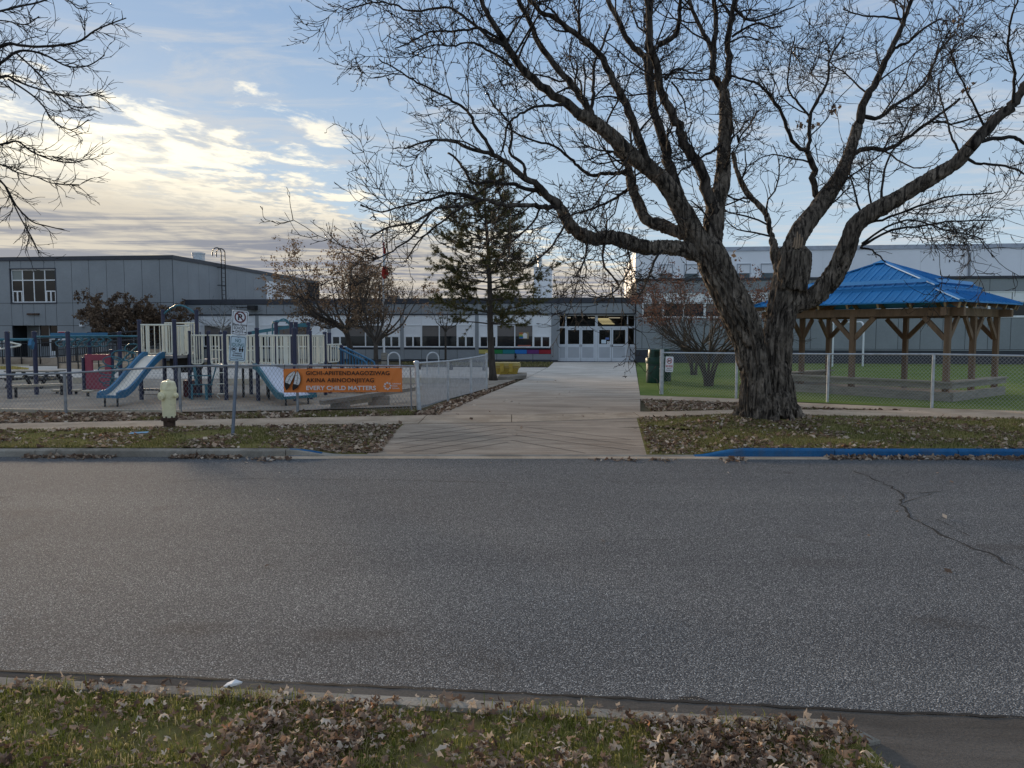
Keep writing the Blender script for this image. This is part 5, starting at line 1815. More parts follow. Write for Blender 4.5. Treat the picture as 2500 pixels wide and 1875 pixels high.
# ---- generic small trees ----------------------------------------------
def small_tree(name, label, base, h, spread, seed, stems=1, trunk_h=1.2, r0=0.09, leafmat=None, leaf_n=0, leaf_size=0.09, lean=(0, 0), fork=5, up=0.05, shape='round', leaf_low=0.0, bark='bark_small', twig_per=2.4, group=None, twigmat=None, flat=None, rmin=0.006):
    nrng = np.random.default_rng(seed)
    rr = random.Random(seed)
    t = thing(name, label, 'tree' if 'shrub' not in name and 'bush' not in name else 'shrub', base, 0, group)
    bx, by = base[0], base[1]
    lines, rads = [], []
    tops = []
    tmb = MB()
    for s in range(stems):
        a0 = 2 * PI * s / stems + rr.uniform(-0.4, 0.4)
        off = 0.0 if stems == 1 else rr.uniform(0.05, 0.16)
        sx, sy = bx + math.cos(a0) * off, by + math.sin(a0) * off
        ln = (lean[0], lean[1]) if stems == 1 else (math.cos(a0) * rr.uniform(0.15, 0.45), math.sin(a0) * rr.uniform(0.15, 0.4))
        P = [np.array((sx + ln[0] * q * q * trunk_h, sy + ln[1] * q * q * trunk_h, -0.08 + (trunk_h + 0.08) * q)) for q in np.linspace(0, 1, 5)]
        R = [r0 * 1.35, r0 * 1.05, r0, r0 * 0.92, r0 * 0.85]
        P2_, R2_ = smooth_path(P, R, 2)
        tmb.tube([Vector(p) for p in P2_], list(R2_), 9)
        tops.append((P[-1], r0 * 0.85, a0))
    tmb.build('trunk', M[bark], t, 'all')
    nf = fork if stems == 1 else max(2, fork // stems + 1)
    for (p, r, a0) in tops:
        for q in range(nf):
            a = 2 * PI * q / nf + rr.uniform(-0.4, 0.4) + a0
            if stems > 1:
                a = a0 + rr.uniform(-0.9, 0.9)
            out = spread * rr.uniform(0.35, 1.0)
            hh = (h - trunk_h) * rr.uniform(0.55, 0.98) * (1.05 - 0.35 * out / spread)
            end = np.array((p[0] + math.cos(a) * out, p[1] + math.sin(a) * out, trunk_h + hh))
            mid = p * 0.5 + end * 0.5 + np.array((math.cos(a) * out * 0.12, math.sin(a) * out * 0.12, -hh * 0.06 if shape == 'vase' else -hh * 0.12))
            k1 = p * 0.8 + mid * 0.2 + np.array((0, 0, 0.02))
            P, R = smooth_path([p - np.array((0, 0, 0.15)), k1, mid, end], [r * 0.8, r * 0.62, r * 0.42, r * 0.12], 5)
            P = P + nrng.normal(size=P.shape) * 0.02 * np.linspace(0, 1, len(P))[:, None]
            MB().tube([Vector(v) for v in P], list(R), 6).build('branch', M[bark], t, 'all')
            P, R, L = resample(P, R, 14)
            lines.append(P)
            rads.append(R)
    P0, R0 = np.stack(lines), np.stack(rads)
    B1, BR1 = sprout(P0, R0, nrng, 2.6, spread * 0.25, spread * 0.6, (25, 60), 6, 0.55, rmin * 1.4, 0.15, up, 0.35, flat=flat)
    B2, BR2 = sprout(B1, BR1, nrng, 3.0, spread * 0.12, spread * 0.3, (25, 55), 4, 0.6, rmin, 0.15, up, 0.4, flat=flat)
    tw = [batch_tubes(B1, BR1, 4), batch_tubes(B2, BR2, 3)]
    if twig_per:
        B3, BR3 = sprout(B2, BR2, nrng, twig_per, spread * 0.06, spread * 0.16, (25, 55), 3, 0.7, rmin * 0.8, 0.2, up, 0.4)
        tw.append(batch_tubes(B3, BR3, 3))
    else:
        B3 = B2
    v, f = merge(tw)
    tag(mesh_np('twigs', v, f, twigmat or M[bark], False, t), kind='stuff')
    if leafmat:
        src = np.concatenate([B2.reshape(-1, 3), B3.reshape(-1, 3)])
        src = src[src[:, 2] > leaf_low]
        # leave thin spots: keep leaves by clumps
        keep = np.array([mnoise.noise((p[0] * 1.3, p[1] * 1.3, p[2] * 1.3)) for p in src]) > -0.30
        src = src[keep]
        pos = src[nrng.integers(0, len(src), leaf_n)] + nrng.normal(size=(leaf_n, 3)) * 0.05
        v, f = leaf_cards(pos, leaf_size, nrng, 0.5)
        tag(mesh_np('leaves', v, [f], leafmat, False, t), kind='stuff')
    return t


g1 = A(859, 890, 41.0)
small_tree('crabapple_tree', 'spreading tree full of dry brown leaves rising behind the right end of the play structure', (g1.x, g1.y, 0), 6.2, 3.7, 31, trunk_h=1.9, r0=0.16, leafmat=M['leaf_brown'], leaf_n=8500, leaf_size=0.11, fork=14, leaf_low=1.9, lean=(-0.15, 0), group='brown-leaved trees in the yard')
g1 = A(918, 893, 38.5)
small_tree('crabapple_tree', 'smaller brown-leaved tree standing beside the flagpole', (g1.x, g1.y, 0), 5.6, 2.3, 35, trunk_h=1.3, r0=0.12, leafmat=M['leaf_brown'], leaf_n=3200, leaf_size=0.10, fork=11, leaf_low=1.5, group='brown-leaved trees in the yard')
g1 = A(335, 880, 45.5)
small_tree('brown_tree', 'dark brown leafy tree against the two-storey block, behind the play structure arch', (g1.x, g1.y, 0), 3.95, 2.6, 43, trunk_h=0.7, r0=0.12, leafmat=M['leaf_dark'], leaf_n=20000, leaf_size=0.13, fork=26, flat=0.6, leaf_low=1.4)
g1 = G(1728, 942)
small_tree('red_shrub', 'many-stemmed red-brown shrub on the turf just behind the fence with the dog sign', (g1.x, g1.y, 0), 4.0, 2.2, 53, stems=7, trunk_h=1.0, r0=0.045, leafmat=M['leaf_red'], leaf_n=3600, leaf_size=0.07, fork=28, leaf_low=2.1, shape='vase', up=0.03, flat=0.5, twig_per=4.0, group='red shrubs on the turf')
g1 = G(1692, 915)
small_tree('red_shrub', 'second many-stemmed red shrub, standing deeper on the turf behind the first', (g1.x, g1.y, 0), 4.6, 2.2, 57, stems=5, trunk_h=1.2, r0=0.05, leafmat=M['leaf_red'], leaf_n=2600, leaf_size=0.07, fork=18, leaf_low=2.3, shape='vase', up=0.03, flat=0.5, twig_per=3.5, group='red shrubs on the turf')
g1 = A(1088, 880, 43)
small_tree('young_tree', 'thin young tree before the window bay, beside the conifer', (g1.x, g1.y, 0), 3.7, 1.1, 61, trunk_h=1.9, r0=0.06, fork=6, leafmat=M['leaf_brown'], leaf_n=120, leaf_size=0.09, leaf_low=2.2)
M['birch'] = mat('pale_birch_bark', (0.36, 0.35, 0.33), 0.8, 0.25, 5)
g1 = A(545, 885, 47)
small_tree('birch_sapling', 'pale-stemmed bare sapling in front of the white windows by the parking sign', (g1.x, g1.y, 0), 4.1, 1.9, 67, trunk_h=2.0, r0=0.07, fork=7, bark='birch', twigmat=M['bark_thin'])
g1 = A(1385, 880, 78)
small_tree('bare_tree', 'bare round-topped tree behind the school roof, beside the white chimney', (g1.x, g1.y, 0), 8.6, 2.9, 71, trunk_h=2.5, r0=0.2, fork=12, up=0.22, shape='vase', rmin=0.012, group='bare trees behind the roof')
g1 = A(1008, 880, 80)
small_tree('bare_tree', 'bare tree showing over the roof behind the small brown trees', (g1.x, g1.y, 0), 7.9, 3.4, 73, trunk_h=2.2, r0=0.18, fork=12, up=0.25, shape='vase', rmin=0.012, group='bare trees behind the roof')
g1 = A(900, 880, 84)
small_tree('bare_tree', 'bare upright tree behind the roof by the flagpole', (g1.x, g1.y, 0), 9.5, 3.6, 79, trunk_h=2.5, r0=0.18, fork=12, up=0.3, shape='vase', rmin=0.012, group='bare trees behind the roof')


# ---- the conifer --------------------------------------------------------
def build_conifer():
    nrng = np.random.default_rng(5)
    rr = random.Random(8)
    b = G(1204, 928)
    t = thing('pine_tree', 'sparse green conifer standing by the end of the galvanised fence', 'tree', (b.x, b.y, 0))
    Hh = 8.0
    ax = lambda z: np.array((b.x - 0.33 * z / Hh - 0.03 * math.sin(z * 1.1), b.y, z))
    zs = np.linspace(-0.1, Hh, 20)
    rad = [0.135 * (1 - max(0, z) / Hh) ** 0.8 + 0.012 + (0.05 if z < 0.1 else 0) for z in zs]
    MB().tube([Vector(ax(z)) for z in zs], rad, 10).build('trunk', M['bark_small'], t, 'all')
    lines, rads = [], []
    z = 2.15
    k = 0
    while z < Hh - 0.15:
        f = (z - 2.1) / (Hh - 2.1)
        nb = rr.choice((4, 5, 6))
        for q in range(nb):
            a = 2 * PI * q / nb + rr.uniform(-0.5, 0.5) + k
            L = (2.75 * (1 - f) ** 0.8 + 0.25) * rr.uniform(0.45, 1.12)
            if z < 2.8:
                L *= rr.uniform(0.55, 1.0)
            c0 = ax(z)
            d = np.array((math.cos(a), math.sin(a) * 0.95, 0))
            rise = L * rr.uniform(-0.05, 0.30) + 0.35 * f * L
            P, R = smooth_path([c0, c0 + d * L * 0.35 + np.array((0, 0, rise * 0.25)), c0 + d * L * 0.7 + np.array((0, 0, rise * 0.45)), c0 + d * L + np.array((0, 0, rise * 1.1))], [0.032 * (1 - f * 0.6), 0.024, 0.015, 0.006], 4)
            P, R, _ = resample(P, R, 12)
            lines.append(P)
            rads.append(R)
        z += rr.uniform(0.28, 0.48) * (1 - 0.35 * f)
        k += 0.7
    P0, R0 = np.stack(lines), np.stack(rads)
    v, f = batch_tubes(P0, R0, 5)
    tag(mesh_np('branches', v, [f], M['bark_small'], True, t), kind='stuff')
    B1, BR1 = sprout(P0, R0, nrng, 9.0, 0.2, 0.75, (30, 65), 5, 0.5, 0.006, 0.28, 0.10, 0.25, flat=0.45, rcap=0.012)
    v, f = batch_tubes(B1, BR1, 3)
    tag(mesh_np('twigs', v, [f], M['bark_small'], False, t), kind='stuff')
    # needle tufts: fans of thin blades at the shoots
    pts, dirs = [], []
    for P in (B1, P0[:, 7:]):
        S = P.shape[1]
        for s in range(1, S):
            d = P[:, s] - P[:, s - 1]
            pts.append(P[:, s])
            dirs.append(d)
    pts, dirs = np.concatenate(pts), np.concatenate(dirs)
    keep = np.array([mnoise.noise((p[0] * 1.1 + 4, p[1] * 1.1, p[2] * 1.4)) for p in pts]) > -0.36
    pts, dirs = pts[keep], dirs[keep]
    dirs /= np.linalg.norm(dirs, axis=1, keepdims=True) + 1e-9
    n = 20
    N = len(pts)
    base = np.repeat(pts, n, 0) + nrng.normal(size=(N * n, 3)) * 0.02
    nd = np.repeat(dirs, n, 0) * 0.9 + nrng.normal(size=(N * n, 3)) * 0.6
    nd /= np.linalg.norm(nd, axis=1, keepdims=True)
    side = np.cross(nd, nrng.normal(size=(N * n, 3)))
    side /= np.linalg.norm(side, axis=1, keepdims=True)
    ln = nrng.uniform(0.08, 0.17, N * n)[:, None]
    w = 0.010
    v = np.stack([base - side * w, base + side * w, base + nd * ln], 1).reshape(-1, 3)
    f = np.arange(len(v)).reshape(-1, 3)
    tag(mesh_np('needles', v, [f], M['needles'], False, t), kind='stuff')
    print('needles', len(f))


build_conifer()

# ================================================================== FENCES
def chain_link(pts_bottom, z_of, parent, pitch=0.075, r=0.0022):
    """woven wire between posts: two families of slanting wires along a ground polyline"""
    segs = []
    tot = 0
    for a, b in zip(pts_bottom, pts_bottom[1:]):
        L = math.hypot(b[0] - a[0], b[1] - a[1])
        segs.append((tot, L, a, b))
        tot += L

    def at(s):
        for t0, L, a, b in segs:
            if s <= t0 + L + 1e-6:
                q = (s - t0) / L
                return a[0] + (b[0] - a[0]) * q, a[1] + (b[1] - a[1]) * q
        return segs[-1][3]
    P, R = [], []
    hgt = z_of(0)[1] - z_of(0)[0]
    n = int((tot + hgt) / pitch)
    for fam in (1, -1):
        for i in range(n + 1):
            s0 = i * pitch - (hgt if fam == 1 else 0)
            line = []
            K = 5
            for j in range(K):
                q = j / (K - 1)
                s = s0 + fam * 0 + (q * hgt if fam == 1 else -q * hgt)
                line.append((s, q))
            # clip to the fence's ends
            line = [(s, q) for s, q in line if -0.001 <= s <= tot + 0.001]
            if len(line) < 2:
                continue
            (sa, qa), (sb, qb) = line[0], line[-1]
            pp = []
            for j in range(K):
                t = j / (K - 1)
                s, q = sa + (sb - sa) * t, qa + (qb - qa) * t
                x, y = at(s)
                z0, z1 = z_of(s)
                pp.append((x, y + 0.004 * fam, z0 + (z1 - z0) * q))
            P.append(pp)
            R.append([r] * K)
    v, f = batch_tubes(np.array(P), np.array(R), 3)
    return tag(mesh_np('wire_mesh', v, [f], M['wire'], False, parent), kind='stuff')


def post(parent, p, z1, r, m, cap=True, lean=(0, 0)):
    b = MB().tube([(p[0], p[1], -0.15), (p[0] + lean[0], p[1] + lean[1], z1)], r, 10)
    o = b.build('post', m, parent, True)
    if cap:
        MB().lathe([(r * 1.25, 0), (r * 1.25, 0.03), (r * 0.9, 0.055), (r * 0.3, 0.065)], (p[0] + lean[0], p[1] + lean[1], z1 - 0.005), 10).build('post_cap', m, o, True)
    return o


# street fence in front of the play yard
fp = [G(-900, 1012), G(-130, 1012), G(161, 1011), G(441, 1006), G(727, 1004), G(1003, 985)]
fp[-1] = G(1024, 1003)
ztop = [A(-900, 935, fp[0].y).z, A(-130, 918, fp[1].y).z, A(161, 911, fp[2].y).z, A(441, 895, fp[3].y).z, A(727, 892, fp[4].y).z, A(1020, 894, fp[5].y).z]
F1 = thing('chain_link_fence', 'weathered chain-link fence along the pavement in front of the play yard, carrying the orange banner', 'fence', (fp[3].x, fp[3].y, 0), 0, 'chain-link fences')
for i in (0, 1, 2, 3, 4):
    post(F1, fp[i], ztop[i] - 0.02, 0.032, M['galv_dull'], False)
rail = [Vector((p.x, p.y, z)) for p, z in zip(fp, ztop)]
rr_, _ = smooth_path(rail, [1] * len(rail), 4)
MB().tube([Vector(p) for p in rr_], 0.023, 8).build('top_rail', M['galv_dull'], F1, True)
gp = A(1002, 986, fp[5].y + 0.15)
MB().tube([(fp[5].x - 0.19, fp[5].y + 0.05, -0.1), (fp[5].x - 0.21, fp[5].y + 0.05, 1.02)], 0.018, 8).build('post', M['galv_dull'], F1, True)
cum = [0]
for a, b in zip(fp, fp[1:]):
    cum.append(cum[-1] + math.hypot(b.x - a.x, b.y - a.y))
chain_link([(p.x, p.y) for p in fp], lambda s: (0.05, float(np.interp(s, cum, ztop)) - 0.01), F1, 0.085, 0.0032)

# bright galvanised return fence beside the walk
qb = [(1024, 1003), (1094, 978), (1150, 963), (1188, 950)]
qp = [G(*q) for q in qb]
qz = [A(1016, 880, qp[0].y).z, A(1093, 876, qp[1].y).z, A(1148, 869, qp[2].y).z, A(1187, 862, qp[3].y).z]
F2 = thing('chain_link_fence', 'bright galvanised chain-link fence running back along the left edge of the walk', 'fence', (qp[0].x, qp[0].y, 0), 0, 'chain-link fences')
post(F2, qp[0], qz[0] - 0.06, 0.055, M['galv'], True, (-0.06, 0))
for i in (1, 2):
    post(F2, qp[i], qz[i] - 0.03, 0.036, M['galv'], False)
post(F2, qp[3], qz[3], 0.035, M['galv'], False)
MB().lathe([(0.04, 0), (0.045, 0.03), (0.02, 0.05)], (qp[3].x, qp[3].y, qz[3]), 10).build('post_cap', mat('yellow_cap', (0.45, 0.36, 0.16), 0.5), F2)
MB().tube([Vector((p.x, p.y, z - 0.06)) for p, z in zip(qp, qz)], 0.024, 8).build('top_rail', M['galv'], F2, True)
cum2 = [0]
for a, b in zip(qp, qp[1:]):
    cum2.append(cum2[-1] + math.hypot(b.x - a.x, b.y - a.y))
o = chain_link([(p.x, p.y) for p in qp], lambda s: (0.04, float(np.interp(s, cum2, qz)) - 0.07), F2, 0.06, 0.0032)
o.data.materials[0] = M['galv']

# fence along the turf
rb_ = [(1615, 962), (1797, 973), (2020, 981), (2275, 996), (2560, 1012), (3300, 1050)]
rp = [G(*q) for q in rb_]
rp[4] = rp[3] + (rp[3] - rp[2]) * 1.0
rp[5] = rp[4] + (rp[3] - rp[2]) * 2.0
rz_ = [A(1615, 861, rp[0].y).z, A(1797, 863, rp[1].y).z, A(2020, 864.5, rp[2].y).z, A(2275, 865, rp[3].y).z]
rz_ += [rz_[3], rz_[3]]
F3 = thing('chain_link_fence', 'galvanised chain-link fence along the green turf, passing behind the maple', 'fence', (rp[0].x, rp[0].y, 0), 0, 'chain-link fences')
post(F3, rp[0], A(1615, 853, rp[0].y).z, 0.062, M['galv'], False)
for i in (1, 2, 3, 4, 5):
    post(F3, rp[i], rz_[i] - 0.01, 0.036, M['galv'], False)
MB().tube([Vector((p.x, p.y, z)) for p, z in zip(rp, rz_)], 0.022, 8).build('top_rail', M['galv'], F3, True)
for z in (0.35, 0.75, 1.1):
    MB().tube([(rp[0].x + 0.066 * math.cos(t), rp[0].y + 0.066 * math.sin(t), z) for t in np.linspace(0, 2 * PI, 13)], 0.012, 5).build('clamp', M['galv'], F3)
cum3 = [0]
for a, b in zip(rp, rp[1:]):
    cum3.append(cum3[-1] + math.hypot(b.x - a.x, b.y - a.y))
chain_link([(p.x, p.y) for p in rp], lambda s: (0.03, float(np.interp(s, cum3, rz_)) - 0.01), F3, 0.085, 0.0036)


# ================================================================== LETTERING
def text(body, size, m, parent, origin, ux, uy, bold=0.0, align='LEFT', name='lettering', width=None, spacing=1.0):
    """flat print: text lying in the plane spanned by ux, uy (world), origin at its baseline"""
    cu_ = bpy.data.curves.new(name, 'FONT')
    cu_.body = body
    cu_.size = size
    cu_.align_x = align
    cu_.offset = bold
    cu_.extrude = 0.0006
    cu_.space_character = spacing
    tmp = bpy.data.objects.new(name, cu_)
    COL.objects.link(tmp)
    bpy.context.view_layer.update()
    dg = bpy.context.evaluated_depsgraph_get()
    me = bpy.data.meshes.new_from_object(tmp.evaluated_get(dg))
    bpy.data.objects.remove(tmp, do_unlink=True)
    vs = np.array([v.co for v in me.vertices])
    if width:
        w = vs[:, 0].max() - vs[:, 0].min()
        vs[:, 0] = (vs[:, 0] - vs[:, 0].min()) * width / w
    ux, uy = np.array(Vector(ux).normalized()), np.array(Vector(uy).normalized())
    un = np.cross(ux, uy)
    W = np.array(origin) + vs[:, :1] * ux + vs[:, 1:2] * uy + vs[:, 2:] * un
    inv = np.array(world_mat(parent).inverted())
    W = W @ inv[:3, :3].T + inv[:3, 3]
    for v, w in zip(me.vertices, W):
        v.co = w
    me.materials.clear()
    me.materials.append(m)
    o = bpy.data.objects.new(name, me)
    o.parent = parent
    return link(o)


def flat(parent, poly, m, origin, ux, uy, d=0.0, name='print'):
    """flat printed shape; poly in plane coordinates, raised by d"""
    ux, uy = Vector(ux).normalized(), Vector(uy).normalized()
    un = ux.cross(uy)
    o_ = Vector(origin) + un * d
    mb = MB().add([o_ + ux * a + uy * b for a, b in poly], [tuple(range(len(poly)))])
    return mb.build(name, m, parent)


def ringpoly(parent, c, r0, r1, m, origin, ux, uy, d, name='print', n=28):
    ux, uy = Vector(ux).normalized(), Vector(uy).normalized()
    un = ux.cross(uy)
    o_ = Vector(origin) + un * d
    vs = []
    for i in range(n):
        a = 2 * PI * i / n
        for r in (r0, r1):
            vs.append(o_ + ux * (c[0] + r * math.cos(a)) + uy * (c[1] + r * math.sin(a)))
    fs = [(2 * i, 2 * i + 1, 2 * ((i + 1) % n) + 1, 2 * ((i + 1) % n)) for i in range(n)]
    return MB().add(vs, fs).build(name, m, parent)


def disc(c, r, n=20, sx=1, sy=1):
    return [(c[0] + r * sx * math.cos(2 * PI * i / n), c[1] + r * sy * math.sin(2 * PI * i / n)) for i in range(n)]


# ---- orange banner on the street fence
by_ = fp[4].y - 0.07
bl, br = A(693, 955, by_ + 0.02), A(982, 955, by_ - 0.02)
z_t, z_b = A(840, 899, by_).z, A(840, 957, by_).z
BAN = thing('banner', 'orange banner with two feathers and large lettering tied to the street fence', 'banner', (bl.x, bl.y, z_b))
nx, nz_ = 64, 12
bw = br.x - bl.x
bv, bf = [], []
zfun = lambda u: (A(693 + 289 * u, 900.5 - 2.5 * u, by_).z, A(693 + 289 * u, 958.5 - 1.8 * u, by_).z)
for i in range(nx + 1):
    u = i / nx
    zt_, zb_x = zfun(u)
    for j in range(nz_ + 1):
        w = j / nz_
        x = lerp(bl.x, br.x, u)
        y = lerp(bl.y, br.y, u)
        # slack folds near the right end and small puckers at the eyelets
        fold = 0.012 * math.exp(-((u - 0.86 - 0.10 * w) / 0.02) ** 2) - 0.010 * math.exp(-((u - 0.88 - 0.10 * w) / 0.016) ** 2) + 0.008 * math.exp(-((u - 0.20 + 0.05 * w) / 0.02) ** 2) * w
        puck = 0.004 * math.sin(u * 5 * 2 * PI) * (abs(w - 0.5) * 2) ** 3
        bv.append((x, y - fold - puck, lerp(zb_x, zt_, w)))
bf = [(i * (nz_ + 1) + j, (i + 1) * (nz_ + 1) + j, (i + 1) * (nz_ + 1) + j + 1, i * (nz_ + 1) + j + 1) for i in range(nx) for j in range(nz_)]
MB().add(bv, bf).build('vinyl_sheet', M['orange'], BAN, 'all')
hem = MB()
hem.bar((bl.x, bl.y - .008, z_b), (bl.x, bl.y - .008, z_t - 0.01), 0.012, 0.006)
MX = (br - bl).normalized()
MX.z = 0
UPV = Vector((0, 0, 1))
bh = z_t - z_b
hgt = lambda py: A(840, py, by_).z
wx_ = lambda px: lerp(bl.x, br.x, (px - 693) / 289)
fr_y = min(bl.y, br.y) - 0.024


def BO(px, py):
    return (wx_(px), fr_y, hgt(py))


text('GICHI-APIITENDAAGOZIWAG', 0.132, M['ink'], BAN, BO(749.5, 915.3), MX, UPV, 0.0028, width=wx_(952.5) - wx_(749.5), spacing=1.06)
text('AKINA ABINOONJIIYAG', 0.132, M['ink'], BAN, BO(749.5, 932.6), MX, UPV, 0.0028, width=wx_(914.5) - wx_(749.5), spacing=1.06)
text('EVERY CHILD MATTERS', 0.136, M['white_ink'], BAN, BO(749.5, 951.6), MX, UPV, 0.0028, width=wx_(919) - wx_(749.5))
for i, s in enumerate(('Lakehead', 'Public', 'Schools')):
    text(s, 0.052, M['white_ink'], BAN, BO(958.5, 938 + i * 5.6), MX, UPV, 0.0006)
cx_, cz_ = wx_(947), hgt(942)
for i in range(8):
    a = 2 * PI * i / 8 + 0.2
    r0, r1 = 0.045, 0.092
    pts = []
    for da, r in ((-0.26, r0), (-0.34, r1), (-0.05, r1 * 1.06), (0.02, r1 * 0.86), (0.22, r1), (0.2, r0 * 1.1), (0.0, r0 * 1.25)):
        pts.append((r * math.cos(a + da), r * math.sin(a + da)))
    flat(BAN, pts, M['white_ink'], (cx_, fr_y - 0.001, cz_), MX, UPV, 0, 'emblem')


def feather(tip, base_, w, flip):
    """white feather with a dark tip; tip and base in photo pixels"""
    a, b = Vector(BO(*tip)), Vector(BO(*base_))
    d = b - a
    L = d.length
    d.normalize()
    s = Vector((d.z, 0, -d.x)) * flip
    prof_r = [(0, 0.0), (0.06, 0.35), (0.2, 0.75), (0.4, 0.95), (0.62, 1.0), (0.8, 0.78), (0.93, 0.4), (1.0, 0.05)]
    bend = lambda t: s * (0.10 * L * math.sin(t * PI))

    def outline(k0, k1, sc, y):
        ts = [k0 + (k1 - k0) * i / 10 for i in range(11)]
        wv = [np.interp(t, [p[0] for p in prof_r], [p[1] for p in prof_r]) * w * sc for t in ts]
        L1 = [a + d * L * t + bend(t) + s * q for t, q in zip(ts, wv)]
        L2 = [a + d * L * t + bend(t) - s * q for t, q in zip(ts, wv)]
        poly = L1 + L2[::-1]
        return [Vector((p.x, fr_y - y, p.z)) for p in poly]
    for k0, k1, sc, y, m in ((0, 1, 1.16, 0.001, M['ink']), (0.02, 0.98, 0.96, 0.0022, M['white_ink']), (0.0, 0.33, 1.0, 0.0034, M['ink'])):
        p = outline(k0, k1, sc, y)
        h = len(p) // 2
        fs = [(i, i + 1, 2 * h - 2 - i, 2 * h - 1 - i) for i in range(h - 1)]
        MB().add(p, fs).build('feather', m, BAN)
    q = [a + d * L * t + bend(t) for t in (0.3, 0.5, 0.7, 0.9, 1.04)]
    MB().tube([Vector((p.x, fr_y - 0.0045, p.z)) for p in q], 0.004, 4).build('quill', M['ink'], BAN)
    for t, k in ((0.42, 1), (0.55, -1), (0.7, 1), (0.8, -1)):
        p0 = a + d * L * t + bend(t)
        p1 = p0 - d * 0.03 + s * w * 0.8 * k
        MB().tube([Vector((p0.x, fr_y - 0.0045, p0.z)), Vector((p1.x, fr_y - 0.0045, p1.z))], 0.003, 3).build('barb', M['ink'], BAN)


feather((701, 952.5), (723, 906), 0.072, -1)
feather((717, 953), (729, 905.5), 0.070, 1)
for u in (0.0, 0.2, 0.4, 0.6, 0.8, 1.0):
    x = lerp(bl.x + 0.03, br.x - 0.03, u)
    zt_, zb_x = zfun(min(1, max(0, (x - bl.x) / bw)))
    MB().tube([(x, fr_y + 0.01, zt_ - 0.02), (x + 0.01, fr_y + 0.05, float(np.interp(x, [p.x for p in fp], ztop)) + 0.02)], 0.006, 5).build('tie', M['rubber'], BAN)
    MB().lathe([(0.016, -0.004), (0.016, 0.004)], (x, fr_y + 0.0, zb_x + 0.02), 8).build('eyelet', M['rubber'], BAN)

# ================================================================== STREET FURNITURE
# ---- fire hydrant
hb = G(414, 1044)
HS = hb.y / FOC
HY = thing('fire_hydrant', 'pale yellow fire hydrant with rusty flange standing on the grass verge', 'fire hydrant', (hb.x, hb.y, 0))
c = (hb.x, hb.y, 0)
MB().lathe([(0.108, -0.1), (0.108, 0.10), (0.112, 0.145)], c, 24).build('foot', M['rust'], HY, True)
MB().lathe([(0.112, 0.145), (0.150, 0.150), (0.152, 0.180), (0.150, 0.198), (0.120, 0.200)], c, 28).build('flange', M['rust'], HY, True)
for i in range(8):
    a = 2 * PI * i / 8
    MB().lathe([(0.017, 0.135), (0.017, 0.225), (0.010, 0.232)], (c[0] + 0.135 * math.cos(a), c[1] + 0.135 * math.sin(a), 0), 6).build('bolt', M['rust'], HY)
MB().lathe([(0.118, 0.200), (0.122, 0.235), (0.124, 0.36), (0.130, 0.52), (0.138, 0.60), (0.143, 0.66), (0.146, 0.72), (0.143, 0.735)], c, 32).build('barrel', M['hyd'], HY, True)
MB().lathe([(0.150, 0.735), (0.153, 0.742), (0.151, 0.756), (0.140, 0.80), (0.128, 0.862), (0.118, 0.885), (0.080, 0.905), (0.030, 0.912), (0.028, 0.930), (0.010, 0.935)], c, 32).build('bonnet', M['hyd'], HY, True)


def outlet(direction, r, L, z, nm):
    d = Vector(direction).normalized()
    o_ = Vector((c[0], c[1], z))
    pts = [(0.0, r * 0.85), (0.135, r * 0.88), (0.14, r * 1.12), (0.14 + L * 0.45, r * 1.12), (0.14 + L * 0.5, r * 1.22), (0.14 + L * 0.62, r * 1.22), (0.14 + L * 0.72, r * 1.0), (0.14 + L * 0.8, r * 0.42), (0.14 + L, r * 0.38), (0.14 + L * 1.02, r * 0.2)]
    MB().tube([o_ + d * p for p, _ in pts], [q for _, q in pts], 20).build(nm, M['hyd'], HY, True)


outlet((-0.42, -0.9, 0), 0.066, 0.075, 0.625, 'pumper_cap')
outlet((0.97, -0.25, 0), 0.042, 0.075, 0.630, 'hose_cap')
outlet((-0.97, 0.25, 0), 0.042, 0.075, 0.630, 'hose_cap')
ct = thing('embossed_mark', None, None)
bpy.data.objects.remove(ct, do_unlink=True)
for px in (-0.03, 0.03):
    MB().tube([(c[0] + px + 0.012 * math.cos(t), c[1] - 0.128, 0.40 + 0.02 * math.sin(t)) for t in np.linspace(0.4, 5.6, 8)], 0.004, 4).build('casting_mark', M['hyd'], HY)

# ---- parking sign, leaning
sb = G(568, 1062)
pv = Vector((0.052, 0.085, 1.0)).normalized()
SG = thing('sign_post', 'leaning grey post with a no-parking sign above a no-idling sign on the verge', 'sign', (sb.x, sb.y, 0))
Lp = (A(583, 758, sb.y + 0.18) - sb).length
MB().tube([sb - pv * 0.2, sb + pv * Lp], 0.030, 12).build('pole', mat('grey_blue_pole', (0.17, 0.20, 0.25), 0.5, 0.15, 6, metal=0.3), SG, True)
ux = Vector((0.76, 0.64, 0))
ux = (ux - pv * ux.dot(pv)).normalized()
un = ux.cross(pv)          # points away from or towards the road
if un.y > 0:
    un = -un


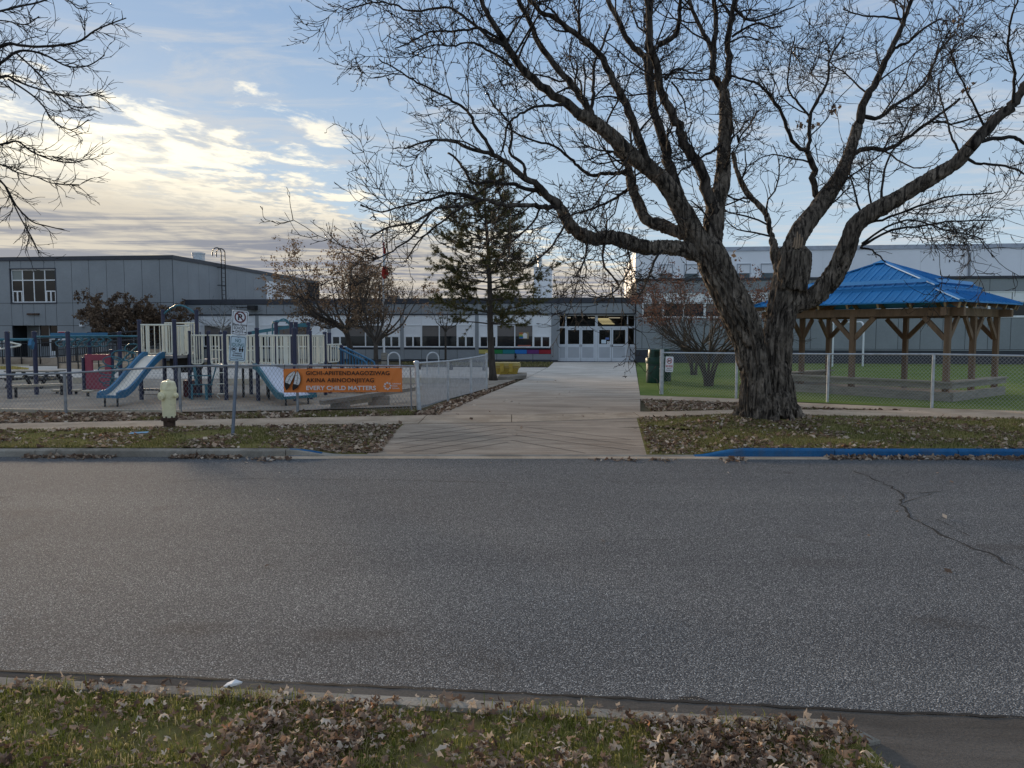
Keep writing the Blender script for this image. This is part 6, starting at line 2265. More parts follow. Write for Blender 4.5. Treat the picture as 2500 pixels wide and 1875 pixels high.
def plate(cz, w, h, m, nm, shift=0.0):
    """plate with rounded corners centred cz metres up the pole"""
    ctr = sb + pv * cz + un * 0.036 + ux * shift
    r = 0.03
    pts = []
    for sx, sy, a0 in ((1, 1, 0), (-1, 1, PI / 2), (-1, -1, PI), (1, -1, 1.5 * PI)):
        for k in range(5):
            a = a0 + k * PI / 8
            pts.append((sx * (w / 2 - r) + r * math.cos(a), sy * (h / 2 - r) + r * math.sin(a)))
    mb = MB()
    a_ = [ctr + ux * p + pv * q for p, q in pts]
    b_ = [v - un * 0.004 for v in a_]
    mb.loft([b_, a_])
    o = mb.build(nm, m, SG)
    # thin dark border line
    inner = [(p * (1 - 0.016 / (w / 2)), q * (1 - 0.016 / (h / 2))) for p, q in pts]
    inner2 = [(p * (1 - 0.024 / (w / 2)), q * (1 - 0.024 / (h / 2))) for p, q in pts]
    n = len(pts)
    vs = [ctr + un * 0.0015 + ux * p + pv * q for p, q in inner] + [ctr + un * 0.0015 + ux * p + pv * q for p, q in inner2]
    MB().add(vs, [(i, (i + 1) % n, n + (i + 1) % n, n + i) for i in range(n)]).build('border', M['ink'], o)
    return o, ctr


def Q(ctr, a, b, d=0.002):
    return ctr + ux * a + pv * b + un * d


p1, c1 = plate(Lp - 0.225, 0.30, 0.45, M['signwhite'], 'parking_plate')
p2, c2 = plate(Lp - 0.685, 0.30, 0.455, M['signblue'], 'idling_plate', -0.012)
ringpoly(p1, (0, 0.105), 0.080, 0.104, M['maroon'], c1, ux, pv, 0.002)
flat(p1, disc((0, 0.105), 0.078, 24), M['signwhite'], c1, ux, pv, 0.0017, 'roundel')
text('P', 0.155, M['ink'], p1, Q(c1, -0.046, 0.05, 0.0024), ux, pv, 0.004)
flat(p1, [(-0.068, 0.160), (-0.052, 0.176), (0.068, 0.050), (0.052, 0.034)], M['maroon'], c1, ux, pv, 0.0045, 'slash')
text('8am-5pm', 0.068, M['ink'], p1, Q(c1, -0.125, -0.055), ux, pv, 0.001, width=0.25)
text('SCHOOL', 0.068, M['ink'], p1, Q(c1, -0.105, -0.117), ux, pv, 0.001, width=0.21)
text('DAYS', 0.068, M['ink'], p1, Q(c1, -0.07, -0.178), ux, pv, 0.001, width=0.14)
for sx in (-1, 1):
    x0 = 0.112
    flat(p1, [(sx * (x0 - 0.03), -0.165), (sx * x0, -0.148), (sx * x0, -0.158), (sx * (x0 + 0.018), -0.158), (sx * (x0 + 0.018), -0.172), (sx * x0, -0.172), (sx * x0, -0.182)][:: sx], M['ink'], c1, ux, pv, 0.002, 'arrow')
text('NO', 0.085, M['greenprint'], p2, Q(c2, -0.052, 0.11), ux, pv, 0.001, width=0.105)
text('IDLING', 0.085, M['greenprint'], p2, Q(c2, -0.112, 0.035), ux, pv, 0.001, width=0.225)
ringpoly(p2, (-0.068, -0.018), 0.038, 0.046, M['ink'], c2, ux, pv, 0.002)
flat(p2, [(-0.1, -0.03), (-0.04, -0.03), (-0.04, -0.012), (-0.055, 0.002), (-0.08, 0.002), (-0.1, -0.012)], M['ink'], c2, ux, pv, 0.002, 'car_symbol')
for x in (0.04, 0.085):
    flat(p2, disc((x, 0.018), 0.013, 12), M['ink'], c2, ux, pv, 0.002, 'child_symbol')
    flat(p2, [(x - 0.026, -0.018), (x - 0.010, 0.003), (x + 0.010, 0.003), (x + 0.026, -0.018), (x + 0.014, -0.028), (x + 0.012, -0.062), (x + 0.002, -0.062), (x, -0.040), (x - 0.002, -0.062), (x - 0.012, -0.062), (x - 0.014, -0.028)], M['ink'], c2, ux, pv, 0.002, 'child_symbol')
text('Children', 0.044, M['ink'], p2, Q(c2, -0.075, -0.103), ux, pv, 0.0006, width=0.15)
text('Breathing', 0.044, M['ink'], p2, Q(c2, -0.085, -0.142), ux, pv, 0.0006, width=0.17)
flat(p2, [(-0.11, -0.178), (0.11, -0.178), (0.11, -0.170), (-0.11, -0.170)], M['greenprint'], c2, ux, pv, 0.002, 'small_print')
for ctr, hh in ((c1, 0.2), (c1, -0.2), (c2, 0.2), (c2, -0.2)):
    MB().tube([Q(ctr, 0, hh, 0.0), Q(ctr, 0, hh, 0.010)], 0.011, 8).build('bolt', M['galv_dull'], SG)

# ---- no dogs sign on the turf fence
nb = rp[0]
fd = (rp[1] - rp[0]).normalized()
fdn = Vector((fd.y, -fd.x, 0))
sx0 = A(1631, 890, nb.y - 0.4)
t_ = (sx0.x - nb.x) / fd.x
so_ = nb + fd * t_ + fdn * 0.03
zc_ = A(1640, 889, so_.y).z
sw_, sh_ = 0.26, 0.455
ND = thing('dog_sign', 'white no-dogs sign wired to the turf fence beside its thick end post', 'sign', (so_.x, so_.y, zc_))
uxn = fd
ctr = Vector((so_.x, so_.y, zc_)) + fd * sw_ / 2
tilt = Vector((0.03, 0, 1)).normalized()
pts = []
for sx, sy, a0 in ((1, 1, 0), (-1, 1, PI / 2), (-1, -1, PI), (1, -1, 1.5 * PI)):
    for k in range(4):
        a = a0 + k * PI / 6
        pts.append((sx * (sw_ / 2 - 0.025) + 0.025 * math.cos(a), sy * (sh_ / 2 - 0.025) + 0.025 * math.sin(a)))
MB().loft([[ctr + fd * p + tilt * q - fdn * 0.004 for p, q in pts], [ctr + fd * p + tilt * q for p, q in pts]]).build('plate', M['signwhite'], ND)
pn = fd.cross(tilt)
sgn = 1 if pn.y < 0 else -1
ringpoly(ND, (0, 0.10), 0.070, 0.088, M['red'], ctr, fd, tilt, 0.002 * sgn)
flat(ND, [(-0.055, 0.075), (-0.04, 0.12), (0.02, 0.115), (0.045, 0.145), (0.06, 0.125), (0.035, 0.10), (0.04, 0.06), (0.022, 0.06), (0.015, 0.085), (-0.025, 0.085), (-0.035, 0.055), (-0.05, 0.055)], M['ink'], ctr, fd, tilt, 0.002 * sgn, 'dog_symbol')
flat(ND, [(-0.062, 0.150), (-0.05, 0.162), (0.062, 0.05), (0.05, 0.038)], M['red'], ctr, fd, tilt, 0.003 * sgn, 'slash')
text('NO DOGS', 0.085, M['red'], ND, ctr + fd * -0.11 + tilt * -0.085 + fdn * 0.002, fd, tilt, 0.003, width=0.22)
text('Allowed on', 0.038, M['ink'], ND, ctr + fd * -0.075 + tilt * -0.135 + fdn * 0.002, fd, tilt, 0.001, width=0.15)
text('School Property', 0.038, M['ink'], ND, ctr + fd * -0.09 + tilt * -0.185 + fdn * 0.002, fd, tilt, 0.001, width=0.18)

# ---- green barrels with domed lids
def green_bin(pos, label, rot=0.0):
    t = thing('litter_bin', label, 'bin', (pos.x, pos.y, 0), rot, 'green litter bins by the turf gate')
    r = 0.335
    part(MB().lathe([(r * 0.97, 0.0), (r, 0.03), (r, 0.70), (r * 0.98, 0.72)], (0, 0, 0), 28), 'barrel', M['green_plastic'], t, True)
    part(MB().lathe([(r * 1.06, 0.70), (r * 1.08, 0.72), (r * 1.08, 0.90), (r * 1.03, 0.92), (r * 0.9, 0.925)], (0, 0, 0), 28), 'collar', M['green_plastic'], t, True)
    hood = part(MB().lathe([(r * 0.84, 0.92), (r * 0.83, 1.05), (r * 0.80, 1.19), (r * 0.74, 1.215), (r * 0.3, 1.225)], (0, 0, 0), 24), 'hood', M['green_plastic'], t, True)
    part(MB().box(-0.16, 0.16, -r * 0.88, -r * 0.60, 0.99, 1.15), 'flap', mat('bin_flap', (0.006, 0.03, 0.02), 0.5), t)
    part(MB().lathe([(r * 1.015, 0.64), (r * 1.015, 0.66)], (0, 0, 0), 28), 'band', M['rubber'], t)
    part(MB().tube([(r * 1.0, -0.1, 0.66), (r * 1.12, -0.12, 0.72), (r * 1.1, -0.12, 0.78)], 0.02, 6), 'latch', M['rubber'], t)
    return t


green_bin(G(1600, 934), 'dark green barrel bin with a hood standing just left of the fence end post', 0.2)
green_bin(G(1617, 931) + Vector((0.06, 0.35, 0)), 'second dark green barrel bin half hidden behind the fence end post', 0.9)

# ---- yellow salt bin on its slab
yb = G(1238, 919)
YB = thing('grit_bin', 'faded yellow plastic bin with two straps lying by the foot of the conifer', 'bin', (yb.x, yb.y, 0), -0.04)
w2, d2 = 0.56, 0.42
part(MB().loft([[(-w2 * .74, -d2 * .8, 0.10), (w2 * .74, -d2 * .8, 0.10), (w2 * .74, d2 * .8, 0.10), (-w2 * .74, d2 * .8, 0.10)], [(-w2 * .92, -d2, 0.44), (w2 * .92, -d2, 0.44), (w2 * .92, d2, 0.44), (-w2 * .92, d2, 0.44)]]), 'tub', M['yellow_plastic'], YB)
part(MB().loft([[(-w2 * .96, -d2 * 1.05, 0.36), (w2 * .96, -d2 * 1.05, 0.36), (w2 * .96, d2 * 1.05, 0.36), (-w2 * .96, d2 * 1.05, 0.36)], [(-w2, -d2 * 1.1, 0.46), (w2, -d2 * 1.1, 0.46), (w2, d2 * 1.1, 0.46), (-w2, d2 * 1.1, 0.46)], [(-w2 * .94, -d2, 0.58), (w2 * .94, -d2, 0.58), (w2 * .94, d2, 0.58), (-w2 * .94, d2, 0.58)]]), 'lid', mat('yellow_lid', (0.46, 0.36, 0.12), 0.6, 0.1, 4), YB)
for x in (-0.19, 0.17):
    part(MB().box(x - 0.075, x + 0.075, -d2 * 1.14, -d2 * .98, 0.22, 0.55), 'strap', M['yellow_plastic'], YB)
part(MB().box(-0.5, 0.5, -d2 * 1.13, -d2 * 1.06, 0.425, 0.44), 'lip', mat('orange_lip', (0.40, 0.20, 0.05), 0.6), YB)
sl = MB().hexa([(*G(1215, 927).xy, 0), (*G(1284, 925).xy, 0), (*G(1286, 917).xy, 0), (*G(1225, 914).xy, 0), (*G(1215, 927).xy, 0.10), (*G(1284, 925).xy, 0.13), (*G(1286, 917).xy, 0.13), (*G(1225, 914).xy, 0.10)])
tag(sl.build('stone_slab', M['kerb'], base=(yb.x, yb.y, 0)), 'grey concrete slab under the yellow bin', 'slab')

# ---- hoops for bicycles
def hoop(px, py, label):
    p = G(px, py)
    t = thing('bike_hoop', label, 'bike rack', (p.x, p.y, 0), -0.12, 'silver bicycle hoops in the yard')
    w = 0.26
    pts = [(-w, 0, -0.1), (-w, 0, 0.70)] + [(w * -math.cos(a), 0, 0.70 + w * math.sin(a)) for a in np.linspace(0.25, PI - 0.25, 8)] + [(w, 0, 0.70), (w, 0, -0.1)]
    part(MB().tube(pts, 0.03, 8), 'tube', M['galv'], t, True)
    return t


hoop(962, 914, 'silver bicycle hoop right of the flagpole foot')
hoop(1057, 914, 'silver bicycle hoop seen over the top of the galvanised fence')

# ---- flagpole and flag
f0_ = A(938, 893, 40.2)
FPL = thing('flagpole', 'tall white flagpole set in a square timber sleeve', 'flagpole', (f0_.x, f0_.y, 0))
zt_ = A(938, 565, f0_.y).z
MB().tube([(f0_.x, f0_.y, 0), (f0_.x, f0_.y, zt_ * .5), (f0_.x, f0_.y, zt_)], [0.06, 0.05, 0.035], 10).build('pole', M['white_panel'], FPL, True)
MB().box(f0_.x - 0.13, f0_.x + 0.13, f0_.y - 0.13, f0_.y + 0.13, 0, A(938, 861, f0_.y).z).build('sleeve', M['timber'], FPL)
MB().lathe([(0.03, 0), (0.07, 0.04), (0.07, 0.09), (0.02, 0.13)], (f0_.x, f0_.y, zt_), 10).build('finial', M['galv'], FPL, True)
zf_t, zf_b = A(938, 592, f0_.y).z, A(938, 682, f0_.y).z
fv, ff = [], []
rf = random.Random(5)
n_, m_ = 26, 9
for j in range(n_ + 1):
    t = j / n_
    z = lerp(zf_t, zf_b, t)
    wdt = float(np.interp(t, [0, 0.3, 0.6, 0.75, 0.88, 1.0], [0.07, 0.20, 0.12, 0.30, 0.34, 0.05]))
    for i in range(m_ + 1):
        u = i / m_
        fv.append((f0_.x + 0.05 + wdt * (u - 0.35) + 0.02 * math.sin(3 * u + t * 6), f0_.y - 0.06 + 0.07 * math.sin(u * 11 + t * 3), z + 0.03 * math.sin(u * 7)))
ff = [(j * (m_ + 1) + i, j * (m_ + 1) + i + 1, (j + 1) * (m_ + 1) + i + 1, (j + 1) * (m_ + 1) + i) for j in range(n_) for i in range(m_)]
FL_ = thing('flag', 'red and white flag hanging limp from the flagpole', 'flag', (f0_.x, f0_.y, zf_t))
k_ = m_ * 8
MB().add(fv, ff[:k_] ).build('red_cloth', M['flag_red'], FL_, 'all')
MB().add(fv, ff[k_:m_ * 17]).build('white_cloth', M['white_panel'], FL_, 'all')
MB().add(fv, ff[m_ * 17:]).build('red_cloth', M['flag_red'], FL_, 'all')

# ---- black low railing in front of the classroom bays
def low_rail(px0, px1, py, Y, label):
    a, b = A(px0, py, Y), A(px1, py, Y - 2.0)
    t = thing('low_railing', label, 'railing', (a.x, a.y, 0))
    for dz in (0, -0.22):
        MB().tube([(a.x, a.y, a.z + dz), (b.x, b.y, a.z + dz)], 0.03, 6).build('rail', M['black'], t)
    n = 5
    for i in range(n):
        p = a.lerp(b, i / (n - 1))
        MB().box(p.x - 0.035, p.x + 0.035, p.y - 0.035, p.y + 0.035, 0, a.z).build('post', M['black'], t)
        MB().box(p.x - 0.09, p.x + 0.09, p.y - 0.09, p.y + 0.09, 0, 0.16).build('base', M['rubber'], t)


low_rail(872, 1182, 879.5, 38.5, 'low black railing behind the bicycle hoops')

# ================================================================== PLAY YARD
def pole(parent, p, z1, r=0.055, m=None, name='post', z0=-0.1):
    o = MB().tube([(p.x, p.y, z0), (p.x, p.y, z1)], r, 10).build(name, m or M['navy'], parent, True)
    MB().lathe([(r * 1.12, 0), (r * 1.12, 0.035), (r * 0.8, 0.05)], (p.x, p.y, z1), 10).build('post_cap', m or M['navy'], o, True)
    return o


PS = thing('play_structure', 'navy and cream play structure with decks, railings and two slides behind the street fence', 'play structure', (-9.0, 21.0, 0))
th = RA(-10)
pc, psn = math.cos(th), math.sin(th)
FL0 = Vector((-10.15, 20.8, 0))


def PG(i, j, m=1.05):
    return FL0 + Vector((pc, psn, 0)) * (i * m) + Vector((-psn, pc, 0)) * (j * m)


fl, fr_, bl_, brr = PG(0, 0), PG(1, 0), PG(0, 1), PG(1, 1)
Z1, Z2 = 1.20, 0.93
pole(PS, fl, A(343, 785, fl.y).z)
pole(PS, fr_, A(429, 784, fr_.y).z)
pole(PS, bl_, A(398, 760, bl_.y).z)
pole(PS, brr, A(480, 760, brr.y).z)
MB().prism([(p.x, p.y) for p in (fl, fr_, brr, bl_)], Z1 - 0.07, Z1).build('deck', M['deck'], PS)
za_ = A(398, 768, bl_.y).z
ar = []
for t in np.linspace(0, 1, 11):
    p = bl_.lerp(brr, t)
    ar.append((p.x, p.y, za_ + 0.26 * math.sin(PI * t)))
MB().tube(ar, 0.028, 8).build('arch', M['teal'], PS, True)


def barrier(a, b, z0, z1, s0=0.0, s1=1.0, bars=6, wide=(1, 2), rails=True, mid=False, name='barrier', back=0.0):
    """cream panel of upright bars between posts a and b; wide = indices of flat slats"""
    p, q = a.lerp(b, s0), a.lerp(b, s1)
    d = (q - p).normalized()
    mb = MB()
    r = 0.02
    L = (q - p).length
    # looped frame
    c_ = min(0.09, L * 0.3)
    path = [p + Vector((0, 0, z1)), p + Vector((0, 0, z0 + c_))]
    path = []
    for t in np.linspace(0, PI / 2, 4):
        path.append(p + d * (c_ - c_ * math.cos(t)) + Vector((0, 0, z0 + c_ - c_ * math.sin(t))))
    for t in np.linspace(0, PI / 2, 4):
        path.append(q - d * (c_ - c_ * math.sin(t)) + Vector((0, 0, z0 + c_ - c_ * math.cos(t))))
    mb.tube([p + Vector((0, 0, z1))] + path + [q + Vector((0, 0, z1))], r, 6)
    for i in range(bars):
        t = (i + 0.5) / bars
        x = p.lerp(q, t)
        if i in wide:
            s = d * 0.024
            n = Vector((-d.y, d.x, 0)) * 0.014
            mb.loft([[x - s - n + Vector((0, 0, z)), x + s - n + Vector((0, 0, z)), x + s + n + Vector((0, 0, z)), x - s + n + Vector((0, 0, z))] for z in (z0 + 0.02, z1)])
        else:
            mb.tube([x + Vector((0, 0, z0 + 0.015)), x + Vector((0, 0, z1))], 0.013, 5)
    if rails:
        mb.tube([a + Vector((0, 0, z1)), b + Vector((0, 0, z1))], 0.024, 6)
    if mid:
        mb.tube([p + Vector((0, 0, lerp(z0, z1, 0.5))), q + Vector((0, 0, lerp(z0, z1, 0.5)))], 0.015, 5)
    return mb.build(name, M['cream'], PS, True)


zt1 = A(385, 793, 20.8).z
barrier(fl, fr_, Z1 + 0.04, zt1, 0.06, 0.26, 2, (1,), True)
barrier(fl, fr_, Z1 + 0.04, zt1, 0.66, 0.97, 4, (1, 3), False)
barrier(bl_, brr, Z1 + 0.04, zt1 + 0.06, 0.05, 0.35, 4, (), True)
barrier(bl_, brr, Z1 + 0.04, zt1 + 0.06, 0.66, 0.95, 4, (1,), False)
barrier(fl, bl_, Z1 + 0.04, zt1, 0.05, 0.95, 4, ())
# lower run of decks
q0 = A(463, 970, 21.3)
q0 = Vector((q0.x, q0.y, 0))


def PX(px, Y):
    p = A(px, 900, Y)
    return Vector((p.x, p.y, 0))


front = [PX(463, 21.2), PX(511, 21.5), PX(551, 20.7), PX(629, 20.5), PX(720, 20.4), PX(758, 21.0)]
back = [PX(488, 22.6), PX(540, 22.9), PX(612, 22.6), PX(676, 22.0), PX(713, 22.2), PX(794, 22.3)]
ztl = A(590, 819, 20.6).z
for i, p in enumerate(front):
    pole(PS, p, ztl + 0.08 + (0.08 if i in (3, 4) else 0.0), 0.055 if i != 4 else 0.06)
for i, p in enumerate(back):
    pole(PS, p, (A(690, 790, p.y).z if i in (3, 4) else ztl + 0.05))
for px, Y, y_ in ((724, 22.5, 790), (754, 22.8, 791), (805, 23.0, 816), (834, 23.3, 846)):
    p = PX(px, Y)
    pole(PS, p, A(px, y_, Y).z, 0.06)
poly = front + [back[5]] + [back[4], back[3], back[2], back[1], back[0]]
MB().prism([(p.x, p.y) for p in front[1:] + [back[5], back[3], back[2], back[1]]], Z2 - 0.07, Z2).build('deck', M['deck'], PS)
MB().prism([(p.x, p.y) for p in (front[0], front[1], back[1], back[0])], Z2 + 0.06, Z2 + 0.13).build('deck', M['deck'], PS)
barrier(fr_, front[0], Z1 + 0.02, zt1 - 0.03, 0.08, 0.45, 3, (1,), True)
barrier(fr_, front[0], Z1 + 0.02, zt1 - 0.05, 0.52, 0.92, 3, (0,), False)
barrier(brr, back[0], Z2 + 0.2, zt1 + 0.05, 0.1, 0.9, 4, (1,))
barrier(front[0], front[1], Z2 + 0.02, ztl, 0.08, 0.70, 5, (1,))
barrier(front[1], front[2], Z2 + 0.02, ztl, 0.12, 0.92, 4, (1, 2), True, True)
barrier(front[2], front[3], Z2 + 0.02, ztl, 0.06, 0.47, 5, (), True, True)
barrier(front[2], front[3], Z2 + 0.02, ztl, 0.50, 0.95, 4, (1, 2), False, True)
barrier(front[3], front[4], Z2 + 0.02, ztl, 0.10, 0.40, 4, (), True)
barrier(front[3], front[4], Z2 + 0.02, ztl, 0.42, 0.66, 3, (1,), False)
barrier(front[3], front[4], Z2 + 0.02, ztl, 0.72, 0.88, 3, (0, 1), False)
barrier(front[4], front[5], Z2 + 0.02, ztl, 0.05, 0.92, 6, (1, 3))
barrier(back[1], back[2], Z2 + 0.02, ztl, 0.05, 0.95, 4, (), True)
barrier(back[2], back[3], Z2 + 0.02, ztl, 0.05, 0.95, 4, (), True)
barrier(front[5], back[5], Z2 + 0.02, ztl, 0.10, 0.50, 3, (0, 1, 2))
barrier(front[5], back[5], Z2 + 0.02, ztl, 0.55, 0.92, 3, (0, 1, 2), False)
barrier(back[5], PX(834, 23.3), Z2 + 0.02, ztl - 0.28, 0.15, 0.85, 5, (1, 3))
# stair with teal handrails at the right end
s0, s1 = PX(822, 23.2), PX(888, 22.8)
for k, off in ((0, 0.0), (1, 0.75)):
    a = s0 + Vector((0.1 * k, off, 0))
    b = s1 + Vector((0.1 * k, off, 0))
    mb = MB()
    zA, zB = A(825, 848, a.y).z, A(884, 880, b.y).z
    mb.tube([a + Vector((0, 0, zA)), b + Vector((0, 0, zB)), b + Vector((0.08, 0, zB - 0.06)), b + Vector((0.10, 0, zB - 0.3))], 0.03, 6)
    mb.tube([a + Vector((0, 0, zA - 0.75)), b + Vector((0, 0, zB - 0.6))], 0.03, 6)
    for i in range(9):
        t = (i + 0.5) / 9
        p = a.lerp(b, t)
        z = lerp(zA, zB, t)
        mb.tube([p + Vector((0, 0, z)), p + Vector((0, 0, z - 0.72))], 0.014, 5)
    mb.build('stair_rail', M['blue_plastic'], PS, True)
for i in range(4):
    p = s0.lerp(s1, (i + 0.5) / 4)
    MB().box(p.x - 0.13, p.x + 0.13, p.y + 0.02, p.y + 0.72, Z2 - 0.2 * (i + 1) - 0.03, Z2 - 0.2 * (i + 1)).build('stair_tread', M['deck'], PS)
# teal hoops and beam at the back
mb = MB()
zq = A(690, 783, 22.0).z
x0, x1 = PX(667, 22.4), PX(712, 22.4)
mb.tube([x0, x0 + Vector((0, 0, zq - 0.12)), x0 + Vector((0.04, 0, zq - 0.03)), x0 + Vector((0.14, 0, zq)), x0.lerp(x1, 0.75) + Vector((0, 0, zq)), x1 + Vector((0, 0, zq - 0.14))], 0.026, 7)
ar = []
for t in np.linspace(0, 1, 9):
    p = back[3].lerp(back[4], t)
    ar.append((p.x, p.y, A(690, 793, 22.1).z + 0.17 * math.sin(PI * t)))
mb.tube(ar, 0.022, 7)
mb.build('hoop', M['teal'], PS, True)
a_, b_ = A(598, 815, 23.8), A(757, 790, 23.8)
mb = MB().bar(a_, b_, 0.07, 0.10)
for t in (0.2, 0.34, 0.52):
    p = a_.lerp(b_, t)
    mb.tube([p, p - Vector((0, 0, 0.3))], 0.02, 5)
p = b_
mb.bar(A(722, 797, 22.6), A(756, 796, 22.8), 0.05, 0.05)
mb.build('beam', M['teal'], PS)
# legs of the deck, black tunnel and red plate under it
MB().tube([PX(440, 21.4) + Vector((0, 0, 1.0)), PX(462, 22.0) + Vector((0, 0, 0.98)), PX(478, 22.3) + Vector((0, 0, 0.98))], 0.30, 18).build('crawl_tube', M['rubber'], PS, True)
MB().prism([(p.x, p.y) for p in (PX(446, 21.6), PX(492, 22.0), PX(484, 22.4), PX(450, 22.2))], 0.0, 0.46).build('red_step', M['darkred'], PS)
for px, Y in ((593, 21.6), (652, 21.9), (655, 20.9)):
    p = PX(px, Y)
    pole(PS, p, Z2 - 0.06, 0.035, M['black'])
# teal rung ladder below the lower deck
lb_ = MB()
for px, y in ((492, 917), (495, 939), (497, 962)):
    a, b = A(px - 29, y, 20.9), A(px + 24, y, 20.9)
    lb_.bar(a, b, 0.06, 0.03)
up = [A(474, 896, 21.1), A(480, 938, 20.95)]
lb_.tube(up, 0.045, 8)
lb_.tube([A(503, 939, 20.9), A(505, 978, 20.8)], 0.04, 8)
lb_.tube([A(469, 938, 20.9), A(469, 975, 20.8)], 0.03, 8)
lb_.tube([A(527, 897, 21.1), A(516, 938, 20.95)], 0.02, 6)
lb_.build('rung_ladder', M['teal'], PS, True)
hk = MB()
for z in (0.18, 0.45, 0.75):
    c_ = PX(547, 20.55)
    hk.tube([c_ + Vector((0.0, 0, z)), c_ + Vector((-0.16, -0.08, z)), c_ + Vector((-0.18, -0.08, z - 0.05)), c_ + Vector((-0.12, -0.04, z - 0.12))], 0.014, 6)
hk.build('foot_hook', M['cream'], PS, True)


def slide(name, top, bot, zt, zb, w, sides, bed, wall=0.13, lip=0.35):
    """chute from top to bottom with a run-out; top and bot are ground points"""
    d = (bot - top)
    d.z = 0
    L = d.length
    d.normalize()
    s = Vector((-d.y, d.x, 0))
    prof = []
    N = 14
    for i in range(N + 1):
        t = i / N
        x = t * L
        # start level, steep middle, level run-out
        k = min(1, max(0, (t - 0.04) / 0.80))
        z = zt + (zb - zt) * (k * k * (3 - 2 * k) * 0.35 + k * 0.65)
        prof.append((x, z))
    o_ = MB()
    rings = []
    for x, z in prof:
        c_ = top + d * x
        rings.append([c_ - s * (w / 2) + Vector((0, 0, z)), c_ + s * (w / 2) + Vector((0, 0, z)), c_ + s * (w / 2) + Vector((0, 0, z - 0.02)), c_ - s * (w / 2) + Vector((0, 0, z - 0.02))])
    o_.loft(rings)
    sl_ = thing(name, None, None)
    bpy.data.objects.remove(sl_, do_unlink=True)
    bedo = o_.build('slide_bed', bed, PS, True)
    for sg_ in (-1, 1):
        mb = MB()
        rings = []
        for i, (x, z) in enumerate(prof):
            c_ = top + d * x + s * sg_ * (w / 2 + 0.02)
            wl = wall * (0.75 if i in (0,) else 1.0) * (0.6 if i == N else 1)
            e_ = s * 0.022
            rings.append([c_ - e_ + Vector((0, 0, z - 0.06)), c_ + e_ + Vector((0, 0, z - 0.06)), c_ + e_ * 1.5 + Vector((0, 0, z + wl)), c_ - e_ * 1.5 + Vector((0, 0, z + wl))])
        mb.loft(rings)
        mb.build('slide_side', sides, PS, True)
    mb = MB()
    e0 = top + d * (L + 0.0)
    mb.bar(e0 - s * (w / 2 + 0.05) + Vector((0, 0, zb - 0.02)), e0 + s * (w / 2 + 0.05) + Vector((0, 0, zb - 0.02)), 0.05, 0.07)
    mb.build('slide_lip', sides, PS)
    for sg_ in (-1, 1):
        c_ = top + d * (L - 0.12) + s * sg_ * w * 0.36
        MB().tube([c_ + Vector((0, 0, -0.1)), c_ + Vector((0, 0, zb - 0.03))], 0.025, 7).build('slide_leg', M['black'], PS)


slide('slide', fl.lerp(fr_, 0.46) + Vector((0, -0.03, 0)), Vector((A(263, 970, 18.75).x, 18.75, 0)), Z1 + 0.01, 0.27, 0.48, M['blue_plastic'], M['slide_bed'])
slide('slide', front[3].lerp(front[4], 0.34) + Vector((0, -0.05, 0)), Vector((A(731, 968, 19.25).x, 19.25, 0)), Z2 + 0.0, 0.22, 0.86, M['teal'], M['slide_bed_blue'], 0.11)

# leaf-shaped loop climber at the left end of the upper deck
mb = MB()
stem = [A(268, 950, 21.6), A(272, 925, 21.5), A(285, 895, 21.4), A(310, 868, 21.2), A(340, 842, 20.9)]
sp_, _ = smooth_path(stem, [1] * 5, 4)
mb.tube([Vector(p) for p in sp_], 0.022, 7)
for (x, y, r, Y, a0) in ((268, 938, 9, 21.6, 2.0), (259, 929, 11, 21.5, 2.6), (262, 905, 14, 21.5, 2.2), (290, 915, 12, 21.5, -0.2), (275, 882, 15, 21.4, 2.0), (300, 890, 13, 21.3, -0.4), (297, 868, 16, 21.2, 1.9), (318, 872, 12, 21.1, -0.4), (326, 850, 13, 21.0, 1.6)):
    c_ = A(x, y, Y)
    rr0 = r * Y / FOC
    pts = []
    for t in np.linspace(0, 2 * PI, 15):
        pts.append(c_ + Vector((rr0 * math.cos(t) * 1.25, 0.12 * math.sin(t + a0), rr0 * math.sin(t) * 0.8)))
    rot = a0 - 0.6
    mb.tube(pts, 0.016, 6)
mb.build('loop_climber', M['teal'], PS, True)

# ---- overhead loop ladder on navy posts
OL = thing('overhead_ladder', 'teal overhead loop ladder hung between navy posts at the left of the play yard', 'climbing frame', (-13, 22.5, 0))
oposts = [(20.8, 813, 21.1), (87, 813, 22.5), (168.5, 813, 22.5), (220, 814, 24.4), (294, 813, 23.8)]
OP = []
for px, y, Y in oposts:
    p = PX(px, Y)
    OP.append(p)
    pole(OL, p, A(px, y, Y).z, 0.062)
mb = MB()
za = A(120, 822, 22.6).z
mb.tube([A(-70, 829, 21.6), A(82, 829, 22.4)], 0.04, 7)
mb.tube([A(88, 822, 22.5), A(300, 820, 23.8)], 0.028, 7)
mb.tube([A(160, 821, 23.6), A(340, 821, 24.2)], 0.028, 7)
mb.build('overhead_rail', M['teal'], OL, True)
mb = MB().bar(A(124, 819, 24.2), A(262, 818, 24.3), 0.06, 0.16)
mb.build('overhead_beam', M['blue_plastic'], OL)
for i in range(7):
    px = 140 + 17.5 * i
    c_ = A(px, 834, 23.2 + 0.08 * i)
    pts = []
    for t in np.linspace(PI * 0.55, PI * 2.45, 12):
        pts.append(c_ + Vector((0.22 * math.cos(t) + (0.16 if math.sin(t) > 0.2 else 0.0), 0.25 * math.sin(t * 0.5), -0.155 * math.sin(t) * -1)))
    MB().tube(pts, 0.019, 6).build('loop_rung', M['teal'], OL, True)
mb = MB()
a, b, c_, d_ = A(-10, 850, 21.5), A(3, 852, 21.2), A(48, 844, 21.6), A(25, 836, 21.8)
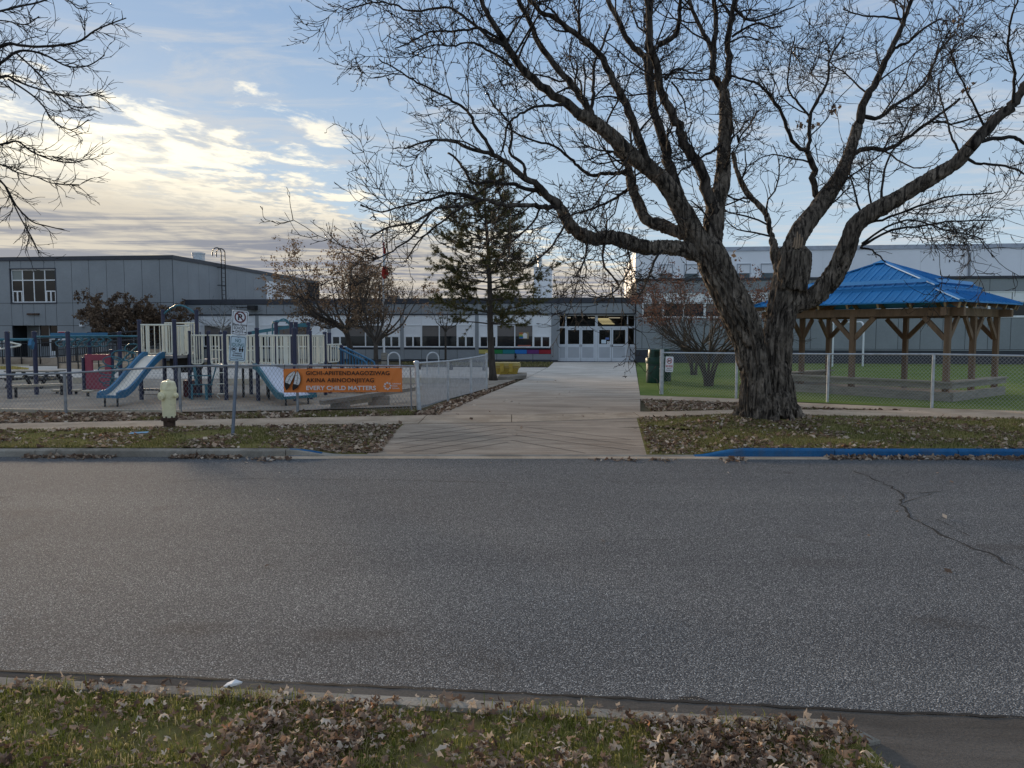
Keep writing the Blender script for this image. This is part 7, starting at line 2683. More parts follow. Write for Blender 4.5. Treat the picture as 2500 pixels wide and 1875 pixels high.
mb.tube([a, b, c_, c_ + Vector((0, 0.05, 0.03)), d_, A(10, 832, 21.8)], 0.025, 7)
mb.build('swing_ring', M['cream'], OL, True)
MB().bar(A(73, 835, 22.0), A(80, 845, 22.2), 0.08, 0.22).build('hanger', M['blue_plastic'], OL)
# deck plank and stepping pods
pa, pb = A(27, 943, 21.4), A(160, 938, 22.4)
PL = thing('balance_plank', 'low balance plank between navy posts at the left of the play yard', 'play equipment', (pa.x, pa.y, 0))
MB().bar(pa, pb, 0.22, 0.06).build('board', M['timber_pale'], PL)
for t in (0.08, 0.92):
    p = pa.lerp(pb, t)
    MB().tube([(p.x, p.y, -0.1), (p.x, p.y, p.z)], 0.04, 8).build('leg', M['black'], PL)
for px, y, py, lab in ((140, 951.5, 960, 'stepping pod left of the fence post, nearest the plank'), (186, 951, 962, 'stepping pod right behind the fence post'), (215, 953.5, 967, 'stepping pod nearest the pink play panel')):
    g_ = G(px, py)
    z = A(px, y, g_.y).z
    t = thing('stepping_pod', lab, 'play equipment', (g_.x, g_.y, 0), 0, 'stepping pods on the sand')
    part(MB().lathe([(0.13, z - 0.05), (0.165, z - 0.03), (0.165, z), (0.14, z + 0.01)], (0, 0, 0), 14), 'step', M['timber_pale'], t)
    part(MB().tube([(0, 0, -0.1), (0, 0, z - 0.04)], 0.04, 8), 'leg', M['black'], t)
# pink panel between short navy posts
pp = thing('play_screen', 'pink play panel with a square window between two short navy posts', 'play equipment', (*PX(240, 24.3).xy, 0))
a, b = PX(210, 24.3), PX(270, 24.0)
dq = (b - a).normalized()
nq = Vector((-dq.y, dq.x, 0)) * 0.03
z0_, z1__ = A(240, 951, 24.1).z, A(240, 865, 24.1).z
w0, w1 = A(240, 905, 24.1).z, A(240, 880, 24.1).z
Lq = (b - a).length
mb = MB()
for s_a, s_b, za_, zb_2 in ((0, Lq * .27, z0_, z1__), (Lq * .80, Lq, z0_, z1__), (Lq * .27, Lq * .8, z0_, w0), (Lq * .27, Lq * .8, w1, z1__)):
    p, q = a + dq * s_a, a + dq * s_b
    mb.hexa([p - nq + Vector((0, 0, za_)), q - nq + Vector((0, 0, za_)), q + nq + Vector((0, 0, za_)), p + nq + Vector((0, 0, za_)), p - nq + Vector((0, 0, zb_2)), q - nq + Vector((0, 0, zb_2)), q + nq + Vector((0, 0, zb_2)), p + nq + Vector((0, 0, zb_2))])
mb.build('panel', M['pink'], pp)
pole(pp, PX(204, 24.3), A(204, 876, 24.3).z, 0.055)
pole(pp, PX(274, 24.1), A(274, 857, 24.1).z, 0.06)
# long timber beams lying by the fence
ba_, bb_ = A(785, 983, 18.2), A(1016, 948, 20.2)
BM = thing('timber_beam', 'long grey timber beam resting on short blocks below the orange banner', 'beam', (ba_.x, ba_.y, 0))
mid_ = ba_.lerp(bb_, 0.62)
MB().bar(ba_, mid_, 0.20, 0.10).build('beam', M['timber'], BM)
MB().bar(mid_ + Vector((0.01, 0, 0.0)), bb_, 0.20, 0.09).build('beam', M['timber'], BM)
for t, w in ((0.18, 0.22), (0.58, 0.26)):
    p = ba_.lerp(bb_, t)
    MB().box(p.x - w, p.x + w, p.y - 0.08, p.y + 0.12, -0.05, p.z - 0.052).build('block', M['timber'], BM)
pa = ba_.lerp(bb_, 0.25)
pb = ba_.lerp(bb_, 0.55)
MB().bar(pa + Vector((0, 0.12, -0.11)), pb + Vector((0, 0.12, -0.12)), 0.05, 0.12).build('lower_board', M['timber_pale'], BM)
# timber edging boards at the back of the sand
for (x0, y0, x1, y1, Y0_, Y1_, lab) in ((180, 931, 330, 931, 27.5, 27.5, 'timber edging board at the back of the sand behind the loop climber'), (540, 936, 640, 936, 27.0, 26.5, 'timber edging board seen under the lower deck'), (980, 934, 1100, 934, 27.5, 27.3, 'pale timber edging board behind the galvanised fence'), (20, 930, 170, 930, 28.0, 28.0, 'timber edging board behind the low balance plank')):
    a, b = A(x0, y0, Y0_), A(x1, y1, Y1_)
    a.z = b.z = 0.10
    o = MB().bar(a, b, 0.12, 0.2).build('edging_board', M['timber_pale'], base=(a.x, a.y, 0))
    tag(o, lab, 'board', 'timber edging of the sand')
# bench in front of the deck (black plank on posts)
ba2, bb2 = A(345, 951, 22.6), A(392, 951, 22.5)
BN = thing('low_bench', 'low dark bench under the upper deck behind the hydrant', 'bench', (ba2.x, ba2.y, 0))
MB().bar(ba2, bb2 + Vector((0.1, 0, 0)), 0.28, 0.05).build('seat', M['black'], BN)
for t in (0.1, 0.95):
    p = ba2.lerp(bb2, t)
    MB().tube([(p.x, p.y, -0.1), (p.x, p.y, p.z)], 0.03, 8).build('leg', M['black'], BN)
# picnic table at far left
pt = G(40, 951)
PT = thing('picnic_table', 'dark picnic table with benches behind the leftmost navy posts', 'table', (pt.x, pt.y + 1.0, 0), -0.1)
zt_ = 0.55
for i in range(4):
    part(MB().box(-0.85, 0.85, -0.34 + i * 0.175, -0.34 + i * 0.175 + 0.16, zt_ - 0.03, zt_ + 0.015), 'plank', M['timber'], PT)
for y in (-0.62, 0.46):
    part(MB().box(-0.85, 0.85, y, y + 0.22, 0.30, 0.34), 'seat', M['rubber'], PT)
for x in (-0.6, 0.6):
    part(MB().bar((x, -0.55, 0), (x, -0.2, zt_ - 0.03), 0.08).bar((x, 0.55, 0), (x, 0.2, zt_ - 0.03), 0.08).bar((x, -0.6, 0.27), (x, 0.66, 0.27), 0.06), 'frame', M['rubber'], PT)

# ---- access ramp with black railings in front of the two-storey block
RPM = thing('access_ramp', 'long concrete access ramp with black picket railings before the two-storey block', 'ramp', (*PX(100, 42).xy, 0))
ra, rb, rc = PX(-260, 43.5), PX(100, 42.8), PX(352, 40.8)
ramp_z = [0.35, 0.35, 0.95]


def rampbox(p, q, z0, z1, w, m, nm):
    d = (q - p).normalized()
    n = Vector((-d.y, d.x, 0)) * w
    MB().hexa([(p.x, p.y, -0.1), (q.x, q.y, -0.1), ((q + n).x, (q + n).y, -0.1), ((p + n).x, (p + n).y, -0.1), (p.x, p.y, z0), (q.x, q.y, z1), ((q + n).x, (q + n).y, z1), ((p + n).x, (p + n).y, z0)]).build(nm, m, RPM)


rampbox(ra, rb, 0.35, 0.35, 1.6, M['walk'], 'ramp_slab')
rampbox(rb, rc, 0.35, 0.9, 1.6, M['walk'], 'ramp_slab')
rampbox(PX(140, 38.5), PX(340, 36.8), 0.22, 0.30, 1.3, M['sidewalk'], 'lower_slab')


def railing(p, q, z0, z1, hr, n, mid=True, two=False):
    mb = MB()
    a, b = p + Vector((0, 0, z0 + hr)), q + Vector((0, 0, z1 + hr))
    mb.tube([a, b], 0.035, 6)
    for f in (0.78, 0.08):
        mb.tube([p + Vector((0, 0, z0 + hr * f)), q + Vector((0, 0, z1 + hr * f))], 0.028, 6)
    for i in range(n + 1):
        t = i / n
        c_ = p.lerp(q, t)
        z = lerp(z0, z1, t)
        big = i % 9 == 0
        mb.tube([c_ + Vector((0, 0, z - (0.3 if big else -hr * .08))), c_ + Vector((0, 0, z + hr * (1.0 if big else 0.78)))], 0.032 if big else 0.013, 5)
    return mb.build('railing', M['black'], RPM, True)


fwd = Vector((0, -0.05, 0))
railing(ra + fwd, rb + fwd, 0.35, 0.35, 1.08, 72)
railing(rb + fwd, rc + fwd, 0.35, 0.80, 1.10, 50)
bk = Vector((0, 1.5, 0))
railing(rb + bk, rc + bk, 0.35, 0.9, 1.10, 44)
railing(PX(142, 38.4), PX(345, 36.7), 0.22, 0.55, 0.95, 36)
# yellow picket box beyond the picnic table
yb0, yb1 = PX(-60, 37.5), PX(70, 37.5)
YK = thing('yellow_box', 'low yellow picket enclosure at the far left behind the picnic table', 'planter', (*yb0.xy, 0))
n = 20
for i in range(n):
    t = (i + 0.5) / n
    p = yb0.lerp(yb1, t)
    z = A(30, 894, 37.5).z * (1.0 if t < 0.75 else 1.0 - (t - 0.75) * 2.0)
    MB().box(p.x - 0.055, p.x + 0.055, p.y - 0.02, p.y + 0.02, 0, z).build('picket', M['yellow_wood'], YK)
MB().bar(yb0 + Vector((0, 0.04, 0.2)), yb1 + Vector((0, 0.04, 0.2)), 0.04, 0.08).build('rail', M['timber_pale'], YK)

# ================================================================== SHELTER
GC = Vector((11.62, 19.75, 0))
gA = Vector((-0.63, 0.776, 0)).normalized()
gB = Vector((gA.y, -gA.x, 0))
GLA, GLB = 6.2, 4.35
GZ = thing('picnic_shelter', 'open timber picnic shelter with a blue metal hip roof behind the turf fence', 'shelter', (*(GC + gA * GLA / 2 + gB * GLB / 2).xy, 0))


def GP(a, b, z=0.0):
    p = GC + gA * a + gB * b
    return Vector((p.x, p.y, z))


ZE, ZP = 2.66, 3.88
posts = [(0.5, 0.45), (3.1, 0.45), (5.7, 0.45), (0.5, 2.17), (5.7, 2.17), (0.5, 3.9), (3.1, 3.9), (5.7, 3.9)]
pw = 0.14
ZB = 2.28
for a, b in posts:
    r = [GP(a - pw / 2, b - pw / 2), GP(a + pw / 2, b - pw / 2), GP(a + pw / 2, b + pw / 2), GP(a - pw / 2, b + pw / 2)]
    MB().loft([[Vector((p.x, p.y, z)) for p in r] for z in (0, ZB)]).build('post', M['cedar'], GZ)
    for da, db in ((1, 0), (-1, 0), (0, 1), (0, -1)):
        na, nb_ = a + da * 0.62, b + db * 0.62
        onfront = abs(b - 0.45) < .1 or abs(b - 3.9) < .1
        onside = abs(a - 0.5) < .1 or abs(a - 5.7) < .1
        if da and (not onfront or not 0.4 < na < 5.8):
            continue
        if db and (not onside or not 0.35 < nb_ < 4.0):
            continue
        MB().bar(GP(a + da * 0.06, b + db * 0.06, ZB - 0.62), GP(na, nb_, ZB - 0.02), 0.085, 0.13).build('brace', M['cedar'], GZ)
for (a0, b0, a1, b1) in ((0.1, 0.45, 6.1, 0.45), (0.1, 3.9, 6.1, 3.9), (0.5, 0.1, 0.5, 4.25), (5.7, 0.1, 5.7, 4.25)):
    dz = 0.0 if a0 != a1 else 0.004
    MB().bar(GP(a0, b0, ZB + 0.11 + dz), GP(a1, b1, ZB + 0.11 + dz), 0.14, 0.22).build('beam', M['cedar'], GZ)
apex = (GLA / 2, GLB / 2)
rj = random.Random(6)


def rafter(a, b, ta):
    """rafter from eave point towards the ridge, with a pale cut end"""
    f = 0.86
    p = GP(a, b, ZE - 0.13)
    q = GP(lerp(a, apex[0], f) if ta != 'a' else a, lerp(b, apex[1], f) if ta != 'b' else b, ZE - 0.13 + (ZP - ZE) * 0.8)
    return p, q


for side in range(4):
    n = 7 if side in (0, 2) else 6
    for i in range(n):
        t = (i + 0.5) / n
        if side == 0:
            a, b = t * GLA, 0.06
            lim = min(t, 1 - t) * 2
            qa, qb = a, b + (apex[1] - b) * min(1, lim)
        elif side == 2:
            a, b = t * GLA, GLB - 0.06
            lim = min(t, 1 - t) * 2
            qa, qb = a, b + (apex[1] - b) * min(1, lim)
        elif side == 1:
            a, b = 0.06, t * GLB
            lim = min(t, 1 - t) * 2
            qa, qb = a + (apex[0] - a) * min(1, lim), b
        else:
            a, b = GLA - 0.06, t * GLB
            lim = min(t, 1 - t) * 2
            qa, qb = a + (apex[0] - a) * min(1, lim), b
        p, q = GP(a, b, ZE - 0.09), GP(qa, qb, ZE - 0.09 + (ZP - ZE) * min(1, lim) * 0.98)
        o = MB().bar(p, q, 0.05, 0.13).build('rafter', M['cedar'], GZ)
        e_ = (p - q).normalized()
        MB().bar(p, p + e_ * 0.008, 0.052, 0.132).build('cut_end', M['cedar_pale'], o)
for ca, cb in ((0, 0), (GLA, 0), (0, GLB), (GLA, GLB)):
    p = GP(lerp(ca, apex[0], 0.03), lerp(cb, apex[1], 0.03), ZE - 0.10)
    q = GP(*apex, ZP - 0.10)
    o = MB().bar(p, q, 0.06, 0.16).build('hip_rafter', M['cedar'], GZ)
    e_ = (p - q).normalized()
    MB().bar(p, p + e_ * 0.01, 0.063, 0.163).build('cut_end', M['cedar_pale'], o)


def clip(poly, lo, hi):
    def half(poly, f):
        out = []
        for i in range(len(poly)):
            p, q = poly[i], poly[(i + 1) % len(poly)]
            fp_, fq = f(p), f(q)
            if fp_ >= 0:
                out.append(p)
            if (fp_ >= 0) != (fq >= 0):
                k = fp_ / (fp_ - fq)
                out.append((p[0] + (q[0] - p[0]) * k, p[1] + (q[1] - p[1]) * k))
        return out
    return half(half(poly, lambda p: p[0] - lo), lambda p: hi - p[0])


def roof_face(side, t0, t1, dz):
    """boards on one roof slope between fractions t0..t1 of the slope, lifted by dz"""
    if side in (0, 2):
        L, sa = GLA, apex[0]
    else:
        L, sa = GLB, apex[1]

    def P3(s, t, up=0.0):
        z = ZE + (ZP - ZE) * t + dz + up
        if side == 0:
            return GP(s, apex[1] * t, z)
        if side == 2:
            return GP(s, GLB - (GLB - apex[1]) * t, z)
        if side == 1:
            return GP(apex[0] * t, s, z)
        return GP(GLA - (GLA - apex[0]) * t, s, z)
    trap = [(t0 * sa, t0), (L - t0 * (L - sa), t0), (L - t1 * (L - sa), t1), (t1 * sa, t1)]
    w = 0.30
    n = int(round(L / w))
    for i in range(n):
        lo, hi = L * i / n, L * (i + 1) / n
        poly = clip(trap, lo, hi)
        if len(poly) < 3:
            continue
        mb = MB()
        m_ = len(poly)
        mb.loft([[P3(s, t, -0.012) for s, t in poly], [P3(s, t, 0.008) for s, t in poly]])
        # standing seam along the low-s edge
        ts = [t for s, t in poly if abs(s - lo) < 1e-4]
        if len(ts) >= 2:
            ta, tb = min(ts), max(ts)
            if tb - ta > 0.02:
                a, b = P3(lo, ta, 0.02), P3(lo, tb, 0.02)
                mb.bar(a, b, 0.032, 0.034)
        ts = [(min(t for s, t in poly if abs(s - lo) < 0.17) if any(abs(s - lo) < 0.17 for s, t in poly) else None)]
        # minor rib halfway
        mid = (lo + hi) / 2
        pl = clip(trap, mid - 1e-3, mid + 1e-3)
        if len(pl) >= 3:
            ta, tb = min(t for s, t in pl), max(t for s, t in pl)
            if tb - ta > 0.03:
                mb.bar(P3(mid, ta + .005, 0.010), P3(mid, tb - .005, 0.010), 0.02, 0.012)
        mb.build('roof_panel', M['roof_blue'], GZ)


TS = 0.30
M['roof_guard'] = mat('pale_blue_guard', (0.06, 0.27, 0.56), 0.5, 0.05, 2)
for side in range(4):
    roof_face(side, 0.0, TS + 0.02, 0.0)
    roof_face(side, TS - 0.02, 1.0, 0.10)
# the upright band between the two tiers and the hip caps
for side in range(4):
    def cor(t, k, z):
        cs = [(0, 0), (GLA, 0), (GLA, GLB), (0, GLB)]
        ca, cb = cs[k % 4]
        return GP(lerp(ca, apex[0], t), lerp(cb, apex[1], t), z)
    zt = ZE + (ZP - ZE) * TS
    a0, a1 = cor(TS - 0.022, side, zt - 0.03), cor(TS - 0.022, side + 1, zt - 0.03)
    b0, b1 = cor(TS - 0.015, side, zt + 0.10), cor(TS - 0.015, side + 1, zt + 0.10)
    c0, c1 = cor(TS + 0.06, side, zt + 0.185), cor(TS + 0.06, side + 1, zt + 0.185)
    inn = 0.02
    MB().loft([[a0, a1, b1, b0], [a0.lerp(cor(TS + .05, side, zt), .3), a1.lerp(cor(TS + .05, side + 1, zt), .3), b1.lerp(c1, .5), b0.lerp(c0, .5)]]).build('step_flashing', M['roof_blue'], GZ)
for side in (0, 1):
    zt = ZE + (ZP - ZE) * (TS + 0.02)
    p, q = cor(TS + 0.02, side, zt + 0.17), cor(TS + 0.02, (side + 1) if side == 0 else 0, zt + 0.17)
    if side == 1:
        p, q = cor(TS + 0.02, 3, zt + 0.17), cor(TS + 0.02, 0, zt + 0.17)
    u, w = p.lerp(q, 0.05), p.lerp(q, 0.93)
    out = (p + q) / 2 - GP(*apex, (p.z + q.z) / 2)
    out.z = 0
    out.normalize()
    sl = Vector((0, 0, 0.11)) - out * 0.10
    MB().loft([[u + out * .03, w + out * .03, w + sl + out * .03, u + sl + out * .03], [u, w, w + sl, u + sl]]).build('snow_guard', M['roof_guard'], GZ)
for k in range(4):
    cs = [(0, 0), (GLA, 0), (GLA, GLB), (0, GLB)]
    ca, cb = cs[k]
    for t0, t1, dz in ((0.0, TS - 0.01, 0.022), (TS - 0.02, 0.985, 0.125)):
        a = GP(lerp(ca, apex[0], t0), lerp(cb, apex[1], t0), ZE + (ZP - ZE) * t0 + dz)
        b = GP(lerp(ca, apex[0], t1), lerp(cb, apex[1], t1), ZE + (ZP - ZE) * t1 + dz)
        MB().bar(a, b, 0.17, 0.035).build('hip_cap', M['roof_blue'], GZ)
pk = GP(*apex, ZP + 0.06)
MB().loft([[pk + gA * sx * .22 + gB * sy * .22 + Vector((0, 0, 0.0)) for sx, sy in ((1, 1), (-1, 1), (-1, -1), (1, -1))], [pk + Vector((0, 0, 0.11)) + gA * sx * .02 + gB * sy * .02 for sx, sy in ((1, 1), (-1, 1), (-1, -1), (1, -1))]]).build('peak_cap', M['roof_blue'], GZ)
for (a0, b0, a1, b1) in ((0, 0, GLA, 0), (GLA, 0, GLA, GLB), (GLA, GLB, 0, GLB), (0, GLB, 0, 0)):
    MB().bar(GP(a0, b0, ZE - 0.012), GP(a1, b1, ZE - 0.012), 0.03, 0.04).build('eave_trim', M['roof_blue'], GZ)
# floor in its timber kerb and benches between the posts
MB().prism([GP(0.35, 0.3).xy, GP(5.85, 0.3).xy, GP(5.85, 4.05).xy, GP(0.35, 4.05).xy], -0.1, 0.05).build('floor', M['walk'], GZ)
for (a0, b0, a1, b1) in ((0.30, 0.30, 5.9, 0.30), (0.30, 0.30, 0.30, 4.05), (5.9, 0.30, 5.9, 4.05)):
    for k in range(2):
        MB().bar(GP(a0, b0, 0.05 + 0.125 * k), GP(a1, b1, 0.05 + 0.125 * k), 0.11, 0.12).build('floor_timber', M['timber'], GZ)
zs_ = 0.50
for (a0, b0, a1, b1, off) in ((0.25, 0.45, 5.9, 0.45, (0, -1)), (0.5, 0.25, 0.5, 4.2, (-1, 0)), (5.7, 0.25, 5.7, 4.2, (1, 0))):
    for k in range(3):
        o_ = (0.09 + 0.125 * (k - 1) + 0.0)
        oa, ob = off[0] * o_, off[1] * o_
        MB().bar(GP(a0 + oa, b0 + ob, zs_), GP(a1 + oa, b1 + ob, zs_), 0.115, 0.04).build('bench_board', M['timber'], GZ)
    MB().bar(GP(a0 + off[0] * .2, b0 + off[1] * .2, zs_ - 0.10), GP(a1 + off[0] * .2, b1 + off[1] * .2, zs_ - 0.10), 0.04, 0.14).build('bench_apron', M['timber'], GZ)

# ---- white pipe frames on the turf
g_a, g_b, g_c, g_d = G(2032, 895), G(2106, 894), G(1989, 884), G(2049, 884)
WF = thing('pipe_goal', 'white bent-pipe frame on the turf seen through the shelter', 'goal', (*g_a.xy, 0))
zg = A(2070, 786, g_b.y).z


def hoopframe(p, q, z, nm):
    d = (q - p).normalized()
    c_ = 0.35
    pts = [p + Vector((0, 0, -0.1)), p + Vector((0, 0, z - c_))] + [p + d * (c_ - c_ * math.cos(t)) + Vector((0, 0, z - c_ + c_ * math.sin(t))) for t in np.linspace(0.3, PI / 2, 5)]
    pts += [q - d * (c_ - c_ * math.sin(t)) + Vector((0, 0, z - c_ + c_ * math.cos(t))) for t in np.linspace(0, PI / 2 - .3, 5)] + [q + Vector((0, 0, z - c_)), q + Vector((0, 0, -0.1))]
    MB().tube(pts, 0.05, 8).build(nm, M['white_panel'], WF, True)


hoopframe(g_c, g_b, zg, 'frame')
for p in (g_a, g_d):
    MB().tube([p + Vector((0, 0, -0.1)), p + Vector((0, 0, zg - 0.05))], 0.045, 8).build('upright', M['white_panel'], WF)
MB().tube([g_a + Vector((0, 0, zg - 0.05)), g_d + Vector((0, 0, zg - 0.05))], 0.045, 8).build('crossbar', M['white_panel'], WF)

# utility pole far behind the roof
up_ = A(1468, 850, 120)
UPO = thing('utility_pole', 'distant utility pole with a wire above the school roof left of the white hall', 'pole', (up_.x, up_.y, 0))
MB().tube([(up_.x, up_.y, 0), (up_.x, up_.y, A(1493, 716, 120).z)], 0.16, 8).build('pole', M['timber'], UPO)
w_a, w_b, w_c = A(1418, 722, 118), A(1475, 714, 118), A(1545, 717, 118)
MB().tube([w_a, w_a.lerp(w_b, 0.5) - Vector((0, 0, 0.1)), w_b, w_b.lerp(w_c, .5) - Vector((0, 0, .15)), w_c], 0.035, 4).build('wire', M['black'], UPO)

# ================================================================== LITTER, LEAVES AND GRASS
lt = G(337, 1063)
o = MB().loft([[lt + Vector((x, y, z)) for x, y, z in ((-0.16, -0.03, 0.03), (0.15, 0.02, 0.04), (0.17, 0.07, 0.06), (-0.14, 0.02, 0.05))], [lt + Vector((x, y, z)) for x, y, z in ((-0.15, -0.02, 0.035), (0.14, 0.03, 0.05), (0.15, 0.07, 0.065), (-0.13, 0.02, 0.055))]]).build('litter', mat('blue_wrapper', (0.25, 0.42, 0.55), 0.5), base=lt)
tag(o, 'pale blue scrap of litter on the grass left of the hydrant', 'litter')
lt = G(567, 1683)
o = MB().loft([[lt + Vector((x, y, z)) for x, y, z in ((-0.055, -0.01, 0.012), (0.0, -0.015, 0.02), (0.05, 0.0, 0.03), (0.01, 0.02, 0.03), (-0.04, 0.01, 0.02))], [lt + Vector((x, y, z)) for x, y, z in ((-0.045, -0.01, 0.018), (0.0, -0.012, 0.034), (0.055, 0.0, 0.04), (0.01, 0.02, 0.045), (-0.03, 0.01, 0.03))]]).build('paper_scrap', M['white_ink'], base=lt)
tag(o, 'crumpled white paper scrap on the near kerb', 'litter')

M['leaf_litter'] = mat_island('fallen_leaves', [(0, (0.085, 0.054, 0.04)), (0.28, (0.19, 0.125, 0.088)), (0.58, (0.32, 0.225, 0.16)), (0.82, (0.47, 0.37, 0.28)), (0.97, (0.64, 0.55, 0.45)), (1, (0.40, 0.16, 0.06))], 0.85, 0.1, 0.25)
M['grass_green'] = mat_island('grass_blades', [(0, (0.085, 0.11, 0.020)), (0.32, (0.17, 0.195, 0.036)), (0.6, (0.27, 0.27, 0.065)), (0.82, (0.40, 0.34, 0.14)), (1, (0.60, 0.50, 0.29))], 0.8, 0.1, 0.35)
M['grass_dull'] = mat_island('verge_grass_blades', [(0, (0.095, 0.105, 0.034)), (0.4, (0.17, 0.172, 0.055)), (0.7, (0.25, 0.225, 0.09)), (1, (0.36, 0.295, 0.165))], 0.9, 0.08, 0.25)


def inside(poly, x, y):
    c_ = np.zeros(len(x), bool)
    n = len(poly)
    for i in range(n):
        x0, y0 = poly[i]
        x1, y1 = poly[(i + 1) % n]
        cond = ((y0 > y) != (y1 > y)) & (x < (x1 - x0) * (y - y0) / (y1 - y0 + 1e-12) + x0)
        c_ ^= cond
    return c_


def scatter(poly, n, nrng, dens=None):
    poly = [(p[0], p[1]) for p in poly]
    xs_, ys_ = [p[0] for p in poly], [p[1] for p in poly]
    out = np.zeros((0, 2))
    tries = 0
    while len(out) < n and tries < 60:
        x = nrng.uniform(min(xs_), max(xs_), n * 2)
        y = nrng.uniform(min(ys_), max(ys_), n * 2)
        k = inside(poly, x, y)
        if dens is not None:
            k &= nrng.random(n * 2) < dens(x, y)
        out = np.concatenate([out, np.stack([x[k], y[k]], 1)])
        tries += 1
    return out[:n]


def nfield(x, y, s, off=0.0):
    return np.array([mnoise.noise((a * s + off, b * s, off * 0.37)) for a, b in zip(x, y)])


def maple_leaf(nrng):
    """a curled lobed dry leaf as a fan of faces"""
    lob = [(-30, 0.25, 1), (5, 0.62, 1), (28, 0.50, 1), (50, 0.95, 1), (74, 0.66, 1), (90, 1.05, 1), (106, 0.66, 1), (130, 0.95, 1), (152, 0.50, 1), (175, 0.62, 1), (210, 0.25, 1)]
    v = [(0, 0.12, 0)]
    cu = nrng.uniform(0.4, 1.9)
    tw = nrng.uniform(-0.6, 0.6)
    for a, r, _ in lob:
        r = r * nrng.uniform(0.85, 1.1) * 0.55 + 0.02
        x, y = r * math.cos(math.radians(a)), r * math.sin(math.radians(a))
        z = cu * (x * x * 1.6 + (y - 0.25) ** 2 * 0.7) + tw * x * y + nrng.uniform(-0.05, 0.05)
        v.append((x, y - 0.1, z))
    f = [(0, i, i + 1) for i in range(1, len(lob))]
    k0 = nrng.integers(0, len(f))
    drop = nrng.integers(0, 5)
    f = [q for j, q in enumerate(f) if (j - k0) % len(f) >= drop]
    sx = nrng.uniform(0.55, 1.0)
    v = [(x * sx, y, z) for x, y, z in v]
    return np.array(v), np.array(f)


def leaves_mesh(name, xy, zf, size, nrng, label, simple=False, flatness=0.45):
    vs, fs, o_ = [], [], 0
    protos = [maple_leaf(nrng) for _ in range(36)]
    if simple:
        protos = [(np.array([(0, -0.5, 0), (0.42, 0, nrng.uniform(0, .3)), (0, 0.55, nrng.uniform(0, .2)), (-0.42, 0, nrng.uniform(0, .3))]), np.array([(0, 1, 2), (0, 2, 3)])) for _ in range(8)]
    N = len(xy)
    z = zf(xy[:, 0], xy[:, 1]) if callable(zf) else np.full(N, zf)
    which = nrng.integers(0, len(protos), N)
    for k, (pv_, pf) in enumerate(protos):
        idx = np.where(which == k)[0]
        m_ = len(idx)
        if not m_:
            continue
        a, b, c_ = nrng.uniform(0, 2 * PI, m_), nrng.normal(0, flatness, m_), nrng.normal(0, flatness, m_)
        flip = np.where(nrng.random(m_) < 0.4, -1.0, 1.0)
        s = size * np.minimum(1.9, np.exp(nrng.normal(-0.12, 0.38, m_)))
        V = pv_[None] * s[:, None, None]
        V[:, :, 2] *= flip[:, None]
        ca, sa = np.cos(b)[:, None], np.sin(b)[:, None]
        y1_, z1_x = V[:, :, 1] * ca - V[:, :, 2] * sa, V[:, :, 1] * sa + V[:, :, 2] * ca
        cb_, sb_ = np.cos(c_)[:, None], np.sin(c_)[:, None]
        x1_, z2_x = V[:, :, 0] * cb_ + z1_x * sb_, -V[:, :, 0] * sb_ + z1_x * cb_
        cc, sc = np.cos(a)[:, None], np.sin(a)[:, None]
        X = x1_ * cc - y1_ * sc + xy[idx, 0][:, None]
        Y = x1_ * sc + y1_ * cc + xy[idx, 1][:, None]
        lift = -z2_x.min(1) * 0.75
        Z = z2_x + (z[idx] + lift)[:, None] + nrng.uniform(0, 0.012, m_)[:, None]
        V = np.stack([X, Y, Z], 2).reshape(-1, 3)
        F = (pf[None] + (np.arange(m_) * len(pv_))[:, None, None]).reshape(-1, 3) + o_
        vs.append(V)
        fs.append(F)
        o_ += len(V)
    o = mesh_np(name, np.concatenate(vs), [np.concatenate(fs)], M['leaf_litter'])
    return tag(o, label, 'leaves', kind='stuff')


def blades_mesh(name, xy, z, hmin, hmax, w, nrng, m, label, lean=0.6, zf=None):
    N = len(xy)
    h = nrng.uniform(hmin, hmax, N)
    a = nrng.uniform(0, 2 * PI, N)
    d = np.stack([np.cos(a), np.sin(a), np.zeros(N)], 1)
    s = np.stack([-np.sin(a), np.cos(a), np.zeros(N)], 1)
    le = (nrng.uniform(0.15, 1.0, N) * lean)[:, None]
    zz = np.full(N, z) if zf is None else zf(xy[:, 0], xy[:, 1])
    b = np.stack([xy[:, 0], xy[:, 1], zz], 1)
    up_v = np.array([0, 0, 1.0])
    ww = (w * nrng.uniform(0.6, 1.3, N))[:, None]
    mid = b + up_v * (h * 0.6)[:, None] + d * (h * 0.35)[:, None] * le
    tip = b + up_v * (h * 0.92)[:, None] * (1 - 0.45 * le) + d * (h * 1.0)[:, None] * le
    V = np.stack([b - s * ww, b + s * ww, mid + s * ww * 0.75, mid - s * ww * 0.75, tip], 1).reshape(-1, 3)
    i = np.arange(N)[:, None] * 5
    o = mesh_np(name, V, [i + np.array([[0, 1, 2, 3]]), i + np.array([[3, 2, 4]])], m)
    return tag(o, label, 'grass', kind='stuff')


nr = np.random.default_rng(99)
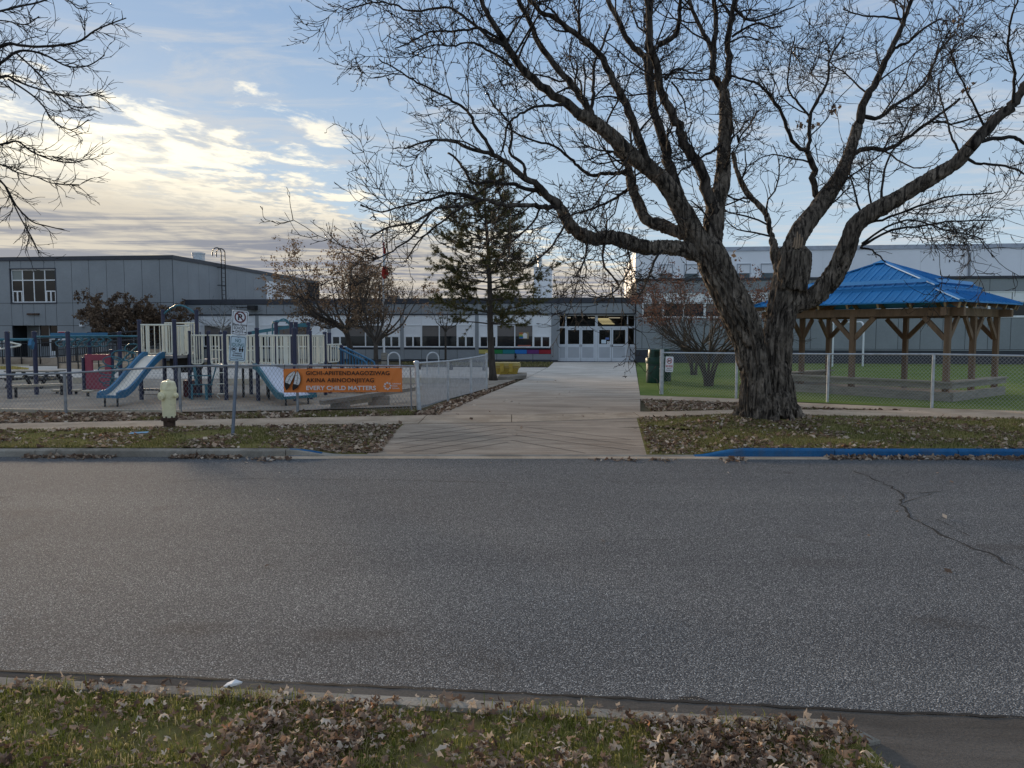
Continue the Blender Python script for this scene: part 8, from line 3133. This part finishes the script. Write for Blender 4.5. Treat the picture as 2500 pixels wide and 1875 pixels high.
# near verge, only where the lens can see it and a little round that
nv = [(-3.6, 4.06), *[(p.x, p.y - 0.095) for p in nk[1:]], (nose_i.x - 0.02, nose_i.y - 0.06), (1.66, 2.66), (1.7, 1.8), (-2.6, 1.8), (-3.9, 3.0)]
leafdens = lambda x, y: np.clip(0.42 + 0.24 * (x + 0.2) + 1.1 * nfield(x, y, 1.6, 3.0) + 0.8 * nfield(x, y, 4.6, 13.0) + (2.9 - y) * 0.25, 0.10, 1.0)
gx = scatter(nv, 70000, nr, lambda x, y: np.clip(0.72 - 0.13 * x + 1.1 * nfield(x, y, 1.9, 8.0) + 0.8 * nfield(x, y, 6.0, 2.0), 0.14, 1.0))
blades_mesh('grass', gx, -0.018, 0.016, 0.060, 0.0022, nr, M['grass_green'], 'tufty green and straw grass on the near verge', 0.9)
edge = scatter([(-3.6, 4.02), *[(p.x, p.y - 0.06) for p in nk[1:]], *[(p.x, p.y - 0.14) for p in reversed(nk[1:])], (-3.6, 3.9)], 700, nr, lambda x, y: np.clip(0.05 + 1.9 * nfield(x, y, 2.3, 5.0), 0.02, 1))
blades_mesh('edge_grass', edge, -0.01, 0.03, 0.11, 0.0020, nr, M['grass_green'], 'longer grass leaning over the near kerb', 1.1)
lx = scatter(nv, 15500, nr, leafdens)
leaves_mesh('leaf_litter', lx, lambda x, y: nr.uniform(-0.004, 0.030, len(x)), 0.050, nr, 'dry maple leaves lying thick on the near verge', flatness=0.38)
lx = scatter([(-3.6, 4.1), *[(p.x, p.y + 0.02) for p in nk[1:]], *[(p.x, p.y - 0.12) for p in reversed(nk[1:])], (-3.6, 3.95)], 260, nr)
leaves_mesh('kerb_leaves', lx, 0.0, 0.06, nr, 'dry leaves caught along the near kerb', flatness=0.5)
# far verges and the leaf drifts
lvp = [(-12.5, face(-12.5) + 0.14), (-4.2, face(-4.2) + 0.14), (rl_b.x + 0.2, face(rl_b.x) + 0.25), (rl_t.x - 0.05, FRONT(rl_t.x) - 0.05), (-4.5, FRONT(-4.5) + 0.05), (-13, FRONT(-13) + 0.05)]
zl = lambda x, y: np.where(x > XL(705), -0.10 * np.clip((x - XL(705)) / (XL(840) - XL(705)), 0, 1) * np.clip((FRONT_v(x) - y) / (FRONT_v(x) - face(x) - KB), 0, 1) ** 1.0, 0.0)


def FRONT_v(x):
    return np.array([FRONT(float(v)) for v in x])


gx = scatter(lvp, 26000, nr, lambda x, y: np.clip(0.45 + 1.5 * nfield(x, y, 1.1, 1.0) - 0.3 * np.clip(x + 4.4, 0, 3), 0.12, 1))
blades_mesh('verge_grass', gx, 0, 0.02, 0.06, 0.006, nr, M['grass_dull'], 'short worn grass on the left far verge', 0.8, zl)
lx = scatter(lvp, 9500, nr, lambda x, y: np.clip(0.16 + 0.34 * np.clip(x + 5.3, 0, 3) + 1.3 * nfield(x, y, 1.3, 6.0) + 0.25 * (y > FRONT_v(x) - 0.5), 0.02, 1))
leaves_mesh('verge_leaves', lx, zl, 0.058, nr, 'brown leaves strewn over the left far verge', True, 0.35)
rvp = [(rr_b.x + 0.05, face(rr_b.x) + 0.22), (4.4, face(4.4) + 0.14), (11.5, face(11.5) + 0.14), (12, FRONT(12) + 0.03), (6.5, FRONT(6.5) + 0.03), (4.8, FRONT(4.8)), (rr_t.x + 0.03, FRONT(rr_t.x) - 0.03)]


def zr(x, y):
    t = np.clip((x - XL(1690)) / (XL(1800) - XL(1690)), 0, 1)
    base_ = -0.10 * (1 - t) * np.clip((FRONT_v(x) - y) / (FRONT_v(x) - face(x) - KB), 0, 1)
    r = np.sqrt(((x - TREE.x) / 1.25) ** 2 + ((y - TREE.y + 0.1) / 0.62) ** 2)
    return np.maximum(base_, np.interp(r, [0.2, 0.75, 1.3, 1.9, 9], [0.17, 0.13, 0.05, 0.004, -1]))


notree = lambda x, y: (np.sqrt((x - TREE.x) ** 2 + (y - TREE.y) ** 2) > 0.62)
gx = scatter(rvp, 30000, nr, lambda x, y: np.clip(0.62 + 1.1 * nfield(x, y, 1.0, 11.0), 0.15, 1) * notree(x, y))
blades_mesh('verge_grass', gx, 0, 0.02, 0.065, 0.006, nr, M['grass_dull'], 'short worn grass round the maple on the right far verge', 0.8, zr)
lx = scatter(rvp, 9500, nr, lambda x, y: np.clip(0.30 + 0.6 * np.clip(3.4 - x, 0, 1.5) + 1.2 * nfield(x, y, 1.2, 16.0) + 0.5 * (np.hypot(x - TREE.x, y - TREE.y) < 1.1), 0.02, 1) * notree(x, y))
leaves_mesh('verge_leaves', lx, zr, 0.058, nr, 'brown leaves strewn round the maple on the right far verge', True, 0.35)
# strips of leaves along fences
strip = [(-13, 17.3), *[(p.x, p.y) for p in (G(0, 1009), G(440, 1010), (G(727, 1008)), G(1030, 1004), G(1190, 952), G(1262, 929), G(1075, 1013))], *[(X, BACK(X) + 0.05) for X in (-2.0, -5, -9, -13)]]
lx = scatter(strip, 9000, nr, lambda x, y: np.clip(0.55 + 1.0 * nfield(x, y, 1.2, 21.0), 0.05, 1))
leaves_mesh('fence_leaves', lx, -0.008, 0.08, nr, 'brown leaves drifted along the foot of the street fence', True, 0.4)
gx = scatter(strip, 9000, nr, lambda x, y: np.clip(-0.05 + 0.25 * (x + 6.0) + 1.2 * nfield(x, y, 0.9, 31.0), 0.02, 1) * (x < -2.2))
blades_mesh('fence_grass', gx, -0.01, 0.03, 0.10, 0.006, nr, M['grass_dull'], 'rough grass under the street fence', 0.7)
wedge = P2([(1566, 976), (1800, 984), (1945, 995), (2240, 1003.5), (1945, 1000), (1800, 1000.5), (1590, 1005)])
lx = scatter(wedge, 3000, nr)
leaves_mesh('wedge_leaves', lx, -0.008, 0.075, nr, 'leaf-strewn strip between the pavement and the turf fence', True, 0.35)
gx = scatter(wedge, 5000, nr, lambda x, y: np.clip(0.5 + 1.2 * nfield(x, y, 1.2, 41.0), 0.05, 1))
blades_mesh('wedge_grass', gx, -0.01, 0.02, 0.06, 0.006, nr, M['grass_dull'], 'worn grass strip between the pavement and the turf fence', 0.7)
# gutter drifts on the road
for (x0, x1, n, lab, d0) in ((75, 300, 420, 'drift of leaves in the gutter at the far left', 0.22), (430, 600, 420, 'drift of leaves in the gutter before the parking sign', 0.24), (2000, 2560, 1500, 'long drift of leaves against the blue kerb', 0.22), (1430, 1640, 90, 'few leaves along the lip of the crossing', 0.30), (1740, 1800, 60, 'few leaves where the blue kerb begins', 0.3), (620, 730, 60, 'few leaves at the dropped kerb', 0.3)):
    X = nr.uniform(XL(x0), XL(x1), n)
    Yv = np.array([face(v) for v in X]) - np.abs(nr.normal(0, d0 * 0.42, n)) - (0.17 if d0 == 0.30 else 0.01)
    leaves_mesh('gutter_leaves', np.stack([X, Yv], 1), ROAD_Z, 0.055, nr, lab, True, 0.5)
# odd leaves and twigs blown on to walk and road
X = np.concatenate([nr.uniform(-3.0, 2.5, 90), nr.uniform(-4, 9, 26)])
Yv = np.concatenate([nr.uniform(13, 30, 90), nr.uniform(4.6, 11.5, 26)])
zz = np.where(Yv < 11.8, ROAD_Z, np.where(Yv < 15, -0.03, 0.008))
lv_ = leaves_mesh('stray_leaves', np.stack([X, Yv], 1), lambda x, y: np.where(y < 11.8, ROAD_Z, np.where(y < 14.3, -0.04, 0.008)), 0.055, nr, 'odd leaves blown on to the walk and the road', True, 0.3)
# soil patch of leaves at the conifer and under the school windows
ptch = P2([(1190, 950), (1215, 932), (1340, 931), (1270, 960), (1190, 985)])
lx = scatter(ptch, 900, nr)
sf = P2([(980, 884.5), (1352, 884.5), (1340, 896), (990, 894)])
structure(MB().sheet(sf, 0.004).build('border_soil', M['soil']))
gx = scatter(sf, 5000, nr)
blades_mesh('border_grass', gx, 0.0, 0.03, 0.12, 0.016, nr, M['grass_dull'], 'dry grass border under the school windows', 0.6)
